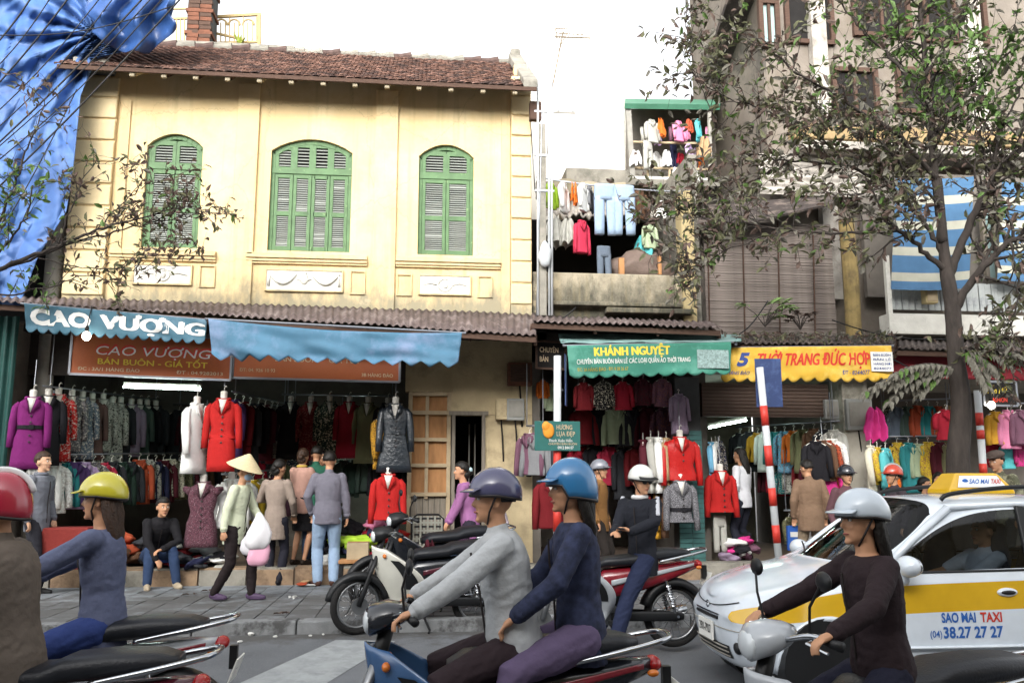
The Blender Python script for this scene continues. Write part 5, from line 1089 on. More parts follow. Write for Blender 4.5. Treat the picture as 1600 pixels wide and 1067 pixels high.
def person(name, label, loc, rz, h=1.66, pelvis=(0, 0, .92), lean=0, side=0, twist=0, head=(0, 0), hands=None, feet=None, top='#555555', legs='#333333', shoes='#222222', hair='short', hairm=None, skin=None, vox=.013, sleeve=1.0, hem=.10, skirt=None, elbow=None, knee=None, helmet=None, female=False, hood=False, bulk=1.0, collar=None, cat='person', shoe_up=True, topm=None, legsm=None, legw=1.0, group=None):
    """faces local +x; joints in metres for a 1.70 m figure, scaled to h"""
    s = h/1.7; e = empty('person', loc, rz, label=label, cat=cat, group=group, scale=s)
    skin = skin or m_skin; hairm = hairm or m_hair; fw_ = .92 if female else 1.0
    pv = Vector(pelvis)
    rot = Matrix.Rotation(lean, 3, 'Y') @ Matrix.Rotation(side, 3, 'X'); U = rot @ Vector((0, 0, 1))
    tw = Matrix.Rotation(twist, 3, 'Z'); S = (tw @ rot) @ Vector((0, 1, 0)); Fv = S.cross(U)*1
    Fv = (tw @ rot) @ Vector((1, 0, 0))
    S0 = Vector((0, 1, 0)); F0 = Vector((1, 0, 0))
    waist = pv+U*.17; chest = pv+U*.34; shc = pv+U*.485; neck = pv+U*.54; 
    sh = {k: shc+S*(k*.165*fw_) for k in (1, -1)}; hip = {k: pv+S0*(k*.088)-Vector((0, 0, .03)) for k in (1, -1)}
    hy, hp = head; HR = Matrix.Rotation(hy, 3, 'Z') @ Matrix.Rotation(hp, 3, 'Y')
    hf, hu, hs_ = HR @ Vector((1, 0, 0)), HR @ Vector((0, 0, 1)), HR @ Vector((0, 1, 0))
    hc = neck+U*.045+hu*.115+hf*.015
    HM = Matrix((hf, hs_, hu)).transposed()
    def hd(x, y, z): return hc+hf*x+hs_*y+hu*z
    hands = hands or {}; feet = feet or {}
    J = {}
    for k in (1, -1):
        ht = hands.get(k, sh[k]+Vector((.05, k*.07, -.50)))
        el, wr = ik(sh[k], ht, .285, .25, (elbow or {}).get(k, (-.8, k*.6, -.3))); J['el', k], J['wr', k] = el, wr
        ft = feet.get(k, (0, k*.1, .075))
        kn, an = ik(hip[k], ft, .43, .42, (knee or {}).get(k, (1, k*.15, 0))); J['kn', k], J['an', k] = kn, an
    def torso(mb, infl, z0=0.0, z1=1.0, hemd=0):
        rg = [(pv-U*(.06+hemd), .155, .115), (pv+U*.02, .16, .118), (waist, .138*(.93 if female else 1), .10), (pv+U*.27, .152, .108), (chest+U*.05, .166, .112), (shc-U*.03, .165, .1), (shc+U*.025, .12, .08), (neck-U*.005, .062, .06)]
        rings = []
        for i, (c, a, b) in enumerate(rg):
            a = a*fw_*bulk+infl; b = b*bulk+infl; t = min(1, max(0, i/5)); Sx = S0.lerp(S, t); Fx = F0.lerp(Fv, t) if i else F0
            Sx = S if i > 2 else Sx; Fx = Fv if i > 2 else Fx
            rings.append([c+Sx*(a*math.cos(q))+Fx*(b*math.sin(q)) for q in np.linspace(0, 2*math.pi, 17)[:-1]])
        mb.loft(rings)
    def arm(mb, k, infl, frac=1.0):
        a, b, c = sh[k], J['el', k], J['wr', k]
        rs = [.052+infl, .047+infl, .04+infl*1.1, .036+infl*1.1, .027+infl]
        pts = [a, a.lerp(b, .5), b, b.lerp(c, .4), c]
        if frac < 1: pts, rs = ([a, a.lerp(b, .5), a.lerp(b, .85)], rs[:3]) if frac < .6 else (pts[:4], rs[:4])
        taper(mb, pts, rs)
    def leg(mb, k, infl, frac=1.0):
        a, b, c = hip[k], J['kn', k], J['an', k]
        pts = [a, a.lerp(b, .45), b, b.lerp(c, .35), b.lerp(c, .75), c]; rs = [.085+infl, .075+infl, .055+infl, .055+infl*1.2, .042+infl*1.5, .036+infl*1.6]
        if frac < 1: pts, rs = pts[:3], rs[:3]
        taper(mb, pts, rs)
    B = MB(); torso(B, -.008); taper(B, [neck-U*.03, hc-hu*.05], [.052, .05])
    B.ell(hd(-.005, 0, .02), (.095, .076, .1), HM, 16, 12); B.ell(hd(.035, 0, -.055), (.058, .055, .062), HM, 14, 10)
    B.ell(hd(.03, 0, -.02), (.068, .066, .06), HM, 14, 10)
    taper(B, [hd(.088, 0, .012), hd(.107, 0, -.026)], [.008, .0135], 8)
    for k in (1, -1): B.ell(hd(-.005, k*.078, -.012), (.022, .011, .032), HM, 10, 8); B.ell(hd(.066, k*.034, -.025), (.022, .022, .02), HM, 8, 6); taper(B, [hd(.08, k*.012, .028), hd(.066, k*.05, .026)], [.011, .009], 6)
    taper(B, [hd(.083, -.016, -.062), hd(.088, 0, -.062), hd(.083, .016, -.062)], [.008, .011, .008], 6); B.ell(hd(.078, 0, -.1), (.02, .025, .016), HM, 8, 6)
    for k in (1, -1):
        arm(B, k, 0); leg(B, k, -.004)
        el, wr = J['el', k], J['wr', k]; fd = (wr-el).normalized(); sd_ = fd.cross(Vector((0, 0, 1)))
        sd_ = sd_.normalized() if sd_.length > .2 else Vector((1, 0, 0)); pn = sd_.cross(fd)*(1)
        if hands.get(('dir', k)) is not None: fd = Vector(hands['dir', k]).normalized(); sd_ = Vector((0, 1, 0)) if abs(fd.y) < .7 else Vector((1, 0, 0)); sd_ = (sd_-fd*sd_.dot(fd)).normalized(); pn = sd_.cross(fd)
        if pn.z > 0: pn = -pn
        palm = wr+fd*.055
        taper(B, [wr, palm], [.027, .033], 10, .6, pn)
        for q in range(4):
            o_ = sd_*((q-1.5)*.0185); L_ = (.062, .074, .07, .054)[q]; p0 = palm+fd*.02+o_
            taper(B, [p0, p0+fd*L_*.55+pn*.012, p0+fd*L_*.75+pn*(.045)], [.0095, .009, .008], 6)
        inn = sd_*(-1 if (Vector((0, -k, 0)).dot(sd_)) < 0 else 1)
        taper(B, [wr+fd*.02+inn*.022, wr+fd*.055+inn*.046+pn*.012, wr+fd*.085+inn*.05+pn*.025], [.013, .011, .009], 6)
        an = J['an', k]; fdv = Vector(feet.get(('dir', k), (1, k*.12, 0))).normalized(); taper(B, [an-Vector((0, 0, .03)), an+fdv*.1-Vector((0, 0, .045)), an+fdv*.17-Vector((0, 0, .05))], [.036, .034, .024], 8)
    remesh(B, 'body', skin, e, vox*.85, 2)
    T = MB(); torso(T, .012, hemd=hem); cl = topm or cloth(top)
    for k in (1, -1): arm(T, k, .014*bulk, sleeve)
    if collar is not None or not female: taper(T, [neck-U*.045, neck+U*.012], [.07, .06], 12)
    if hood: T.ell(neck-Fv*.07-U*.02, (.08, .11, .08))
    remesh(T, 'jacket' if sleeve >= 1 else 'shirt', cl, e, vox, 2, .0055, 10, len(label))
    if collar: o = MB().tube([neck+U*.02+(S*math.cos(a)*.062+Fv*math.sin(a)*.066)-U*.01 for a in np.linspace(0, 6.28, 15)[:-1]], .022, 8, closed=True).build('scarf', cloth(collar), e, smooth=True)
    if sleeve >= 1:
        for k in (1, -1):
            ax = (J['wr', k]-J['el', k]).normalized(); MB().tube([J['wr', k]-ax*.045, J['wr', k]-ax*.02, J['wr', k]+ax*.004], [.044, .046, .04], 12).build('cuff', cl, e, smooth=True)
        zp = [pv+U*t+Fv*((.105 if t < .3 else .118)*bulk+.022) for t in np.linspace(-.05, .46, 9)]; MB().tube(zp, .006, 5).build('zip', m_btn, e)
    L = MB(); lm = legsm or cloth(legs)
    if skirt:
        kz = (hip[1]+hip[-1])/2; bt = (J['kn', 1]+J['kn', -1])/2; bt = kz.lerp(bt, skirt)
        L.loft([[kz.lerp(bt, t)+U*(.12*(1-t))+S0*((.16+.03*t)*math.cos(q))+F0*((.125+.04*t)*math.sin(q)) for q in np.linspace(0, 2*math.pi, 17)[:-1]] for t in (0, .2, .5, 1.0)])
        remesh(L, 'skirt', lm, e, vox, 2, .008, 9, 3)
    else:
        L.ell(pv-Vector((0, 0, .01)), (.125*bulk, .16*bulk, .11))
        for k in (1, -1): leg(L, k, .012*legw)
        remesh(L, 'trousers', lm, e, vox, 2, .006, 10, len(label)+5)
    sm_ = cloth(shoes, .5)
    for k in (1, -1):
        an = J['an', k]; fdv = Vector(feet.get(('dir', k), (1, k*.12, 0))).normalized(); Q_ = MB()
        taper(Q_, [an-fdv*.035-Vector((0, 0, .03)), an+fdv*.09-Vector((0, 0, .043)), an+fdv*.175-Vector((0, 0, .05))], [.043, .04, .028], 10)
        Q_.ell(an+fdv*.07-Vector((0, 0, .07)), (.13, .045, .012), Matrix.Rotation(math.atan2(fdv.y, fdv.x), 3, 'Z'))
        remesh(Q_, 'shoe', sm_, e, .011, 2)
    for k in (1, -1):
        ey = MB().ell(hd(.0815, k*.031, .008), (.009, .0145, .0085), HM, 10, 8).build('eye', m_neck, e, smooth=True); MB().ell(hd(.087, k*.030, .008), (.005, .0065, .0068), HM, 8, 6).build('iris', m_eye, ey, smooth=True)
        MB().tube([hd(.088, k*.014, .034), hd(.084, k*.035, .037), hd(.072, k*.05, .03)], .0045, 5).build('eyebrow', hairm, e)
    MB().tube([hd(.089, -.022, -.063), hd(.0985, 0, -.061), hd(.089, .022, -.063)], [.003, .0065, .003], 6).build('mouth', m_lip, e, smooth=True)
    # hair: a skull cap pulled inside the head below the hairline
    if hair:
        H_ = MB(); n1, n2 = 30, 20; vs_ = []
        for j in range(n2+1):
            ph = math.pi*j/n2
            for i in range(n1):
                a = 2*math.pi*i/n1; d = Vector((math.sin(ph)*math.cos(a), math.sin(ph)*math.sin(a), math.cos(ph)))
                line_ = .35+.35*max(0, d.x)-(.95 if d.x < -.25 else .55 if d.x < .25 else 0)
                inside = d.z < line_*.62
                r_ = (.7 if inside else 1.0)*(1+.03*nz(d.x*6, d.y*6, d.z*6+len(label)))
                vs_.append(hd((-.008+d.x*.11)*r_, d.y*.091*r_, .026+d.z*.113*r_))
        H_.add(vs_, [(j*n1+i, (j+1)*n1+i, (j+1)*n1+(i+1) % n1, j*n1+(i+1) % n1) for j in range(n2) for i in range(n1)])
        if hair == 'long': 
            for q in range(7): a = (q-3)*.32; taper(H_, [hd(-.07*math.cos(a), .085*math.sin(a), .03), hd(-.095*math.cos(a)-.005, .085*math.sin(a), -.08), hd(-.1, .07*math.sin(a), -.2), hd(-.11, .05*math.sin(a), -.3)], [.03, .032, .028, .012], 8)
        if hair == 'bun': H_.ell(hd(-.115, 0, -.03), (.045, .05, .045), HM); H_.ell(hd(-.07, 0, -.06), (.05, .07, .06), HM)
        if hair == 'tail': taper(H_, [hd(-.1, 0, .02), hd(-.13, 0, -.06), hd(-.12, .01, -.2), hd(-.11, .01, -.3)], [.03, .034, .026, .01], 8)
        H_.build('hair', hairm, e, smooth=True)
    J.update(hc=hc, HM=HM, hd=hd, e=e, U=U, S=S, F=Fv, neck=neck, pv=pv, shc=shc); return J
def helmet(J, m, visor=None, full=False, tilt=0, stripe=None, peak=True):
    hd, e, HM = J['hd'], J['e'], J['HM']; n1, n2 = 24, 10; h = MB(); vs_ = []
    for j in range(n2+1):
        ph = (.03+.97*j/n2)*math.pi*.56
        for i in range(n1):
            a = 2*math.pi*i/n1; d = Vector((math.sin(ph)*math.cos(a), math.sin(ph)*math.sin(a), math.cos(ph)))
            z = .045+d.z*.118-(.06 if full and d.x < .3 else 0)*(j/n2)**3-.02*max(0, -d.x)*(j/n2)
            vs_.append(hd(-.008+d.x*.134, d.y*.111, z))
    h.add(vs_, [(j*n1+i, (j+1)*n1+i, (j+1)*n1+(i+1) % n1, j*n1+(i+1) % n1) for j in range(n2) for i in range(n1)]).add(vs_[:n1], [tuple(range(n1))])
    ho = h.build('helmet', m, e, smooth=True, solid=.012)
    rim = MB().tube([Vector(v) for v in vs_[-n1:]], .009, 6, closed=True).build('rim', m_btn, ho, smooth=True)
    if peak:
        pk = MB().grid(lambda u, v: hd((.13+.055*v)*math.cos((u-.5)*1.7)-.008, (.115+.02*v)*math.sin((u-.5)*1.7)*1.15, .058-.016*v), 14, 4).build('peak', visor or m, ho, smooth=True, solid=.006)
    for k in (1, -1): MB().tube([hd(.0, k*.105, .02), hd(.03, k*.075, -.06), hd(.035, k*.02, -.12)], .006, 5).build('strap', m_btn, ho)
    if stripe: MB().tube([hd(-.008+.145*math.sin(a), 0, .047+.13*math.cos(a)) for a in np.linspace(-1.4, 1.4, 14)], .016, 6, flat=.25).build('stripe', stripe, ho, smooth=True)
    return ho
def paint(name, c, rough=.25): return mat('paint_'+name, c, rough=rough, var=.06, scale=6, spec=.5, coat=.6)
def at(px, py, z): g = G(px, py, z); return (g.x, g.y, z)
AWAY, LEFT, FRONT, RIGHT = R(90), R(180), R(-90), 0
# 1 seated man
p = at(243, 915, SZ); j1 = person('person', 'man in black sweater and jeans sitting on a blue stool by the step', (p[0], p[1]-.05, SZ), FRONT+R(28), 1.68, pelvis=(-.12, 0, .42), lean=R(30), head=(R(8), R(6)), hands={1: (.33, .0, .50), -1: (.36, -.08, .38), ('dir', 1): (.4, -.9, -.2), ('dir', -1): (.5, .4, -.7)}, feet={1: (.33, .2, .075), -1: (.32, -.16, .075)}, elbow={1: (-.2, 1, .1), -1: (-.2, -1, .1)}, top='#1c1b1e', legs='#2f3f5c', shoes='#a89a84', hair='short', vox=.012)
m_stool = mat('stool_blue', '#1f3f86', rough=.4, var=.1)
st = empty('plastic_stool', (p[0]+.06, p[1]+.1, SZ), R(10), label='blue plastic stool under the seated man', cat='stool')
MB().loft([[Vector((sx*w_, sy*w_, z)) for sx, sy in ((-1, -1), (0, -1.06), (1, -1), (1.06, 0), (1, 1), (0, 1.06), (-1, 1), (-1.06, 0))] for z, w_ in ((.3, .14), (.335, .145), (.35, .13))]).build('seat', m_stool, st, bevel=.01)
for sx in (-1, 1):
    for sy in (-1, 1): MB().bar((sx*.165, sy*.165, 0), (sx*.125, sy*.125, .31), .045).build('leg', m_stool, st, bevel=.006)
    MB().bar((sx*.14, -.14, .2), (sx*.14, .14, .2), .025, .06).build('brace', m_stool, st); MB().bar((-.14, sx*.142, .2), (.14, sx*.142, .2), .025, .06).build('brace', m_stool, st)
# 2 woman with conical hat
p = at(362, 938, SZ); j2 = person('person', 'woman in conical hat and pale green jacket walking with bags', (p[0], p[1], SZ), RIGHT+R(-18), 1.55, lean=R(6), head=(R(0), R(8)), hands={-1: (-.03, -.27, .80), 1: (.3, .2, .95)}, feet={1: (.22, .08, .09), -1: (-.2, -.09, .1)}, top='#c3c8ae', legs='#241d1e', shoes='#4a3a52', hair='short', female=True, hem=.16, vox=.012)
hat = MB(); m_straw = mat('straw', '#cdbb94', rough=.8, var=.12, scale=20, stretch=(1, 1, 6))
rot_ = j2['HM'] @ Matrix.Rotation(R(12), 3, 'Y')
hat.lathe([(.235, -.005), (.24, .0), (.12, .105), (.02, .185), (.002, .19)], 32, o=j2['hd'](-.01, 0, .055), rot=rot_); hat.build('conical_hat', m_straw, j2['e'])
MB().ell(j2['hd'](.062, 0, -.05), (.05, .066, .055), j2['HM'], 14, 10).build('face_mask', cloth('#8fa3b8'), j2['e'], smooth=True)
bg_ = empty('carrier_bag', (p[0]+.3, p[1]-.2, .62), label='pale plastic bags with pink bottom carried by the woman in the conical hat', cat='bag')
for k, (c_, dx, dz, r_) in enumerate((('#d8d6d8', 0, .3, .14), ('#d9a3b8', .02, .1, .13), ('#d4d2d6', -.06, .2, .12))):
    m = MB().loft([ring(dx+.02*math.sin(t*4+k), .03*k, dz+r_*1.5-r_*3*t, r_*w_, r_*.62*w_, 26, .05+.05*t, k*2+t*3, 4) for t, w_ in ((0, .12), (.1, .3), (.3, .62), (.55, .95), (.8, 1.0), (.95, .8), (1.0, .45))]); m.build('bag_body', mat('bag_'+c_[1:], c_, rough=.35, var=.08), bg_, smooth=True)
MB().tube([(-.03, 0, .4), (0, .0, .5), (.05, 0, .4)], .012, 6).build('handle', mat('bag_d8d6d8', '#d8d6d8'), bg_)
# 3..6 shoppers with their backs to the street
p = at(428, 912, SZ); person('person', 'woman in beige and brown top with her back to the street', (p[0], p[1]-.1, SZ), AWAY+R(-12), 1.62, hands={1: (.3, .16, 1.18), -1: (.2, -.2, .95)}, head=(R(-20), R(12)), top='#8d7f74', legs='#22222b', shoes='#17161a', hair='bun', female=True, hem=.24, feet={1: (.05, .09, .075), -1: (-.02, -.1, .075)})
ov = col.objects[-1]
p = P(466, 880, 12.4); person('person', 'woman with yellow scarf and black skirt browsing at the coat rack', (p[0], 12.4, .34), AWAY+R(-30), 1.56, hands={1: (.33, .1, 1.2), -1: (.3, -.2, 1.0)}, head=(R(20), R(10)), top='#b08a7c', legs='#161518', shoes='#2a211c', skirt=.95, hair='bun', hairm=m_hairb, female=True, collar='#b59a4a')
p = P(488, 880, 12.5); person('person', 'person in dark jeans half hidden beside the man in grey', (p[0], 12.5, .34), AWAY, 1.6, top='#2a5a48', legs='#3c4d66', shoes='#b8a596', hair='short', head=(0, R(15)))
p = at(509, 914, SZ); person('person', 'man in grey jacket and light blue jeans standing with his back turned', (p[0], p[1]-.08, SZ), AWAY+R(10), 1.72, hands={1: (.1, .2, .93), -1: (.02, -.26, .86)}, elbow={1: (-.8, 1, 0), -1: (-.7, -1, 0)}, head=(R(-15), R(6)), top='#6a6872', legs='#8ba0b8', shoes='#4a322a', hem=.07, legw=1.5, bulk=1.08, feet={1: (.0, .1, .075), -1: (-.02, -.1, .075), ('dir', 1): (1, .5, 0), ('dir', -1): (1, -.6, 0)}, vox=.012)
person('person', 'shopkeeper with orange cap in the dark of the coat shop', (P(500, 760, 13.0).x, 13.0, .34), FRONT+R(40), 1.55, top='#b8482c', legs='#1b1b20', hair='short', hands={1: (.3, .1, .95)})
# 7 purple woman
p = P(735, 900, 11.0); j7 = person('person', 'woman in mauve jacket with hair clip walking left past the doorway', (p.x, 11.2, SZ), LEFT, 1.58, lean=R(10), hands={1: (.34, .1, .78), -1: (.36, -.1, .80)}, head=(0, R(4)), top='#91608a', legs='#2a2530', shoes='#222', hair='bun', female=True, feet={1: (.18, .08, .08), -1: (-.2, -.08, .1)}, hem=.18)
MB().ell(j7['hd'](-.13, 0, -.0), (.03, .05, .04), j7['HM']).build('hair_clip', mat('clip', '#a9c4c8', rough=.4), j7['e'], smooth=True)
p = P(778, 850, 11.6); j8 = person('person', 'person with cap and grey backpack beside the stucco wall', (p.x, 11.7, SZ), RIGHT+R(20), 1.5, top='#9a9098', legs='#35323a', hair='short', female=True)
MB().ell(j8['pv']+Vector((-.2, 0, .3)), (.1, .15, .2), nu=16, nv=12).build('backpack', cloth('#77706c'), j8['e'], smooth=True)
MB().ell(j8['hd'](0, 0, .06), (.115, .1, .085), j8['HM']).build('cap', cloth('#43424a'), j8['e'], smooth=True)
p = P(935, 840, 11.5); j9 = person('person', 'person in brown jacket and grey helmet behind the waiting rider', (p.x, 11.4, SZ), FRONT+R(60), 1.58, top='#7d5a34', legs='#2a2522', hair='short'); helmet(j9, paint('helmet_grey', '#7d8088'))
# 11, 12 at the yellow banner shop
p = at(1165, 874, .34); person('person', 'woman in white jacket and dark trousers with long black hair', (p[0], p[1], .34), AWAY+R(35), 1.6, top='#c4c5c9', legs='#22242e', hair='long', female=True, hem=.06, hands={-1: (.1, -.2, .85)}, head=(R(10), R(5)))
p = at(1200, 880, .2); person('person', 'man in brown jacket seen from behind the striped pole', (p[0], 11.75, SZ), AWAY+R(-10), 1.62, top='#79624f', legs='#8a7a66', hair='short', bulk=1.15, hem=.15, head=(R(30), R(10)))
p = P(1325, 800, 10.6); j13 = person('person', 'person in black helmet standing beyond the taxi', (p.x, 10.6, SZ), FRONT, 1.5, top='#5a3f44', legs='#222', hair='short'); helmet(j13, paint('helmet_black', '#22252c'))
p = P(1400, 790, 10.6); j14 = person('person', 'person in red and silver helmet beyond the taxi roof', (p.x, 10.6, SZ), LEFT, 1.5, top='#3a3338', legs='#222', hair='short'); helmet(j14, paint('helmet_red', '#b8432e'), stripe=paint('silver', '#b0b0b0'))
p = P(1440, 790, 12.2); person('person', 'person in striped shirt sitting in the shop behind the tree', (p.x, 12.1, SZ), FRONT+R(50), 1.5, top='#4b4448', legs='#222', hair='bun', pelvis=(0, 0, .78), female=True, topm=mat('striped_cloth', '#59515a', rough=.9, var=.6, scale=40, stretch=(.05, .05, 1)))
p = P(1470, 790, 11.8); person('person', 'dark haired person in crimson top beside the tree trunk', (p.x, 11.8, SZ), FRONT, 1.45, top='#8c2442', legs='#222', hair='long', female=True)
p = P(1566, 790, 10.4); j16 = person('person', 'man in flat cap and camouflage shirt behind the taxi roof sign', (p.x, 10.4, SZ), LEFT+R(20), 1.7, top='#6a6a5a', legs='#333', hair='short', head=(0, R(12)), topm=mat('camouflage', '#7d7c66', rough=.9, var=.2, c2='#4c4d3c', c2scale=14, c2lo=.48, c2hi=.54))
cp = MB(); cp.ell(j16['hd'](-.005, 0, .085), (.125, .108, .06), j16['HM']); cp.ell(j16['hd'](.1, 0, .07), (.06, .075, .014), j16['HM']); cp.build('flat_cap', cloth('#554a44'), j16['e'], smooth=True)
# 17 man at the left
p = P(45, 900, 11.2); person('person', 'man in grey shirt looking right at the left end of the coat shop', (p.x, 11.3, SZ), RIGHT+R(-15), 1.68, top='#6d7078', legs='#2a2a30', hair='short', hairm=m_hairb, skin=m_skin2, vox=.012, collar='#6d7078')
# ================================================================= motorbikes
m_tyre = mat('tyre', '#1e1d1d', rough=.9, var=.2, scale=20, bump=.4, bscale=80)
m_chrome = mat('chrome', '#b9bcc0', rough=.18, metal=1, var=.08)
m_alu = mat('aluminium', '#8e9092', rough=.4, metal=.9, var=.15)
m_blk = mat('black_plastic', '#17181a', rough=.45, var=.15)
m_seatv = mat('seat_vinyl', '#1b1d22', rough=.42, var=.15, scale=12, bump=.15, bscale=90)
m_lens = mat('lens_clear', '#c9cfd2', rough=.12, var=.05, spec=.7)
m_lred = mat('lens_red', '#a01a1c', rough=.2, spec=.6); m_lamb = mat('lens_amber', '#c46a1c', rough=.25, spec=.6)
m_plate = mat('number_plate', '#d6d6d0', rough=.5, var=.05)
RW = .285
def wheel_mesh(w=.045):
    t = MB().tube([(RW*.885*math.cos(a), 0, RW*.885*math.sin(a)) for a in np.linspace(0, 2*math.pi, 37)[:-1]], RW*.12, 10, closed=True, up=(0, 1, 0))
    r = MB().loft([[Vector((q*math.cos(a), y, q*math.sin(a))) for a in np.linspace(0, 2*math.pi, 37)[:-1]] for q, y in ((RW*.79, -.022), (RW*.72, -.024), (RW*.70, 0), (RW*.72, .024), (RW*.79, .022), (RW*.79, -.022))], cap=False)
    s = MB()
    for k in range(20):
        a = 2*math.pi*k/20; b = a+(.5 if k % 2 else -.5); y = .03 if k % 4 < 2 else -.03
        s.tube([(.045*math.cos(b), y, .045*math.sin(b)), (RW*.72*math.cos(a), 0, RW*.72*math.sin(a))], .0028, 4)
    h = MB().lathe([(.02, -.06), (.055, -.05), (.06, -.02), (.06, .02), (.055, .05), (.02, .06)], 16, ax='y')
    out = []
    for mb, n, m in ((t, 'tyre', m_tyre), (r, 'rim', m_alu), (s, 'spokes', m_chrome), (h, 'hub', m_alu)):
        me = mb.mesh(n); me.materials.append(m); me.polygons.foreach_set('use_smooth', [True]*len(me.polygons)); out.append((n, me))
    return out
WM = wheel_mesh()
def skinf(pts_rows):     # smooth panel from rows of points
    return pts_rows
def bez(pts, n=10):      # Catmull-Rom through points
    pts = [Vector(p) for p in pts]; out = []
    for i in range(len(pts)-1):
        a, b, c, d = pts[max(0, i-1)], pts[i], pts[i+1], pts[min(len(pts)-1, i+2)]
        for k in range(n):
            t = k/n; out.append(.5*((2*b)+(c-a)*t+(2*a-5*b+4*c-d)*t*t+(3*b-a-3*c+d)*t**3))
    return out+[pts[-1]]
def bike(label, loc, rz, body, shield, accent, lean=0, steer=0, basket=False, dark_front=False, seatm=None, group='motorbikes', tailm=None, mirrors=True, box=False):
    e = empty('motorbike', loc, rz, label=label, cat='motorbike', group=group); e.rotation_euler = (lean, 0, rz)
    def wheel(x, nm, yaw=0):
        w = empty(nm, (x, 0, RW), yaw, parent=e)
        for n, me in WM: inst(me, n, w)
        if nm == 'front_wheel': MB().lathe([(.085, -.004), (.085, .004)], 20, ax='y', o=(0, .055, 0)).build('brake_disc', m_alu, w)
        return w
    wheel(.62, 'front_wheel', steer); wheel(-.62, 'rear_wheel')
    for y in (.075, -.075):
        MB().tube([(.62, y, RW), (.575, y, .42), (.52, y*.9, .58), (.45, y*.7, .76)], [.024, .026, .022, .024], 10).build('fork_leg', m_blk if dark_front else m_alu, e, smooth=True)
    MB().tube([(.46, 0, .70), (.40, 0, .92)], .035, 10).build('steering_head', m_blk, e, smooth=True)
    # front mudguard
    def mud(cx, a0, a1, r_, wv, n=16):
        return MB().loft([[Vector((cx+(r_-.03*abs(q)**2*1.0-(.035 if abs(q) > .9 else 0))*math.cos(a), q*wv, RW+(r_-.03*abs(q)**2-(.035 if abs(q) > .9 else 0))*math.sin(a))) for q in (-1, -.8, -.4, 0, .4, .8, 1)] for a in np.linspace(a0, a1, n)], cap=False)
    mud(.62, R(10), R(168), RW+.04, .062).build('front_mudguard', shield if not dark_front else m_blk, e, smooth=True, solid=.006)
    mud(-.62, R(18), R(150), RW+.045, .075).build('rear_mudguard', m_blk, e, smooth=True, solid=.006)
    # leg shield, wrapped round and swept back
    def ls(u, v):
        y = (u-.5)*2; z = .86-.60*v; base = .50-.05*v-.16*v*v; hw = .12+.14*math.sin(math.pi*min(1, v*1.15)**.8)+.02*v
        return Vector((base-.34*abs(y)**1.7*(.35+.9*math.sin(math.pi*min(1, v*.9))), y*hw, z-.03*abs(y)*(1-v)))
    MB().grid(ls, 24, 20).build('leg_shield', shield, e, smooth=True, solid=.012)
    for s in (1, -1):
        MB().grid(lambda u, v: ls(.5+s*(.36+.1*u), .18+.5*v)+Vector((.014, s*.008, 0)), 4, 10).build('shield_vent', m_blk, e, smooth=True)
        MB().ell(ls(.5+s*.34, .12)+Vector((.02, 0, 0)), (.02, .035, .022)).build('indicator', m_lamb, e, smooth=True)
    # spine and body
    sp_ = bez([(.42, 0, .72), (.25, 0, .52), (.05, 0, .46), (-.15, 0, .52)], 6)
    MB().tube(sp_, [.06+.03*i/len(sp_) for i in range(len(sp_))], 12, flat=1.3).build('spine', m_blk, e, smooth=True)
    rows = [(.14, .45, .62, .06), (.05, .44, .70, .10), (-.15, .46, .725, .125), (-.35, .52, .735, .125), (-.55, .585, .745, .115), (-.72, .645, .76, .085), (-.86, .70, .765, .05)]
    rg = []
    for x, z0, z1, w_ in rows: zc = (z0+z1)/2; rg.append([Vector((x, w_*math.copysign(abs(math.cos(a))**.6, math.cos(a)), zc+(z1-z0)/2*math.copysign(abs(math.sin(a))**.7, math.sin(a)))) for a in np.linspace(0, 2*math.pi, 17)[:-1]])
    MB().loft(rg).build('body_panel', body, e, smooth=True)
    for s in (1, -1): MB().grid(lambda u, v: Vector((.0-.8*u, s*((.128-.045*max(0, u-.55)*2.2)+.004), .565+.16*u+.05*v*(1-.5*u))), 14, 3).build('side_stripe', accent, e, smooth=True, solid=.004)
    # seat
    st_ = [(.12, .735, .07, .03), (.04, .765, .11, .045), (-.12, .775, .135, .05), (-.25, .785, .14, .05), (-.33, .815, .14, .055), (-.52, .83, .135, .055), (-.70, .835, .11, .045), (-.78, .835, .07, .025)]
    MB().loft([[Vector((x, w_*math.copysign(abs(math.cos(a))**.55, math.cos(a)), z+h_*math.copysign(abs(math.sin(a))**.7, math.sin(a)))) for a in np.linspace(0, 2*math.pi, 17)[:-1]] for x, z, w_, h_ in st_]).build('seat', seatm or m_seatv, e, smooth=True)
    MB().tube(bez([(-.45, .15, .77), (-.7, .155, .82), (-.9, .11, .86), (-.94, 0, .87), (-.9, -.11, .86), (-.7, -.155, .82), (-.45, -.15, .77)], 5), .013, 8).build('grab_rail', m_chrome, e, smooth=True)
    MB().ell((-.865, 0, .735), (.04, .075, .036)).build('tail_light', m_lred, e, smooth=True)
    for s in (1, -1): MB().ell((-.84, s*.105, .71), (.028, .02, .017)).build('indicator', m_lamb, e, smooth=True)
    pl = MB().box((0, 0, 0), (.008, .19, .13), rot=Matrix.Rotation(R(-20), 3, 'Y')).build('number_plate', m_plate, e, loc=(-.945, 0, .6)); MB().box((-.93, 0, .66), (.04, .04, .12)).build('plate_bracket', m_blk, e)
    # handlebar cowl, light, bars
    MB().loft([[Vector((x, w_*math.cos(a), zc+h_*math.sin(a))) for a in np.linspace(0, 2*math.pi, 15)[:-1]] for x, zc, w_, h_ in ((.50, .955, .05, .05), (.48, .955, .085, .075), (.40, .975, .12, .07), (.33, .985, .09, .05), (.29, .99, .04, .03))]).build('headlight_cowl', m_blk if dark_front else body, e, smooth=True)
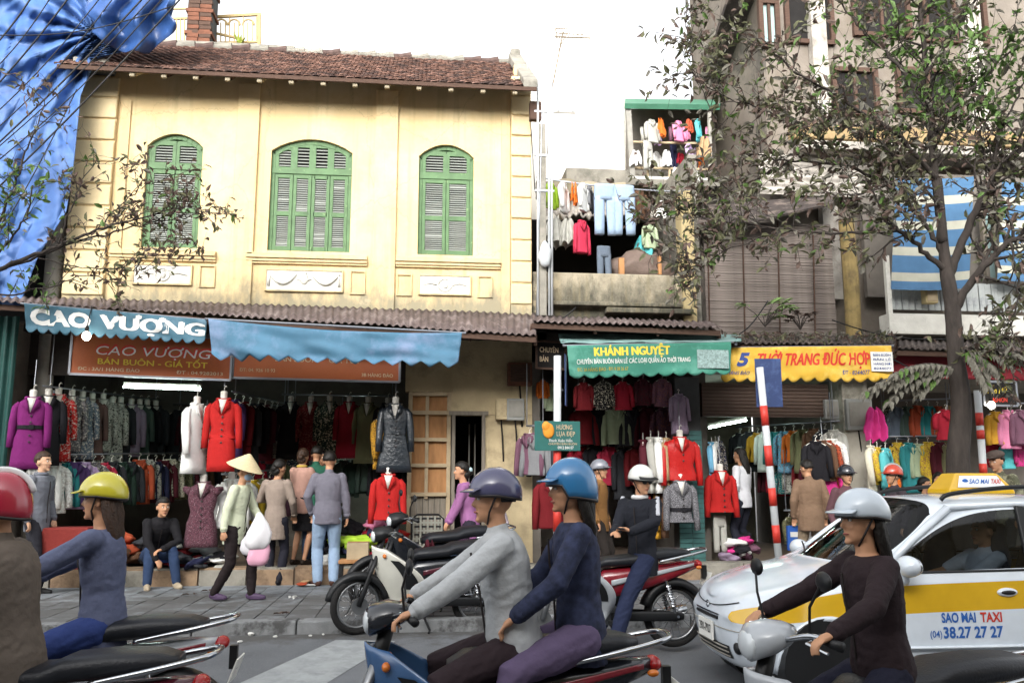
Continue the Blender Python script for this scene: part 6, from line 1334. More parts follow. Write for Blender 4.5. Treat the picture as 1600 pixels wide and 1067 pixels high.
    MB().ell((.485, 0, .95), (.03, .075, .06)).build('headlight', m_lens, e, smooth=True)
    hb = bez([(.27, .34, .99), (.32, .22, 1.01), (.38, .06, .97), (.38, -.06, .97), (.32, -.22, 1.01), (.27, -.34, .99)], 5)
    MB().tube(hb, .012, 8).build('handlebar', m_chrome, e, smooth=True)
    for s in (1, -1):
        MB().tube([(.268, s*.345, .99), (.305, s*.24, 1.005)], .019, 10).build('grip', m_blk, e, smooth=True)
        MB().tube([(.31, s*.23, 1.0), (.36, s*.25, .99), (.33, s*.35, .97)], .006, 6).build('brake_lever', m_chrome, e)
        if mirrors:
            MB().tube([(.32, s*.2, 1.02), (.33, s*.23, 1.12), (.31, s*.28, 1.2)], .006, 6).build('mirror_stem', m_blk, e); MB().ell((.30, s*.29, 1.22), (.018, .055, .038)).build('mirror', m_blk, e, smooth=True)
    # engine, exhaust, swing arm, shocks
    MB().lathe([(.06, -.1), (.09, -.085), (.1, 0), (.09, .085), (.06, .1)], 18, o=(.0, 0, .31), ax='y').build('engine_case', m_alu, e, smooth=True, bevel=.004)
    cy = MB()
    for k in range(6): cy.box((.13+.028*k, 0, .33+.004*k), (.014, .13-.006*k, .12-.006*k))
    cy.tube([(.08, 0, .33), (.3, 0, .35)], .042, 12); cy.build('cylinder', m_alu, e)
    MB().tube(bez([(.22, -.05, .28), (.12, -.11, .2), (-.1, -.14, .22), (-.35, -.15, .25)], 5)+[Vector((-.36, -.15, .25)), Vector((-.8, -.155, .31))], [.016]*16+[.042, .045], 12).build('exhaust', m_chrome, e, smooth=True)
    for s in (1, -1):
        MB().bar((-.1, s*.09, .32), (-.64, s*.09, RW), .03, .045).build('swing_arm', m_blk, e, bevel=.006)
        MB().tube([(-.60, s*.105, RW+.03), (-.52, s*.115, .60)], .012, 8).build('shock_rod', m_chrome, e)
        MB().tube([Vector((-.595, s*.106, RW+.07)).lerp(Vector((-.53, s*.114, .56)), t)+Vector((.024*math.cos(t*60), .024*math.sin(t*60), 0)) for t in np.linspace(0, 1, 70)], .005, 5).build('shock_spring', m_chrome if s > 0 else m_blk, e)
        MB().tube([(.0, s*.08, .25), (.02, s*.22, .25)], .011, 8).tube([(.02, s*.17, .25), (.02, s*.24, .25)], .018, 8).build('footpeg', m_blk, e)
    MB().loft([[Vector((x, .105+.012*math.cos(a), zc+h_*math.sin(a))) for a in np.linspace(0, 2*math.pi, 11)[:-1]] for x, zc, h_ in ((-.0, .30, .03), (-.1, .30, .045), (-.6, .287, .045), (-.68, .285, .03))]).build('chain_case', m_blk, e, smooth=True)
    MB().tube([(.02, .09, .26), (-.08, .16, .04), (-.06, .19, .02)], .012, 6).build('side_stand', m_blk, e)
    MB().tube([(-.64, .0, RW), (-.62, .13, RW)], .014, 8).tube([(-.62, -.13, RW), (-.62, 0, RW)], .014, 8).build('rear_axle', m_chrome, e)
    return e
pt_white = paint('bike_white', '#c9c8bd'); pt_black = paint('bike_black', '#1d2026'); pt_red = paint('bike_red', '#7a1a26'); pt_silver = paint('bike_silver', '#a6abb0'); pt_blue = paint('bike_blue', '#3f5f88'); pt_maroon = paint('bike_maroon', '#4f1c28')
def bike_at(px, py, wheel='front', z=0, Y=None):     # bike heading left whose wheel foot is at this pixel
    g = G(px, py, z); s = .62 if wheel == 'front' else -.62
    return Vector((g.x+s, g.y, z))
g = G(557, 991, 0); b1 = Vector((g.x+.62*math.cos(R(13)), g.y+.62*math.sin(R(13)), 0)); bike('parked motorbike with white leg shield at the kerb', (b1.x, b1.y, 0), LEFT+R(13), pt_black, pt_white, pt_maroon, lean=R(-4), steer=R(14), dark_front=True, mirrors=False, group='parked motorbikes')
bike('parked black motorbike behind the white-shielded one', (b1.x+.12, b1.y+.58, SZ), LEFT+R(16), pt_black, pt_black, pt_blue, lean=R(-5), steer=R(8), dark_front=True, group='parked motorbikes')
b3 = bike_at(1056, 1012, 'rear'); bk3 = (b3.x, b3.y, 0); bike('red motorbike under the waiting rider in black', bk3, LEFT+R(4), pt_red, pt_silver, pt_silver, mirrors=True, group='motorbikes in the road')
# rag on the white bike's floor
o = bust and garment('rag', 'maroon', (b1.x+.1, b1.y+.15, .85), R(20), 'maroon bag hung between the parked motorbikes', .75, topper=None, name='hung_bag', sx=.6)
# waiting rider
def rider(label, loc, rz, h=1.66, seatx=-.12, **k):
    s = h/1.7; z = .80/s
    d = dict(pelvis=(seatx/s, 0, z+.055), lean=R(12), hands={1: (.27/s, .29/s, 1.03/s), -1: (.27/s, -.29/s, 1.03/s), ('dir', 1): (.9, 0, -.35), ('dir', -1): (.9, 0, -.35)}, feet={1: (.04/s, .2/s, .33/s), -1: (.04/s, -.2/s, .33/s)}, knee={1: (1, .35, .3), -1: (1, -.35, .3)}, elbow={1: (-.3, 1, -.5), -1: (-.3, -1, -.5)})
    d.update(k); return person('person', label, loc, rz, h, **d)
jr = rider('rider in black tracksuit and white helmet waiting astride the red motorbike', bk3, LEFT+R(4), 1.62, seatx=-.34, pelvis=(-.36, 0, .86), lean=R(2), twist=R(48), hands={1: (-.14, .34, 1.1), -1: (.0, .24, 1.08), ('dir', 1): (.6, -.1, .3), ('dir', -1): (.0, .8, .1)}, feet={1: (.04, .30, .08), -1: (.04, -.30, .08)}, knee={1: (1, .5, .2), -1: (1, -.5, .2)}, head=(R(112), R(8)), top='#1d1f26', legs='#232a42', shoes='#2a211c', hair='short', collar='#c9c9c9', bulk=1.1, vox=.011, hem=.12, legw=1.5)
helmet(jr, paint('helmet_white', '#cfcfca'), visor=m_blk)
for s in (1, -1): MB().ell(jr['hd'](.09, s*.033, .006), (.012, .03, .018), jr['HM']).build('sunglass_lens', m_blk, jr['e'], smooth=True)
MB().tube([jr['hd'](-.02, .083, .01), jr['hd'](.07, .065, .012), jr['hd'](.1, 0, .012), jr['hd'](.07, -.065, .012), jr['hd'](-.02, -.083, .01)], .004, 5).build('sunglass_frame', m_blk, jr['e'])
m_str = cloth('#a9abb2')
for s in (1, -1):
    a, b = jr['shc']+jr['S']*(s*.15), jr['el', s]; up_ = Vector((0, 0, .068)); MB().tube([a.lerp(b, t)+up_*(1-.2*t)+jr['S']*(s*.03) for t in np.linspace(.0, .95, 8)], .022, 6, flat=.35).build('sleeve_stripe', m_str, jr['e'], smooth=True)
o = MB().box((0, 0, 0), (.05, .1, .012)).build('mobile_phone', m_blk, loc=Vector(bk3)+Matrix.Rotation(LEFT+R(4), 3, 'Z') @ Vector((-.02, .37, 1.08))); tag(o, 'dark mobile phone in the waiting rider\'s hands', 'phone')
# ---- moving bikes in the near lane, all heading left
YC = 4.2
g = P(1030, 1020, YC); mb_ = Vector((g.x-.90, YC, -.1))
bike('dark motorbike carrying two people across the middle foreground', mb_, LEFT, pt_black, pt_blue, pt_red, group='motorbikes in the road')
jm = rider('rider in pale grey jacket and dark cap helmet in the middle foreground', mb_, LEFT, 1.6, seatx=-.2, lean=R(9), top='#a9acae', legs='#2c2226', shoes='#241f20', hair='short', bulk=1.12, vox=.011, legw=1.3)
helmet(jm, paint('helmet_plum', '#4a4a66'))
jp = rider('passenger in blue helmet and navy checked jacket on the middle motorbike', mb_, LEFT, 1.6, seatx=-.42, pelvis=(-.55, 0, .95), lean=R(3), hands={1: (-.2, .2, 1.05), -1: (-.2, -.2, 1.05)}, feet={1: (-.14, .24, .36), -1: (-.14, -.24, .36)}, top='#2a3048', legs='#584c66', shoes='#222', hair='long', female=True, vox=.011, legw=1.5, topm=mat('navy_check', '#2a3048', rough=.9, var=.5, scale=18))
helmet(jp, paint('helmet_blue', '#2c6c9c'), full=True)
YL = 4.95
g = P(372, 948, YL); ml = Vector((g.x-.94, YL, -.1))
bike('silver and red motorbike ridden away to the left in the foreground', ml, LEFT, pt_silver, pt_silver, pt_red, group='motorbikes in the road')
jl = rider('rider in yellow helmet and blue-grey jacket on the silver motorbike', ml, LEFT, 1.56, seatx=-.24, lean=R(4), top='#565c74', legs='#2b3a6c', shoes='#222', hair='long', hairm=m_hairb, female=True, vox=.011, legw=1.4)
helmet(jl, paint('helmet_yellow', '#b9b02e'))
YN = 4.0
g = P(305, 1055, YN); mn = Vector((g.x-.84, YN, -.1))
bike('dark motorbike at the left edge, nearest the camera', mn, LEFT, pt_maroon, pt_black, pt_silver, group='motorbikes in the road')
jn = rider('rider in taupe coat and red helmet at the left edge', mn, LEFT, 1.55, seatx=-.06, lean=R(8), top='#5d544c', legs='#4a4340', shoes='#222', hair='short', bulk=1.25, vox=.011, hem=.3, legw=1.5)
helmet(jn, paint('helmet_crimson', '#9c2236'), stripe=paint('white', '#d6d6d6'), full=True, visor=m_lens)
YR = 3.5
g = P(1372, 800, YR); mr_ = Vector((g.x-.12, YR, -.1))
bike('pale silver scooter in front of the taxi', mr_, LEFT+R(3), pt_silver, pt_silver, pt_white, group='motorbikes in the road')
jq = rider('rider in dark brown jacket and white helmet in front of the taxi', mr_, LEFT+R(3), 1.42, seatx=-.1, lean=R(5), top='#2a2023', legs='#1c1d2c', shoes='#222', hair='long', female=True, vox=.011, bulk=1.1, hem=.2)
helmet(jq, paint('helmet_pearl', '#b9c3cc'), visor=paint('helmet_pearl', '#b9c3cc'))
# ================================================================= taxi
pt_car = paint('taxi_white', '#c4ccd4', .2); pt_yel = paint('taxi_yellow', '#c29a1c', .25)
m_glass = glass('car_glass', (.34, .37, .38), .28)
m_seatc = mat('car_seat', '#3a3a40', rough=.9)
def car(loc, rz):
    e = empty('taxi', loc, rz, label='white taxi hatchback with yellow stripe and roof sign', cat='car')
    # columns along the car; each: 11 rows (x, y, z) from sill to roof centre line
    def colm(xs, ys, zs): return [(x, y, z) for x, y, z in zip(xs, ys, zs)]
    C_ = [
     colm([1.60, 1.66, 1.70, 1.725, 1.73, 1.72, 1.71, 1.705, 1.70, 1.70, 1.70], [.0]*11, [.2, .24, .34, .44, .52, .58, .60, .61, .62, .63, .635]),
     colm([1.60, 1.66, 1.70, 1.72, 1.72, 1.70, 1.68, 1.66, 1.65, 1.66, 1.68], [.34, .38, .40, .40, .39, .36, .34, .32, .29, .18, .0], [.2, .23, .33, .44, .52, .60, .66, .68, .695, .71, .72]),
     colm([1.42, 1.48, 1.54, 1.57, 1.57, 1.55, 1.52, 1.50, 1.46, 1.48, 1.52], [.56, .60, .63, .63, .62, .60, .57, .52, .46, .28, .0], [.2, .22, .33, .45, .53, .655, .73, .75, .76, .785, .795]),
     colm([1.12, 1.15, 1.18, 1.2, 1.2, 1.19, 1.18, 1.16, 1.12, 1.14, 1.18], [.60, .68, .715, .72, .71, .69, .64, .58, .50, .30, .0], [.2, .22, .33, .45, .575, .725, .81, .83, .84, .865, .875]),
     colm([.78, .78, .78, .78, .78, .77, .74, .71, .74, .86, .93], [.60, .70, .735, .745, .735, .72, .69, .685, .62, .36, .0], [.2, .21, .33, .46, .61, .795, .87, .88, .89, .915, .92]),
     colm([.10, .10, .10, .10, .10, .10, .10, .13, .15, .25, .29], [.60, .70, .74, .75, .745, .735, .71, .575, .53, .31, .0], [.2, .21, .33, .46, .63, .815, .885, 1.275, 1.315, 1.365, 1.375]),
     colm([-.35]*11, [.60, .70, .74, .75, .745, .735, .71, .575, .525, .31, .0], [.2, .21, .33, .46, .64, .825, .895, 1.30, 1.345, 1.395, 1.405]),
     colm([-.95, -.95, -.95, -.95, -.95, -.95, -.95, -.98, -1.0, -1.02, -1.03], [.60, .70, .74, .75, .745, .735, .71, .57, .52, .31, .0], [.2, .21, .33, .47, .65, .835, .91, 1.285, 1.33, 1.375, 1.385]),
     colm([-1.45, -1.48, -1.5, -1.52, -1.53, -1.53, -1.52, -1.42, -1.38, -1.42, -1.45], [.55, .62, .66, .67, .665, .65, .63, .52, .47, .28, .0], [.22, .23, .34, .49, .69, .83, .92, 1.22, 1.27, 1.30, 1.31]),
     colm([-1.58, -1.62, -1.66, -1.69, -1.70, -1.69, -1.67, -1.60, -1.58, -1.58, -1.58], [.0]*11, [.22, .24, .35, .49, .69, .83, .92, 1.10, 1.12, 1.13, 1.14]),
    ]
    nc, nr = len(C_), 11; vs_ = []; idx = {}
    for s in (1, -1):
        for i in range(nc):
            for j in range(nr):
                x, y, z = C_[i][j]
                if s == -1 and abs(y) < 1e-9: idx[s, i, j] = idx[1, i, j]; continue
                idx[s, i, j] = len(vs_); vs_.append((x, y*s, z))
    fs, mi = [], []
    for s in (1, -1):
        for i in range(nc-1):
            for j in range(nr-1):
                q = [idx[s, i, j], idx[s, i+1, j], idx[s, i+1, j+1], idx[s, i, j+1]]
                q2 = []
                for t in q:
                    if t not in q2: q2.append(t)
                if len(q2) < 3: continue
                if s == -1: q2 = q2[::-1]
                m = 0
                if j == 4 and 1 <= i <= 8: m = 2
                if j == 6 and i in (4, 5): m = 1
                if j == 6 and i == 6: m = 3
                if j == 6 and i == 7: m = 4
                if i == 4 and j >= 8: m = 5
                if i == 7 and j >= 8 and 0: m = 5
                if i == 8 and j in (7, 8, 9): m = 6
                fs.append(tuple(q2)); mi.append(m)
    me = bpy.data.meshes.new('body'); me.from_pydata(vs_, [], fs); me.polygons.foreach_set('material_index', mi); me.update()
    for k in range(7): me.materials.append(pt_car)
    # creases along window borders and the stripe
    bm = bmesh.new(); bm.from_mesh(me); bmesh.ops.recalc_face_normals(bm, faces=bm.faces)
    cl_ = bm.edges.layers.float.new('crease_edge')
    for ed in bm.edges:
        if len(ed.link_faces) == 2 and ed.link_faces[0].material_index != ed.link_faces[1].material_index: ed[cl_] = .75
    bm.to_mesh(me); bm.free()
    tmp = bpy.data.objects.new('tmp', me); col.objects.link(tmp); md = tmp.modifiers.new('s', 'SUBSURF'); md.levels = 4; md.render_levels = 4
    dg = bpy.context.evaluated_depsgraph_get(); ev = bpy.data.meshes.new_from_object(tmp.evaluated_get(dg)); bpy.data.objects.remove(tmp)
    V = [v.co.copy() for v in ev.vertices]; F_ = [(tuple(p.vertices), p.material_index) for p in ev.polygons]
    wc = [(1.13, .27), (-1.08, .27)]; RA = .315
    parts = {}
    for f, m in F_:
        c = sum((V[i] for i in f), Vector())/len(f)
        if m in (0, 2) and abs(c.y) > .4 and any((c.x-a)**2+(c.z-b)**2 < RA*RA for a, b in wc): continue
        sd_ = 1 if c.y > 0 else -1
        key = (m, sd_) if m in (1, 2, 3, 4) else (m, 0)
        parts.setdefault(key, []).append(f)
    names = {0: 'body', 1: 'front_side_window', 2: 'side_stripe', 3: 'rear_side_window', 4: 'quarter_window', 5: 'windscreen', 6: 'rear_window'}
    for (m, s), fl_ in parts.items():
        used = sorted({i for f in fl_ for i in f}); rm = {i: k for k, i in enumerate(used)}
        MB().add([V[i] for i in used], [tuple(rm[i] for i in f) for f in fl_]).build(names[m], {0: pt_car, 2: pt_yel}.get(m, m_glass), e, smooth=True)
    bvh = BVHTree.FromPolygons(V, [f for f, m in F_])
    def side(x, z, s=1):
        h = bvh.ray_cast(Vector((x, s*2, z)), Vector((0, -s, 0))); return (h[0], h[1]) if h[0] else (Vector((x, s*.75, z)), Vector((0, s, 0)))
    def front(y, z):
        h = bvh.ray_cast(Vector((3, y, z)), Vector((-1, 0, 0))); return (h[0], h[1]) if h[0] else (Vector((1.7, y, z)), Vector((1, 0, 0)))
    def on_side(pts, off=.003, s=1):
        out = []
        for x, z in pts: p, n = side(x, z, s); n = n if n.y*s > 0 else -n; out.append(p+n*off)
        return out
    # wheel arches, wheels
    for a, b in wc:
        for s in (1, -1):
            arc = on_side([(a+RA*math.cos(t), b+RA*math.sin(t)) for t in np.linspace(-.15, math.pi+.15, 24)], .0, s)
            MB().tube(arc, .02, 8).build('wheel_arch', pt_car, e, smooth=True)
            MB().lathe([(RA-.005, -.3), (RA, 0), (.01, .0)] if 0 else [(RA+.01, .0), (RA+.01, .34), (.02, .345)], 24, o=(a, s*.72 if s > 0 else -.38, b), ax='y').build('wheel_well', m_blk, e)
            w = empty('wheel', (a, s*.635, b), parent=e)
            MB().tube([(.215*math.cos(t), 0, .215*math.sin(t)) for t in np.linspace(0, 2*math.pi, 33)[:-1]], .062, 10, closed=True, up=(0, 1, 0), flat=1.2).build('tyre', m_tyre, w, smooth=True)
            hub = MB().lathe([(.16, 0), (.17, .03*s), (.14, .045*s), (.05, .05*s), (.01, .055*s)] if s < 0 else [(.01, -.055), (.05, -.05), (.14, -.045), (.17, -.03), (.16, 0)], 28, ax='y'); hub.build('rim', m_alu if 0 else pt_silver, w, smooth=True)
            for k in range(7): t = 2*math.pi*k/7; MB().ell((.1*math.cos(t), s*.047, .1*math.sin(t)), (.022, .008, .022), nu=10, nv=6).build('rim_hole', m_blk, w, smooth=True)
    MB().box((0, 0, .24), (2.9, 1.1, .1)).build('underbody', m_blk, e)
    # headlights
    for s in (1, -1):
        p, n = front(s*.47, .615); hl = MB().ell((0, 0, 0), (.1, .1, .12), nu=18, nv=14).build('headlight', m_lens, e, smooth=True, loc=(1.50, s*.50, .615)); hl.rotation_euler = (0, R(-35), s*R(30)); hl.scale = (.62, .9, 1)
        MB().ell((0.03, 0, .02), (.09, .075, .085), nu=16, nv=10).build('reflector', m_chrome, hl, smooth=True); MB().ell((.06, .0, -.05), (.05, .04, .035)).build('lamp_bowl', m_lens, hl, smooth=True)
        MB().ell((1.665, s*.33, .54), (.02, .04, .03), nu=10).build('indicator', m_lamb, e, smooth=True)
        p, n = front(s*.42, .36); MB().ell(p+Vector((-.01, 0, 0)), (.03, .05, .045)).build('fog_lamp', m_blk, e, smooth=True)
    gr = [front(y, .53)[0]+Vector((.004, 0, 0)) for y in np.linspace(-.22, .22, 12)]; MB().tube(gr, .012, 6).build('grille_slot', m_blk, e)
    gr = [front(y, .555-.0*abs(y))[0]+Vector((.006, 0, 0)) for y in np.linspace(-.24, .24, 12)]; MB().tube(gr, .006, 6).build('grille_trim', m_chrome, e)
    MB().grid(lambda u, v: front(-.34+.68*u, .27+.09*v)[0]+Vector((.006, 0, 0)), 14, 4).build('air_intake', m_blk, e, smooth=True)
    for k in range(3): MB().tube([front(y, .285+.03*k)[0]+Vector((.012, 0, 0)) for y in np.linspace(-.32, .32, 10)], .005, 5).build('intake_bar', m_steel, e)
    pl = MB().box((1.735, 0, .43), (.012, .3, .13)).build('number_plate', m_plate, e)
    lettering(lambda u, v: (Vector((1.742, .13-.26*u if 0 else -.13+.26*u, .40+.1*v)), Vector((1, 0, 0))), '29X-7927', .02, .98, .1, .7, m_blk, e, bold=.01, off=.002)
    em = MB().tube([(0, .03*math.cos(t), .022*math.sin(t)) for t in np.linspace(0, 6.28, 13)[:-1]], .005, 6, closed=True).build('badge', m_chrome, e, loc=front(0, .6)[0]+Vector((.008, 0, 0)))
    hl = [front(y, .60+.05*(abs(y)/.4)**2)[0]+Vector((.004, 0, .004)) for y in np.linspace(-.42, .42, 15)]; MB().tube(hl, .004, 5).build('bonnet_seam', m_blk, e)
    MB().tube([Vector((x, y, z)) for x, y, z in ((1.62, .0, .645),)]*2 if 0 else [front(y, .47)[0]+Vector((.002, 0, 0)) for y in np.linspace(-.5, .5, 15)], .004, 5).build('bumper_seam', m_steel, e)
    # side furniture
    for s in (1, -1):
        for xs_, z0, z1 in ((.66, .28, .86), (-.33, .28, .9), (-.98, .5, .9)): MB().tube(on_side([(xs_, z) for z in np.linspace(z0, z1, 12)], -.001, s), .0045, 5).build('door_seam', m_blk, e)
        MB().tube(on_side([(x, .28) for x in np.linspace(.66, -.78, 20)], 0, s), .0045, 5).build('door_seam', m_blk, e)
        MB().tube(on_side([(x, .40) for x in np.linspace(.80, -.75, 26)], .008, s), .022, 8, flat=.5).build('rub_strip', pt_car, e, smooth=True)
        p, n = side(-.13, .745, s); h = MB().ell((0, 0, 0), (.075, .022, .03), nu=16, nv=10).build('door_handle', pt_car, e, smooth=True, loc=p); MB().ell((.0, s*.014, .0), (.055, .014, .016)).build('handle_grip', m_blk, h, smooth=True)
        mr = MB().ell((0, 0, 0), (.075, .1, .07), nu=18, nv=12).build('door_mirror', pt_car, e, smooth=True, loc=(.62, s*.83, .93)); MB().tube([(0.02, -s*.02, -.05), (.0, -s*.06, -.1), (-.02, -s*.12, -.11)], [.04, .035, .03], 8).build('mirror_foot', pt_car, mr, smooth=True); MB().ell((-.045, 0, 0), (.035, .085, .058)).build('mirror_glass', m_chrome, mr, smooth=True)
        MB().tube(on_side([(x, z) for x, z in zip(np.linspace(.70, -1.4, 24), np.linspace(.873, .905, 24))], .004, s), .008, 6).build('window_seal', m_blk, e)
        # A-pillar, B-pillar
        MB().tube([(.72, s*.675, .885), (.45, s*.62, 1.09), (.14, s*.56, 1.30)], .028, 8).build('pillar', pt_car, e, smooth=True)
        MB().tube([(.15, s*.55, 1.305), (-.35, s*.555, 1.325), (-.98, s*.55, 1.31)], .022, 8).build('pillar', pt_car, e, smooth=True)
        MB().bar((-.36, s*.71, .9), (-.40, s*.575, 1.31), .09, .03, upv=(0, 1, 0)).build('pillar', pt_car if 0 else m_blk, e, bevel=.008)
        MB().bar((-.97, s*.70, .9), (-1.0, s*.575, 1.30), .07, .03, upv=(0, 1, 0)).build('pillar', pt_car, e, bevel=.008)
        MB().tube(bez([(.12, s*.46, 1.355), (.02, s*.47, 1.40), (-.5, s*.47, 1.445), (-1.0, s*.46, 1.41), (-1.12, s*.46, 1.35)], 6), .016, 8).build('roof_rail', m_blk, e, smooth=True)
    # the two lines of lettering
    for s in (1, -1):
        def sf(u, v, s=s):
            p, n = side((.46-.55*u) if s > 0 else (-.09+.55*u), .44+.19*v, s); n = n if n.y*s > 0 else -n; return p, n
        lettering(sf, 'SAO MAI', .18, .62, .62, .95, m_tb2, e, bold=.03, off=.004); lettering(sf, 'TAXI', .68, .96, .62, .95, m_tr, e, bold=.03, off=.004)
        lettering(sf, '(04)', .02, .17, .12, .36, m_tb2, e, bold=.01, off=.004); lettering(sf, '38.27 27 27', .19, .96, .1, .48, m_tb2, e, bold=.03, off=.004)
    # roof sign
    sg = MB().loft([[Vector((x, y*w_, z)) for x, y in ((l_, -1), (l_, 1), (-l_, 1), (-l_, -1))] for z, l_, w_ in ((1.40, .30, .17), (1.44, .29, .165), (1.56, .20, .11), (1.575, .185, .10))]).build('roof_sign', pt_yel, e, bevel=.012, loc=(-.42, 0, .13)); sg.scale = (.9, .9, .9)
    for s in (1, -1):
        A_, B_, D_ = Vector((.22*s-.0, s*.163, 1.455)), Vector((-.22*s, s*.163, 1.455)), Vector((.17*s, s*.118, 1.55)); n = (B_-A_).cross(D_-A_).normalized()
        q = [A_+n*.004, B_+n*.004, Vector((-.17*s, s*.118, 1.55))+n*.004, D_+n*.004]; MB().add(q, [(0, 1, 2, 3)]).build('sign_face', mat('sign_white', '#d5d9dd', rough=.4), sg)
        sf2 = lambda u, v: (A_.lerp(B_, u)+(D_-A_)*v*1.0+(B_-A_)*0, n)
        lettering(sf2, 'SAO MAI', .22, .62, .3, .72, m_tb2, sg, bold=.02, off=.008); lettering(sf2, 'TAXI', .66, .86, .3, .72, m_tr, sg, bold=.02, off=.008); MB().ell(A_.lerp(B_, .14)+(D_-A_)*.5, (.03, .008, .025)).build('sign_star', m_tb2, sg)
    # cabin
    MB().loft([[Vector((x, y, z)) for y in (-.6, .6) for z in ()] or [Vector((x, -.62, z0)), Vector((x, .62, z0)), Vector((x, .62, z1)), Vector((x, -.62, z1))] for x, z0, z1 in ((.9, .5, .86), (.62, .5, .89), (.5, .5, .84), (.46, .5, .7))]).build('dashboard', m_blk, e, bevel=.02)
    MB().box((-.2, 0, .36), (1.9, 1.2, .06)).build('cabin_floor', m_blk, e)
    for s in (1, -1):
        se = MB().loft([[Vector((x, s*.32+.22*math.cos(t)*.95, z+.07*math.sin(t))) for t in np.linspace(0, 6.28, 15)[:-1]] for x, z in ((.22, .52), (.1, .54), (-.15, .52), (-.25, .55))]).build('front_seat', m_seatc, e, smooth=True)
        MB().loft([[Vector((x+.06*math.sin(t), s*.32+.21*w_*math.cos(t), z)) for t in np.linspace(0, 6.28, 15)[:-1]] for x, z, w_ in ((-.22, .5, 1), (-.28, .75, 1), (-.34, .95, .9), (-.35, 1.0, .7), (-.36, 1.04, .45), (-.37, 1.15, .45), (-.37, 1.18, .3))]).build('backrest', m_seatc, e, smooth=True)
    MB().loft([[Vector((x, .55*math.cos(t), z+.1*math.sin(t))) for t in np.linspace(0, 6.28, 15)[:-1]] for x, z in ((-.75, .5), (-.95, .53), (-1.1, .7), (-1.2, .95))]).build('rear_seat', m_seatc, e, smooth=True)
    stw = MB().tube([Vector((0, .17*math.cos(t), .17*math.sin(t))) for t in np.linspace(0, 6.28, 25)[:-1]], .014, 8, closed=True).bar((0, -.16, 0), (0, .16, 0), .03).build('steering_wheel', m_blk, e, loc=(.36, .32, .86)); stw.rotation_euler = (0, R(-28), 0)
    MB().tube([(.42, .32, .82), (.62, .32, .72)], .03, 8).build('steering_column', m_blk, e)
    # wipers and cowl
    MB().grid(lambda u, v: Vector((.93-.2*abs(2*u-1)**2.2+.1*v-.02, -.62+1.24*u, .905-.02*abs(2*u-1)-.03*v)), 20, 3).build('wiper_cowl', m_blk, e, smooth=True)
    for y0 in (.45, -.1): MB().tube([(.9, y0, .915), (.78, y0-.28, .975), (.73, y0-.42, 1.0)], .007, 5).build('wiper', m_blk, e)
    ck = MB()
    for k in range(16):
        a = random.uniform(-1, 1); ck.tube([(.78, -.3+.02*k, .9), (.70+.05*a, -.32+.03*k, .95+.05*random.random())], [.02, .006], 5)
    ck.build('dashboard_ornament', mat('dash_straw', '#a8744a', rough=.8, var=.3, scale=30), e)
    MB().ell((.3, 0, 1.24), (.02, .1, .03)).build('rear_view_mirror', m_blk, e, smooth=True)
    return e
m_tb2 = mat('letter_taxi_blue', '#2a5aa0', rough=.4, var=.05)
hubp = G(1294, 1042, .19)
TXS = 1.07
tx_loc = Vector((hubp.x+1.13*TXS, hubp.y+.66*TXS, -.1))
taxi = car(tx_loc, LEFT+R(0)); taxi.scale = (TXS,)*3
person('person', 'taxi driver in white shirt behind the wheel', tx_loc+Vector((.22, -.32*TXS, -.02)), LEFT, 1.62, pelvis=(0, 0, .60), lean=R(-10), hands={1: (.40, .12, .92), -1: (.40, -.12, .92)}, feet={1: (.72, .1, .42), -1: (.72, -.1, .42)}, top='#b9c0cc', legs='#22242c', hair='short', sleeve=.5, vox=.012, elbow={1: (-.3, .8, -.6), -1: (-.3, -.8, -.6)})
# ================================================================= trees
m_bark = mat('bark', '#38322e', rough=.95, var=.35, scale=10, bump=1.0, bscale=22, stretch=(1, 1, .3))
m_l1 = mat('leaf_dusty', '#626349', rough=.75, var=.35, scale=14)
m_l2 = mat('leaf_brown', '#62524a', rough=.8, var=.35, scale=14)
m_l3 = mat('leaf_green', '#557038', rough=.6, var=.3, scale=14)
m_l4 = mat('leaf_grey', '#6d6a60', rough=.8, var=.3, scale=14)
for m in (m_l1, m_l2, m_l3, m_l4):      # leaves let a little light through
    t = m.node_tree; b = t.nodes['Principled BSDF']; out = [n for n in t.nodes if n.type == 'OUTPUT_MATERIAL'][0]
    tr = t.nodes.new('ShaderNodeBsdfTranslucent'); mx = t.nodes.new('ShaderNodeMixShader'); mx.inputs[0].default_value = .25
    t.links.new(b.inputs['Base Color'].links[0].from_socket, tr.inputs[0]); t.links.new(b.outputs[0], mx.inputs[1]); t.links.new(tr.outputs[0], mx.inputs[2]); t.links.new(mx.outputs[0], out.inputs[0])
LEAFM = [m_l1, m_l2, m_l3, m_l4]
def leaf(mb, p, d, L, W, mi, up=None):
    d = d.normalized(); r = Vector((random.gauss(0, 1), random.gauss(0, 1), random.gauss(0, 1)+.8)) if up is None else up
    s = d.cross(r); s = s.normalized() if s.length > 1e-4 else Vector((1, 0, 0)); n = s.cross(d)
    a = p; b = p+d*L*.35+n*L*.04; c = p+d*L*.75-n*L*.02; t = p+d*L-n*L*.14
    cup = n*W*.25
    mb.add([a, b+s*W*.5+cup, c+s*W*.36+cup, t, c-s*W*.36+cup, b-s*W*.5+cup, b, c], [(0, 6, 1), (6, 7, 2, 1), (7, 3, 2), (0, 5, 6), (6, 5, 4, 7), (7, 4, 3)], mi)
def rnd(): return Vector((random.gauss(0, 1), random.gauss(0, 1), random.gauss(0, 1)))
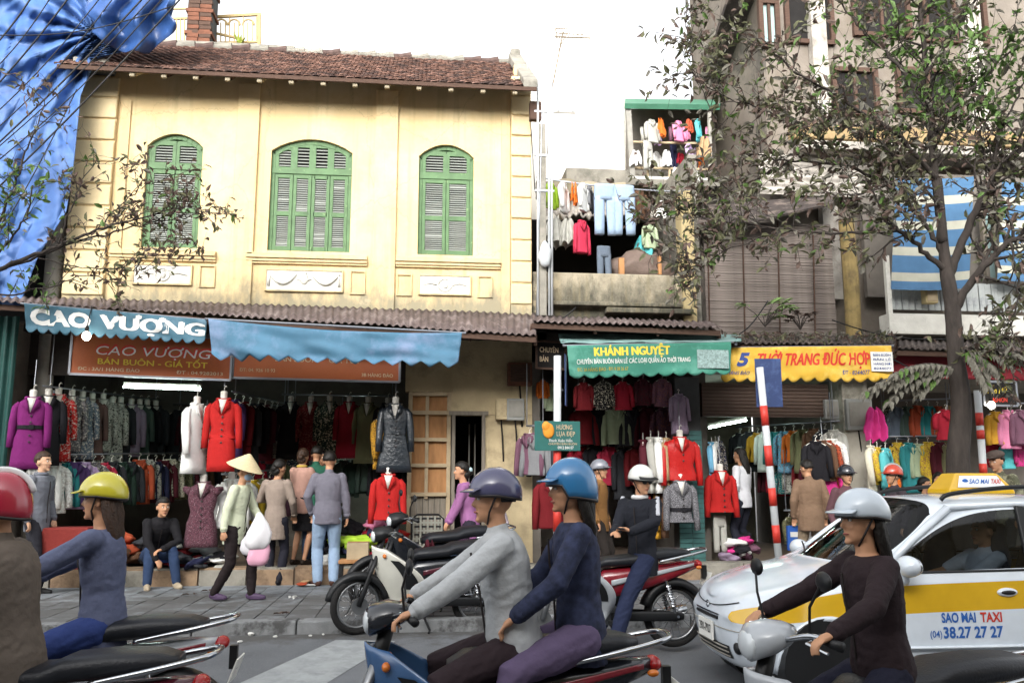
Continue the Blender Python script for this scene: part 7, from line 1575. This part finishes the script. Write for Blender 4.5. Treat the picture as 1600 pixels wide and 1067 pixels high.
def twig(wood, lv, p, d, L, depth, lsize, mix, dens, r0=.008):
    pts = [p]; q = p; dd = d.normalized(); n = 5
    for k in range(n):
        dd = (dd+rnd()*.16+Vector((0, 0, .03))).normalized(); q = q+dd*(L/n); pts.append(q)
    wood.tube(pts, [r0*(1-.75*k/n) for k in range(n+1)], 5, cap=False)
    if depth > 0:
        for k in range(random.randint(2, 4)):
            i = random.randint(1, n); twig(wood, lv, pts[i], (dd*.7+rnd()*.7+Vector((0, 0, .1))), L*random.uniform(.45, .75), depth-1, lsize, mix, dens, r0*.6)
    m = int(L/.05*dens)
    for k in range(m):
        i = random.randint(1 if depth else 1, n); t = random.random(); pp = pts[i-1].lerp(pts[i], t)
        ld = (pts[i]-pts[i-1]).normalized()*.5+rnd()*.75+Vector((0, 0, -.25))
        L_ = lsize*random.uniform(.65, 1.25); leaf(lv, pp, ld, L_, L_*random.uniform(.34, .46), random.choices((0, 1, 2, 3), mix)[0])
def tree(label, limbs, trunk, lsize, mix, dens, spacing, bright=(), seed=3, tl=(.35, .8), start=.25):
    random.seed(seed); base = trunk[0][0]
    e = empty('street_tree', base, label=label, cat='tree'); o0 = e.location.copy()
    wood, lv = MB(), MB()
    pts = bez([p for p, r in trunk], 6); rr = np.interp(np.linspace(0, 1, len(pts)), np.linspace(0, 1, len(trunk)), [r for p, r in trunk])
    wood.tube(pts, [r*(1+.08*nz(i*.9, 1)) for i, r in enumerate(rr)], 12)
    tk = MB(); tk.v, tk.f, tk.m = [tuple(Vector(v)-o0) for v in wood.v], wood.f, wood.m; tk.build('trunk', m_bark, e, smooth=True)
    for li, (poly, Y0, Y1, r0, r1, st_) in enumerate(limbs):
        wood = MB(); n = len(poly); P_ = [P(x, y, Y0+(Y1-Y0)*k/(n-1)) for k, (x, y) in enumerate(poly)]
        pts = bez(P_, 6); pts = [p+rnd()*.012 for p in pts]; L = sum((b-a).length for a, b in zip(pts[:-1], pts[1:]))
        wood.tube(pts, [r0+(r1-r0)*(k/(len(pts)-1))**.8 for k in range(len(pts))], 8, cap=True)
        m = int(L/spacing)
        for k in range(m):
            t = st_+(1-st_)*(k+random.random())/m
            i = min(int(t*(len(pts)-1)), len(pts)-2); p = pts[i].lerp(pts[i+1], t*(len(pts)-1)-i); ax = (pts[i+1]-pts[i]).normalized()
            d = rnd(); d = d-ax*d.dot(ax)*.6+ax*.55+Vector((0, 0, .2))
            px, py = pix(p); mx_ = mix
            for bx, by, br in bright:
                if (px-bx)**2+(py-by)**2 < br*br: mx_ = (1, 0, 6, 1)
            twig(wood, lv, p, d, random.uniform(*tl), 1, lsize, mx_, dens, max(.006, r1*.8))
        wood.v = [tuple(Vector(v)-o0) for v in wood.v]; wood.build('branch', m_bark, e, smooth=True)
    lv.v = [tuple(Vector(v)-o0) for v in lv.v]; c = lv.build('crown', LEAFM, e); c['kind'] = 'stuff'
    return e
YT = 9.9
tb_ = P(1500, 760, YT); tb_.z = SZ
trunk = [(tb_, .16), (P(1497, 740, YT), .135), (P(1502, 640, YT), .12), (P(1494, 560, YT), .1), (P(1488, 480, YT), .092), (P(1480, 430, YT), .085), (P(1474, 380, YT), .06), (P(1466, 280, YT), .045)]
limbs = [
 ([(1474, 380), (1462, 270), (1448, 150), (1440, 40), (1430, -60)], 9.9, 9.6, .062, .02, .25),
 ([(1482, 430), (1515, 350), (1548, 290), (1600, 225), (1660, 180)], 9.9, 9.5, .06, .03, .3),
 ([(1490, 490), (1530, 425), (1580, 380), (1650, 350)], 9.9, 9.3, .06, .03, .3),
 ([(1480, 425), (1440, 390), (1405, 360), (1385, 345)], 9.9, 9.7, .04, .018, .4),
 ([(1476, 400), (1445, 350), (1400, 300), (1330, 262), (1240, 250), (1160, 240)], 9.9, 10.3, .04, .008, .3),
 ([(1390, 345), (1330, 365), (1230, 360), (1150, 350), (1060, 330)], 9.75, 10.4, .022, .006, .15),
 ([(1240, 360), (1180, 375), (1110, 400), (1055, 420)], 10.1, 10.4, .012, .005, .5),
 ([(1462, 280), (1400, 210), (1320, 160), (1240, 110), (1190, 60)], 9.8, 9.4, .035, .008, .15),
 ([(1455, 220), (1500, 160), (1550, 110), (1600, 60)], 9.7, 9.2, .03, .01, .15),
 ([(1448, 160), (1390, 90), (1340, 40), (1300, -20)], 9.7, 9.9, .028, .008, .1),
 ([(1445, 120), (1490, 50), (1530, -10), (1560, -60)], 9.6, 9.2, .026, .01, .1),
 ([(1330, 262), (1260, 200), (1190, 170), (1130, 150), (1075, 110)], 10.2, 10.3, .016, .005, .1),
 ([(1240, 250), (1160, 290), (1080, 320), (1010, 350)], 10.3, 10.5, .014, .005, .15),
 ([(1468, 320), (1400, 250), (1350, 200), (1280, 190)], 9.8, 9.5, .02, .006, .1),
 ([(1548, 290), (1560, 220), (1590, 150), (1620, 90)], 9.7, 9.2, .022, .008, .1),
 ([(1465, 300), (1420, 280), (1380, 290), (1330, 310)], 9.85, 9.5, .016, .006, .2),
 ([(1515, 350), (1540, 280), (1530, 200), (1520, 140)], 9.8, 9.6, .018, .007, .2),
 ([(1580, 380), (1590, 450), (1580, 520), (1560, 570)], 9.4, 9.2, .016, .006, .2),
 ([(1120, 190), (1090, 120), (1075, 60), (1070, 30)], 10.3, 10.3, .008, .003, .1),
]
tree('tall street tree with dusty brown leaves in front of the right-hand shops', limbs, trunk, .125, (5, 3.6, .8, 3), .62, .09, bright=((1520, 125, 95), (1385, 90, 40), (1340, 110, 30)), seed=5)
# left tree: trunk outside the frame, branches reaching in
lb0 = Vector((P(-120, 700, 10.4).x, 10.4, SZ))
ltr = [(lb0, .12), (P(-110, 600, 10.4), .1), (P(-90, 480, 10.4), .08), (P(-60, 440, 10.4), .06)]
ll = [([(-60, 440), (20, 412), (90, 385), (150, 360), (225, 340), (300, 322)], 10.4, 10.7, .035, .006, .35),
      ([(-20, 428), (60, 400), (140, 372), (220, 352), (290, 338), (345, 322)], 10.5, 10.8, .02, .004, .5),
      ([(90, 385), (110, 330), (125, 290), (150, 250)], 10.6, 10.5, .014, .004, .2),
      ([(150, 360), (190, 320), (230, 290), (270, 275)], 10.7, 10.7, .01, .004, .2),
      ([(220, 342), (270, 360), (310, 385), (290, 400)], 10.8, 10.8, .007, .003, .3),
      ([(-60, 440), (-10, 360), (20, 300), (40, 240), (60, 190), (80, 130)], 10.4, 10.2, .025, .004, .1),
      ([(-60, 440), (0, 395), (40, 340), (50, 290)], 10.4, 9.9, .02, .006, .1),
      ([(-60, 440), (0, 460), (70, 450), (130, 430), (190, 445)], 10.4, 10.9, .016, .004, .3),
      ([(60, 402), (130, 420), (190, 420), (225, 425)], 10.5, 10.9, .008, .003, .4)]
tree('leafy branches of a street tree reaching in from the left', ll, ltr, .10, (4, 6, .4, 1), .6, .13, bright=((30, 330, 75), (15, 430, 70)), seed=11, tl=(.22, .5))
# hanging compound fronds in front of the right-hand shops
def frond(mb, wd, p, d, L, n, ls, mi):
    pts = [p]; dd = d.normalized()
    for k in range(8): dd = (dd+Vector((0, 0, -.09))).normalized(); pts.append(pts[-1]+dd*L/8)
    wd.tube(pts, [.008*(1-.08*k) for k in range(9)], 5)
    for k in range(n):
        t = (k+1)/n; i = min(int(t*8), 7); q = pts[i].lerp(pts[i+1], t*8-i); ax = (pts[i+1]-pts[i]).normalized(); s = ax.cross(Vector((0, 0, 1))).normalized()
        for sg in (1, -1): leaf(mb, q, ax*.7+s*sg*.7+Vector((0, 0, -.55)), ls*random.uniform(.8, 1.15), ls*.36, mi if random.random() < .85 else 2, up=Vector((.1*random.gauss(0, 1), -.6, .8)))
random.seed(21)
for k, (ox, oy, Y, tgt, lb) in enumerate([((1490, 575), 0, 9.75, [(1440, 585), (1400, 590), (1360, 600), (1430, 605), (1380, 620), (1410, 575)], 'grey dusty leaf fronds hanging left of the tree trunk below the yellow banner'), ((1510, 545), 0, 9.6, [(1560, 520), (1575, 560), (1600, 545), (1550, 580), (1530, 600)], 'grey dusty leaf fronds hanging right of the tree trunk')]):
    p0 = P(ox[0] if isinstance(ox, tuple) else ox, ox[1], Y); e = empty('leaf_fronds', p0, label=lb, cat='foliage'); mb, wd = MB(), MB()
    for tx_, ty_ in tgt:
        for r_ in range(2):
            q = P(tx_+random.uniform(-12, 12), ty_+random.uniform(-8, 8), Y-.15+random.uniform(-.2, .2)); d = q-p0; frond(mb, wd, Vector((0, 0, 0)), d+Vector((0, 0, .3*d.length)), d.length*1.05, 11, .15, 3)
    mb.build('leaves', LEAFM, e)['kind'] = 'stuff'; wd.build('stems', m_bark, e)
# plants on the awnings
m_lg = mat('leaf_fresh', '#6f8a4e', rough=.55, var=.25, scale=12)
for px, py, Y, s_, lb in ((1195, 500, 12.2, .55, 'green leafy plant growing above the yellow banner'), (1250, 505, 12.3, .3, 'small dry plant right of the green leafy plant')):
    e = empty('awning_plant', P(px, py, Y), label=lb, cat='plant'); mb, wd = MB(), MB()
    for k in range(12):
        a = random.uniform(0, 6.28); d = Vector((math.cos(a), math.sin(a)*.6, random.uniform(.2, .9))).normalized(); q = d*s_*random.uniform(.4, .8); wd.tube([(0, 0, -.1), q*.5, q], [.008, .006, .004], 5)
        for j in range(7): b = (j-3)*.45; leaf(mb, q, d*math.cos(b)+d.cross(Vector((0, 0, 1)))*math.sin(b)*1.0+Vector((0, 0, -.2)), .17*s_/.55, .045, 0, up=Vector((0, -.4, 1)))
    mb.build('leaves', [m_lg if s_ > .4 else m_l2], e)['kind'] = 'stuff'; wd.build('stem', m_bark, e)
random.seed(31)
lit = MB()
for k in range(520):
    px = random.uniform(1125, 1400); p = P(px, 528+random.uniform(-6, 8), random.uniform(11.5, 12.4)); leaf(lit, p, rnd(), random.uniform(.06, .13), .035, random.choice((1, 3, 0)))
o = lit.build('leaf_litter', LEAFM); tag(o, 'dry fallen leaves heaped on the awning above the yellow banner', 'leaves', kind='stuff')
# ================================================================= cables, poles, antenna
m_wire = mat('cable_black', '#151517', rough=.6)
W = [((-20, 245), (262, -30), 11.6), ((-20, 265), (270, -20), 11.5), ((-20, 215), (190, -20), 11.6), ((-20, 190), (170, -20), 11.5), ((-20, 150), (120, -20), 11.7), ((-20, 120), (90, -20), 11.6), ((-20, 85), (60, -20), 11.5), ((-20, 310), (290, -10), 11.4), ((-20, 240), (240, -20), 11.3), ((-20, 55), (270, 10), 11.2), ((-20, 395), (120, 140), 11.8)]
W.sort(key=lambda q: q[0][1]+(q[1][1]-q[0][1])*(80)/(q[1][0]-q[0][0]))
for k, (a, b, Y) in enumerate(W):
    A, B = P(*a, Y), P(*b, Y); e = MB().tube([A.lerp(B, t)-Vector((0, 0, .12*math.sin(math.pi*t)*(.5+k % 3*.4))) for t in np.linspace(0, 1, 14)], .008 if k % 3 else .012, 5).build('power_cable', m_wire, smooth=True)
    tag(e, f'black cable across the blue tarpaulin, {ORD[k]} down from the upper left corner', 'cable', 'cables across the tarpaulin')
# service pole with pipes right of the yellow house
e = empty('service_pole', (P(848, 480, 12.35).x, 12.35, 3.9), label='thin grey service pole with pipes right of the yellow house', cat='pole')
zt = P(848, 195, 12.35).z-3.9; MB().box((.0, 0, zt/2), (.11, .1, zt)).build('post', m_conc, e, bevel=.01)
for dx, top in ((-.08, 60), (.09, 30), (.13, 110)):
    z = P(848, top, 12.35).z-3.9; MB().tube([(dx, -.06, 0), (dx+.01, -.06, z*.5), (dx+.02, -.05, z)], .018, 6).build('pipe', m_pw, e, smooth=True)
for py in (177, 245, 300): z = P(848, py, 12.35).z-3.9; MB().bar((-.12, -.05, z), (.18, -.05, z), .03).build('bracket', m_hook, e)
z = P(848, 390, 12.35).z-3.9
m = MB().ell((.02, -.12, z-.1), (.1, .08, .2), nu=14, nv=10); m.v = [tuple(Vector(v)+Vector((.03*nz(v[2]*9, v[0]*9), 0, 0))) for v in m.v]; m.build('plastic_bag', m_pw, e, smooth=True)
z = P(848, 177, 12.35).z-3.9
MB().bar((.0, -.05, z), (.52, -.05, z), .025).build('cross_arm', m_steel, e)
for dx in (.25, .48): MB().lathe([(.012, 0), (.03, .02), (.015, .04), (.028, .06), (.01, .085)], 10, o=(dx, -.05, z+.01)).build('insulator', m_pw, e, smooth=True)
MB().box((-.1, 0, P(840, 175, 12.35).z-3.9), (.18, .12, .3)).build('junction_box', m_wood_d, e, bevel=.01)
# TV antenna
e = empty('tv_antenna', P(855, 190, 13.4), label='thin television antenna standing against the bright sky', cat='antenna')
o0 = e.location; m_ant = mat('antenna_grey', '#6a5d4c', rough=.6, metal=0)
top = P(880, 50, 13.4)-o0; MB().tube([(0, 0, -.6), (.05, 0, .4), top], .012, 6).build('mast', m_ant, e)
bA, bB = P(868, 58, 13.4)-o0, P(922, 60, 13.4)-o0; MB().bar(bA, bB, .02).build('boom', m_ant, e); MB().bar(bA+Vector((0, 0, .07)), bB+Vector((0, 0, .05)), .012).build('boom', m_ant, e)
for k in range(9):
    q = bA.lerp(bB, k/8); MB().bar(q+Vector((0, -.12, .02)), q+Vector((0, .12, .02)), .008).build('element', m_ant, e)
MB().tube([P(868, 45, 13.4)-o0, P(872, 80, 13.4)-o0, P(890, 45, 13.4)-o0, P(868, 45, 13.4)-o0], .012, 5).build('reflector', m_ant, e)
for k in range(5): MB().bar(P(870+4*k, 44, 13.4)-o0, P(873+2*k, 76, 13.4)-o0, .008).build('reflector_rod', m_ant, e)
W = [((838, 500), (852, -20), 12.3, 'pale cable rising beside the service pole'), ((818, -20), (836, 300), 12.9, 'thin cable in front of the white wall'), ((845, 500), (900, 480), 12.2, 'cable end looping over the awning'), ((1140, 530), (1200, 470), 12.2, 'stray wire above the yellow banner'), ((1300, 500), (1480, 530), 11.8, 'drooping wire below the white ledge'), ((1380, 552), (1490, 585), 11.2, 'string of small lights along the red valance')]
for a, b, Y, lb in W:
    A, B = P(*a, Y), P(*b, Y); o = MB().tube([A.lerp(B, t)-Vector((0, 0, .1*math.sin(math.pi*t))) for t in np.linspace(0, 1, 12)], .01, 5).build('cable', m_hook if 'pale' in lb or 'thin' in lb else m_wire, smooth=True); tag(o, lb, 'cable')
# clutter seen by the steps: folding chair and low stool
e = empty('folding_chair', P(668, 840, 12.3), label='folded chair with woven back leaning by the panelled door', cat='chair')
m_wv = mat('woven_strap', '#8a8a80', rough=.8)
MB().tube([(-.22, 0, -.5), (-.22, 0, .26), (-.15, 0, .32), (.15, 0, .32), (.22, 0, .26), (.22, 0, -.5)], .014, 6).build('frame', m_blk, e)
for k in range(9): MB().bar((-.2+.05*k, .005*(k % 2), -.15), (-.2+.05*k, .005*(k % 2), .3), .028, .006).build('strap', m_wv, e)
for k in range(8): MB().bar((-.21, .003, -.12+.055*k), (.21, .003, -.12+.055*k), .006, .026).build('strap', m_blk if k % 2 else m_wv, e)
e = empty('wooden_stool', (P(553, 880, 11.0).x, 10.9, SZ), label='low wooden bench with cardboard beside the man in grey', cat='stool')
MB().box((0, 0, .4), (.34, .28, .04)).build('seat', m_ply, e, bevel=.006)
for sx in (-1, 1):
    for sy in (-1, 1): MB().bar((sx*.15, sy*.11, 0), (sx*.14, sy*.1, .39), .035).build('leg', m_blk, e)
e = empty('cardboard_box', (P(560, 860, 11.0).x, 10.95, SZ+.42), label='brown cardboard box on the low bench', cat='box')
MB().box((0, 0, .1), (.26, .22, .2)).build('carton', m_frame, e, bevel=.004); MB().box((.0, -.0, .207), (.26, .05, .006)).build('tape', m_ply, e)
e = empty('blue_sign_box', P(1243, 840, 11.9), label='small blue printed sign beside the taxi windscreen', cat='sign'); MB().box((0, 0, 0), (.24, .05, .34)).build('panel', mat('sign_bright_blue', '#2a55a0', rough=.5, var=.1), e); MB().box((0, -.03, .05), (.17, .01, .07)).build('print', m_tw, e)
e = empty('wicker_basket', (P(90, 830, 11.2).x, 11.4, SZ+.55), label='red cloth-covered display crate at the left end of the step', cat='crate'); MB().box((0, 0, .0), (.7, .35, .5)).build('crate', cloth('#7a2f2a'), e, bevel=.02)
for s in (-1, 1): MB().bar((s*.3, 0, -.55), (s*.3, 0, -.25), .04).build('leg', m_blk, e)

random.seed(77)
for k, (px, py, lb) in enumerate([(300, 930, 'dry leaf on the pavement in front of the seated man'), (330, 925, 'curled leaf on the pavement left of the walking woman'), (455, 935, 'scrap of paper on the pavement right of the walking woman'), (440, 960, 'dry leaf near the kerb below the shoppers'), (600, 935, 'leaf on the pavement left of the parked motorbikes')]):
    g = G(px, py, SZ+.01); mb = MB()
    for j in range(3): leaf(mb, Vector((random.uniform(-.04, .04), random.uniform(-.04, .04), .01)), Vector((random.gauss(0, 1), random.gauss(0, 1), .1)), .1, .05, 0, up=Vector((.2, .1, 1)))
    o = mb.build('leaf_scrap', [m_l2 if k != 2 else m_lit], loc=g); tag(o, lb, 'litter', 'scraps on the pavement')
finish_remesh()
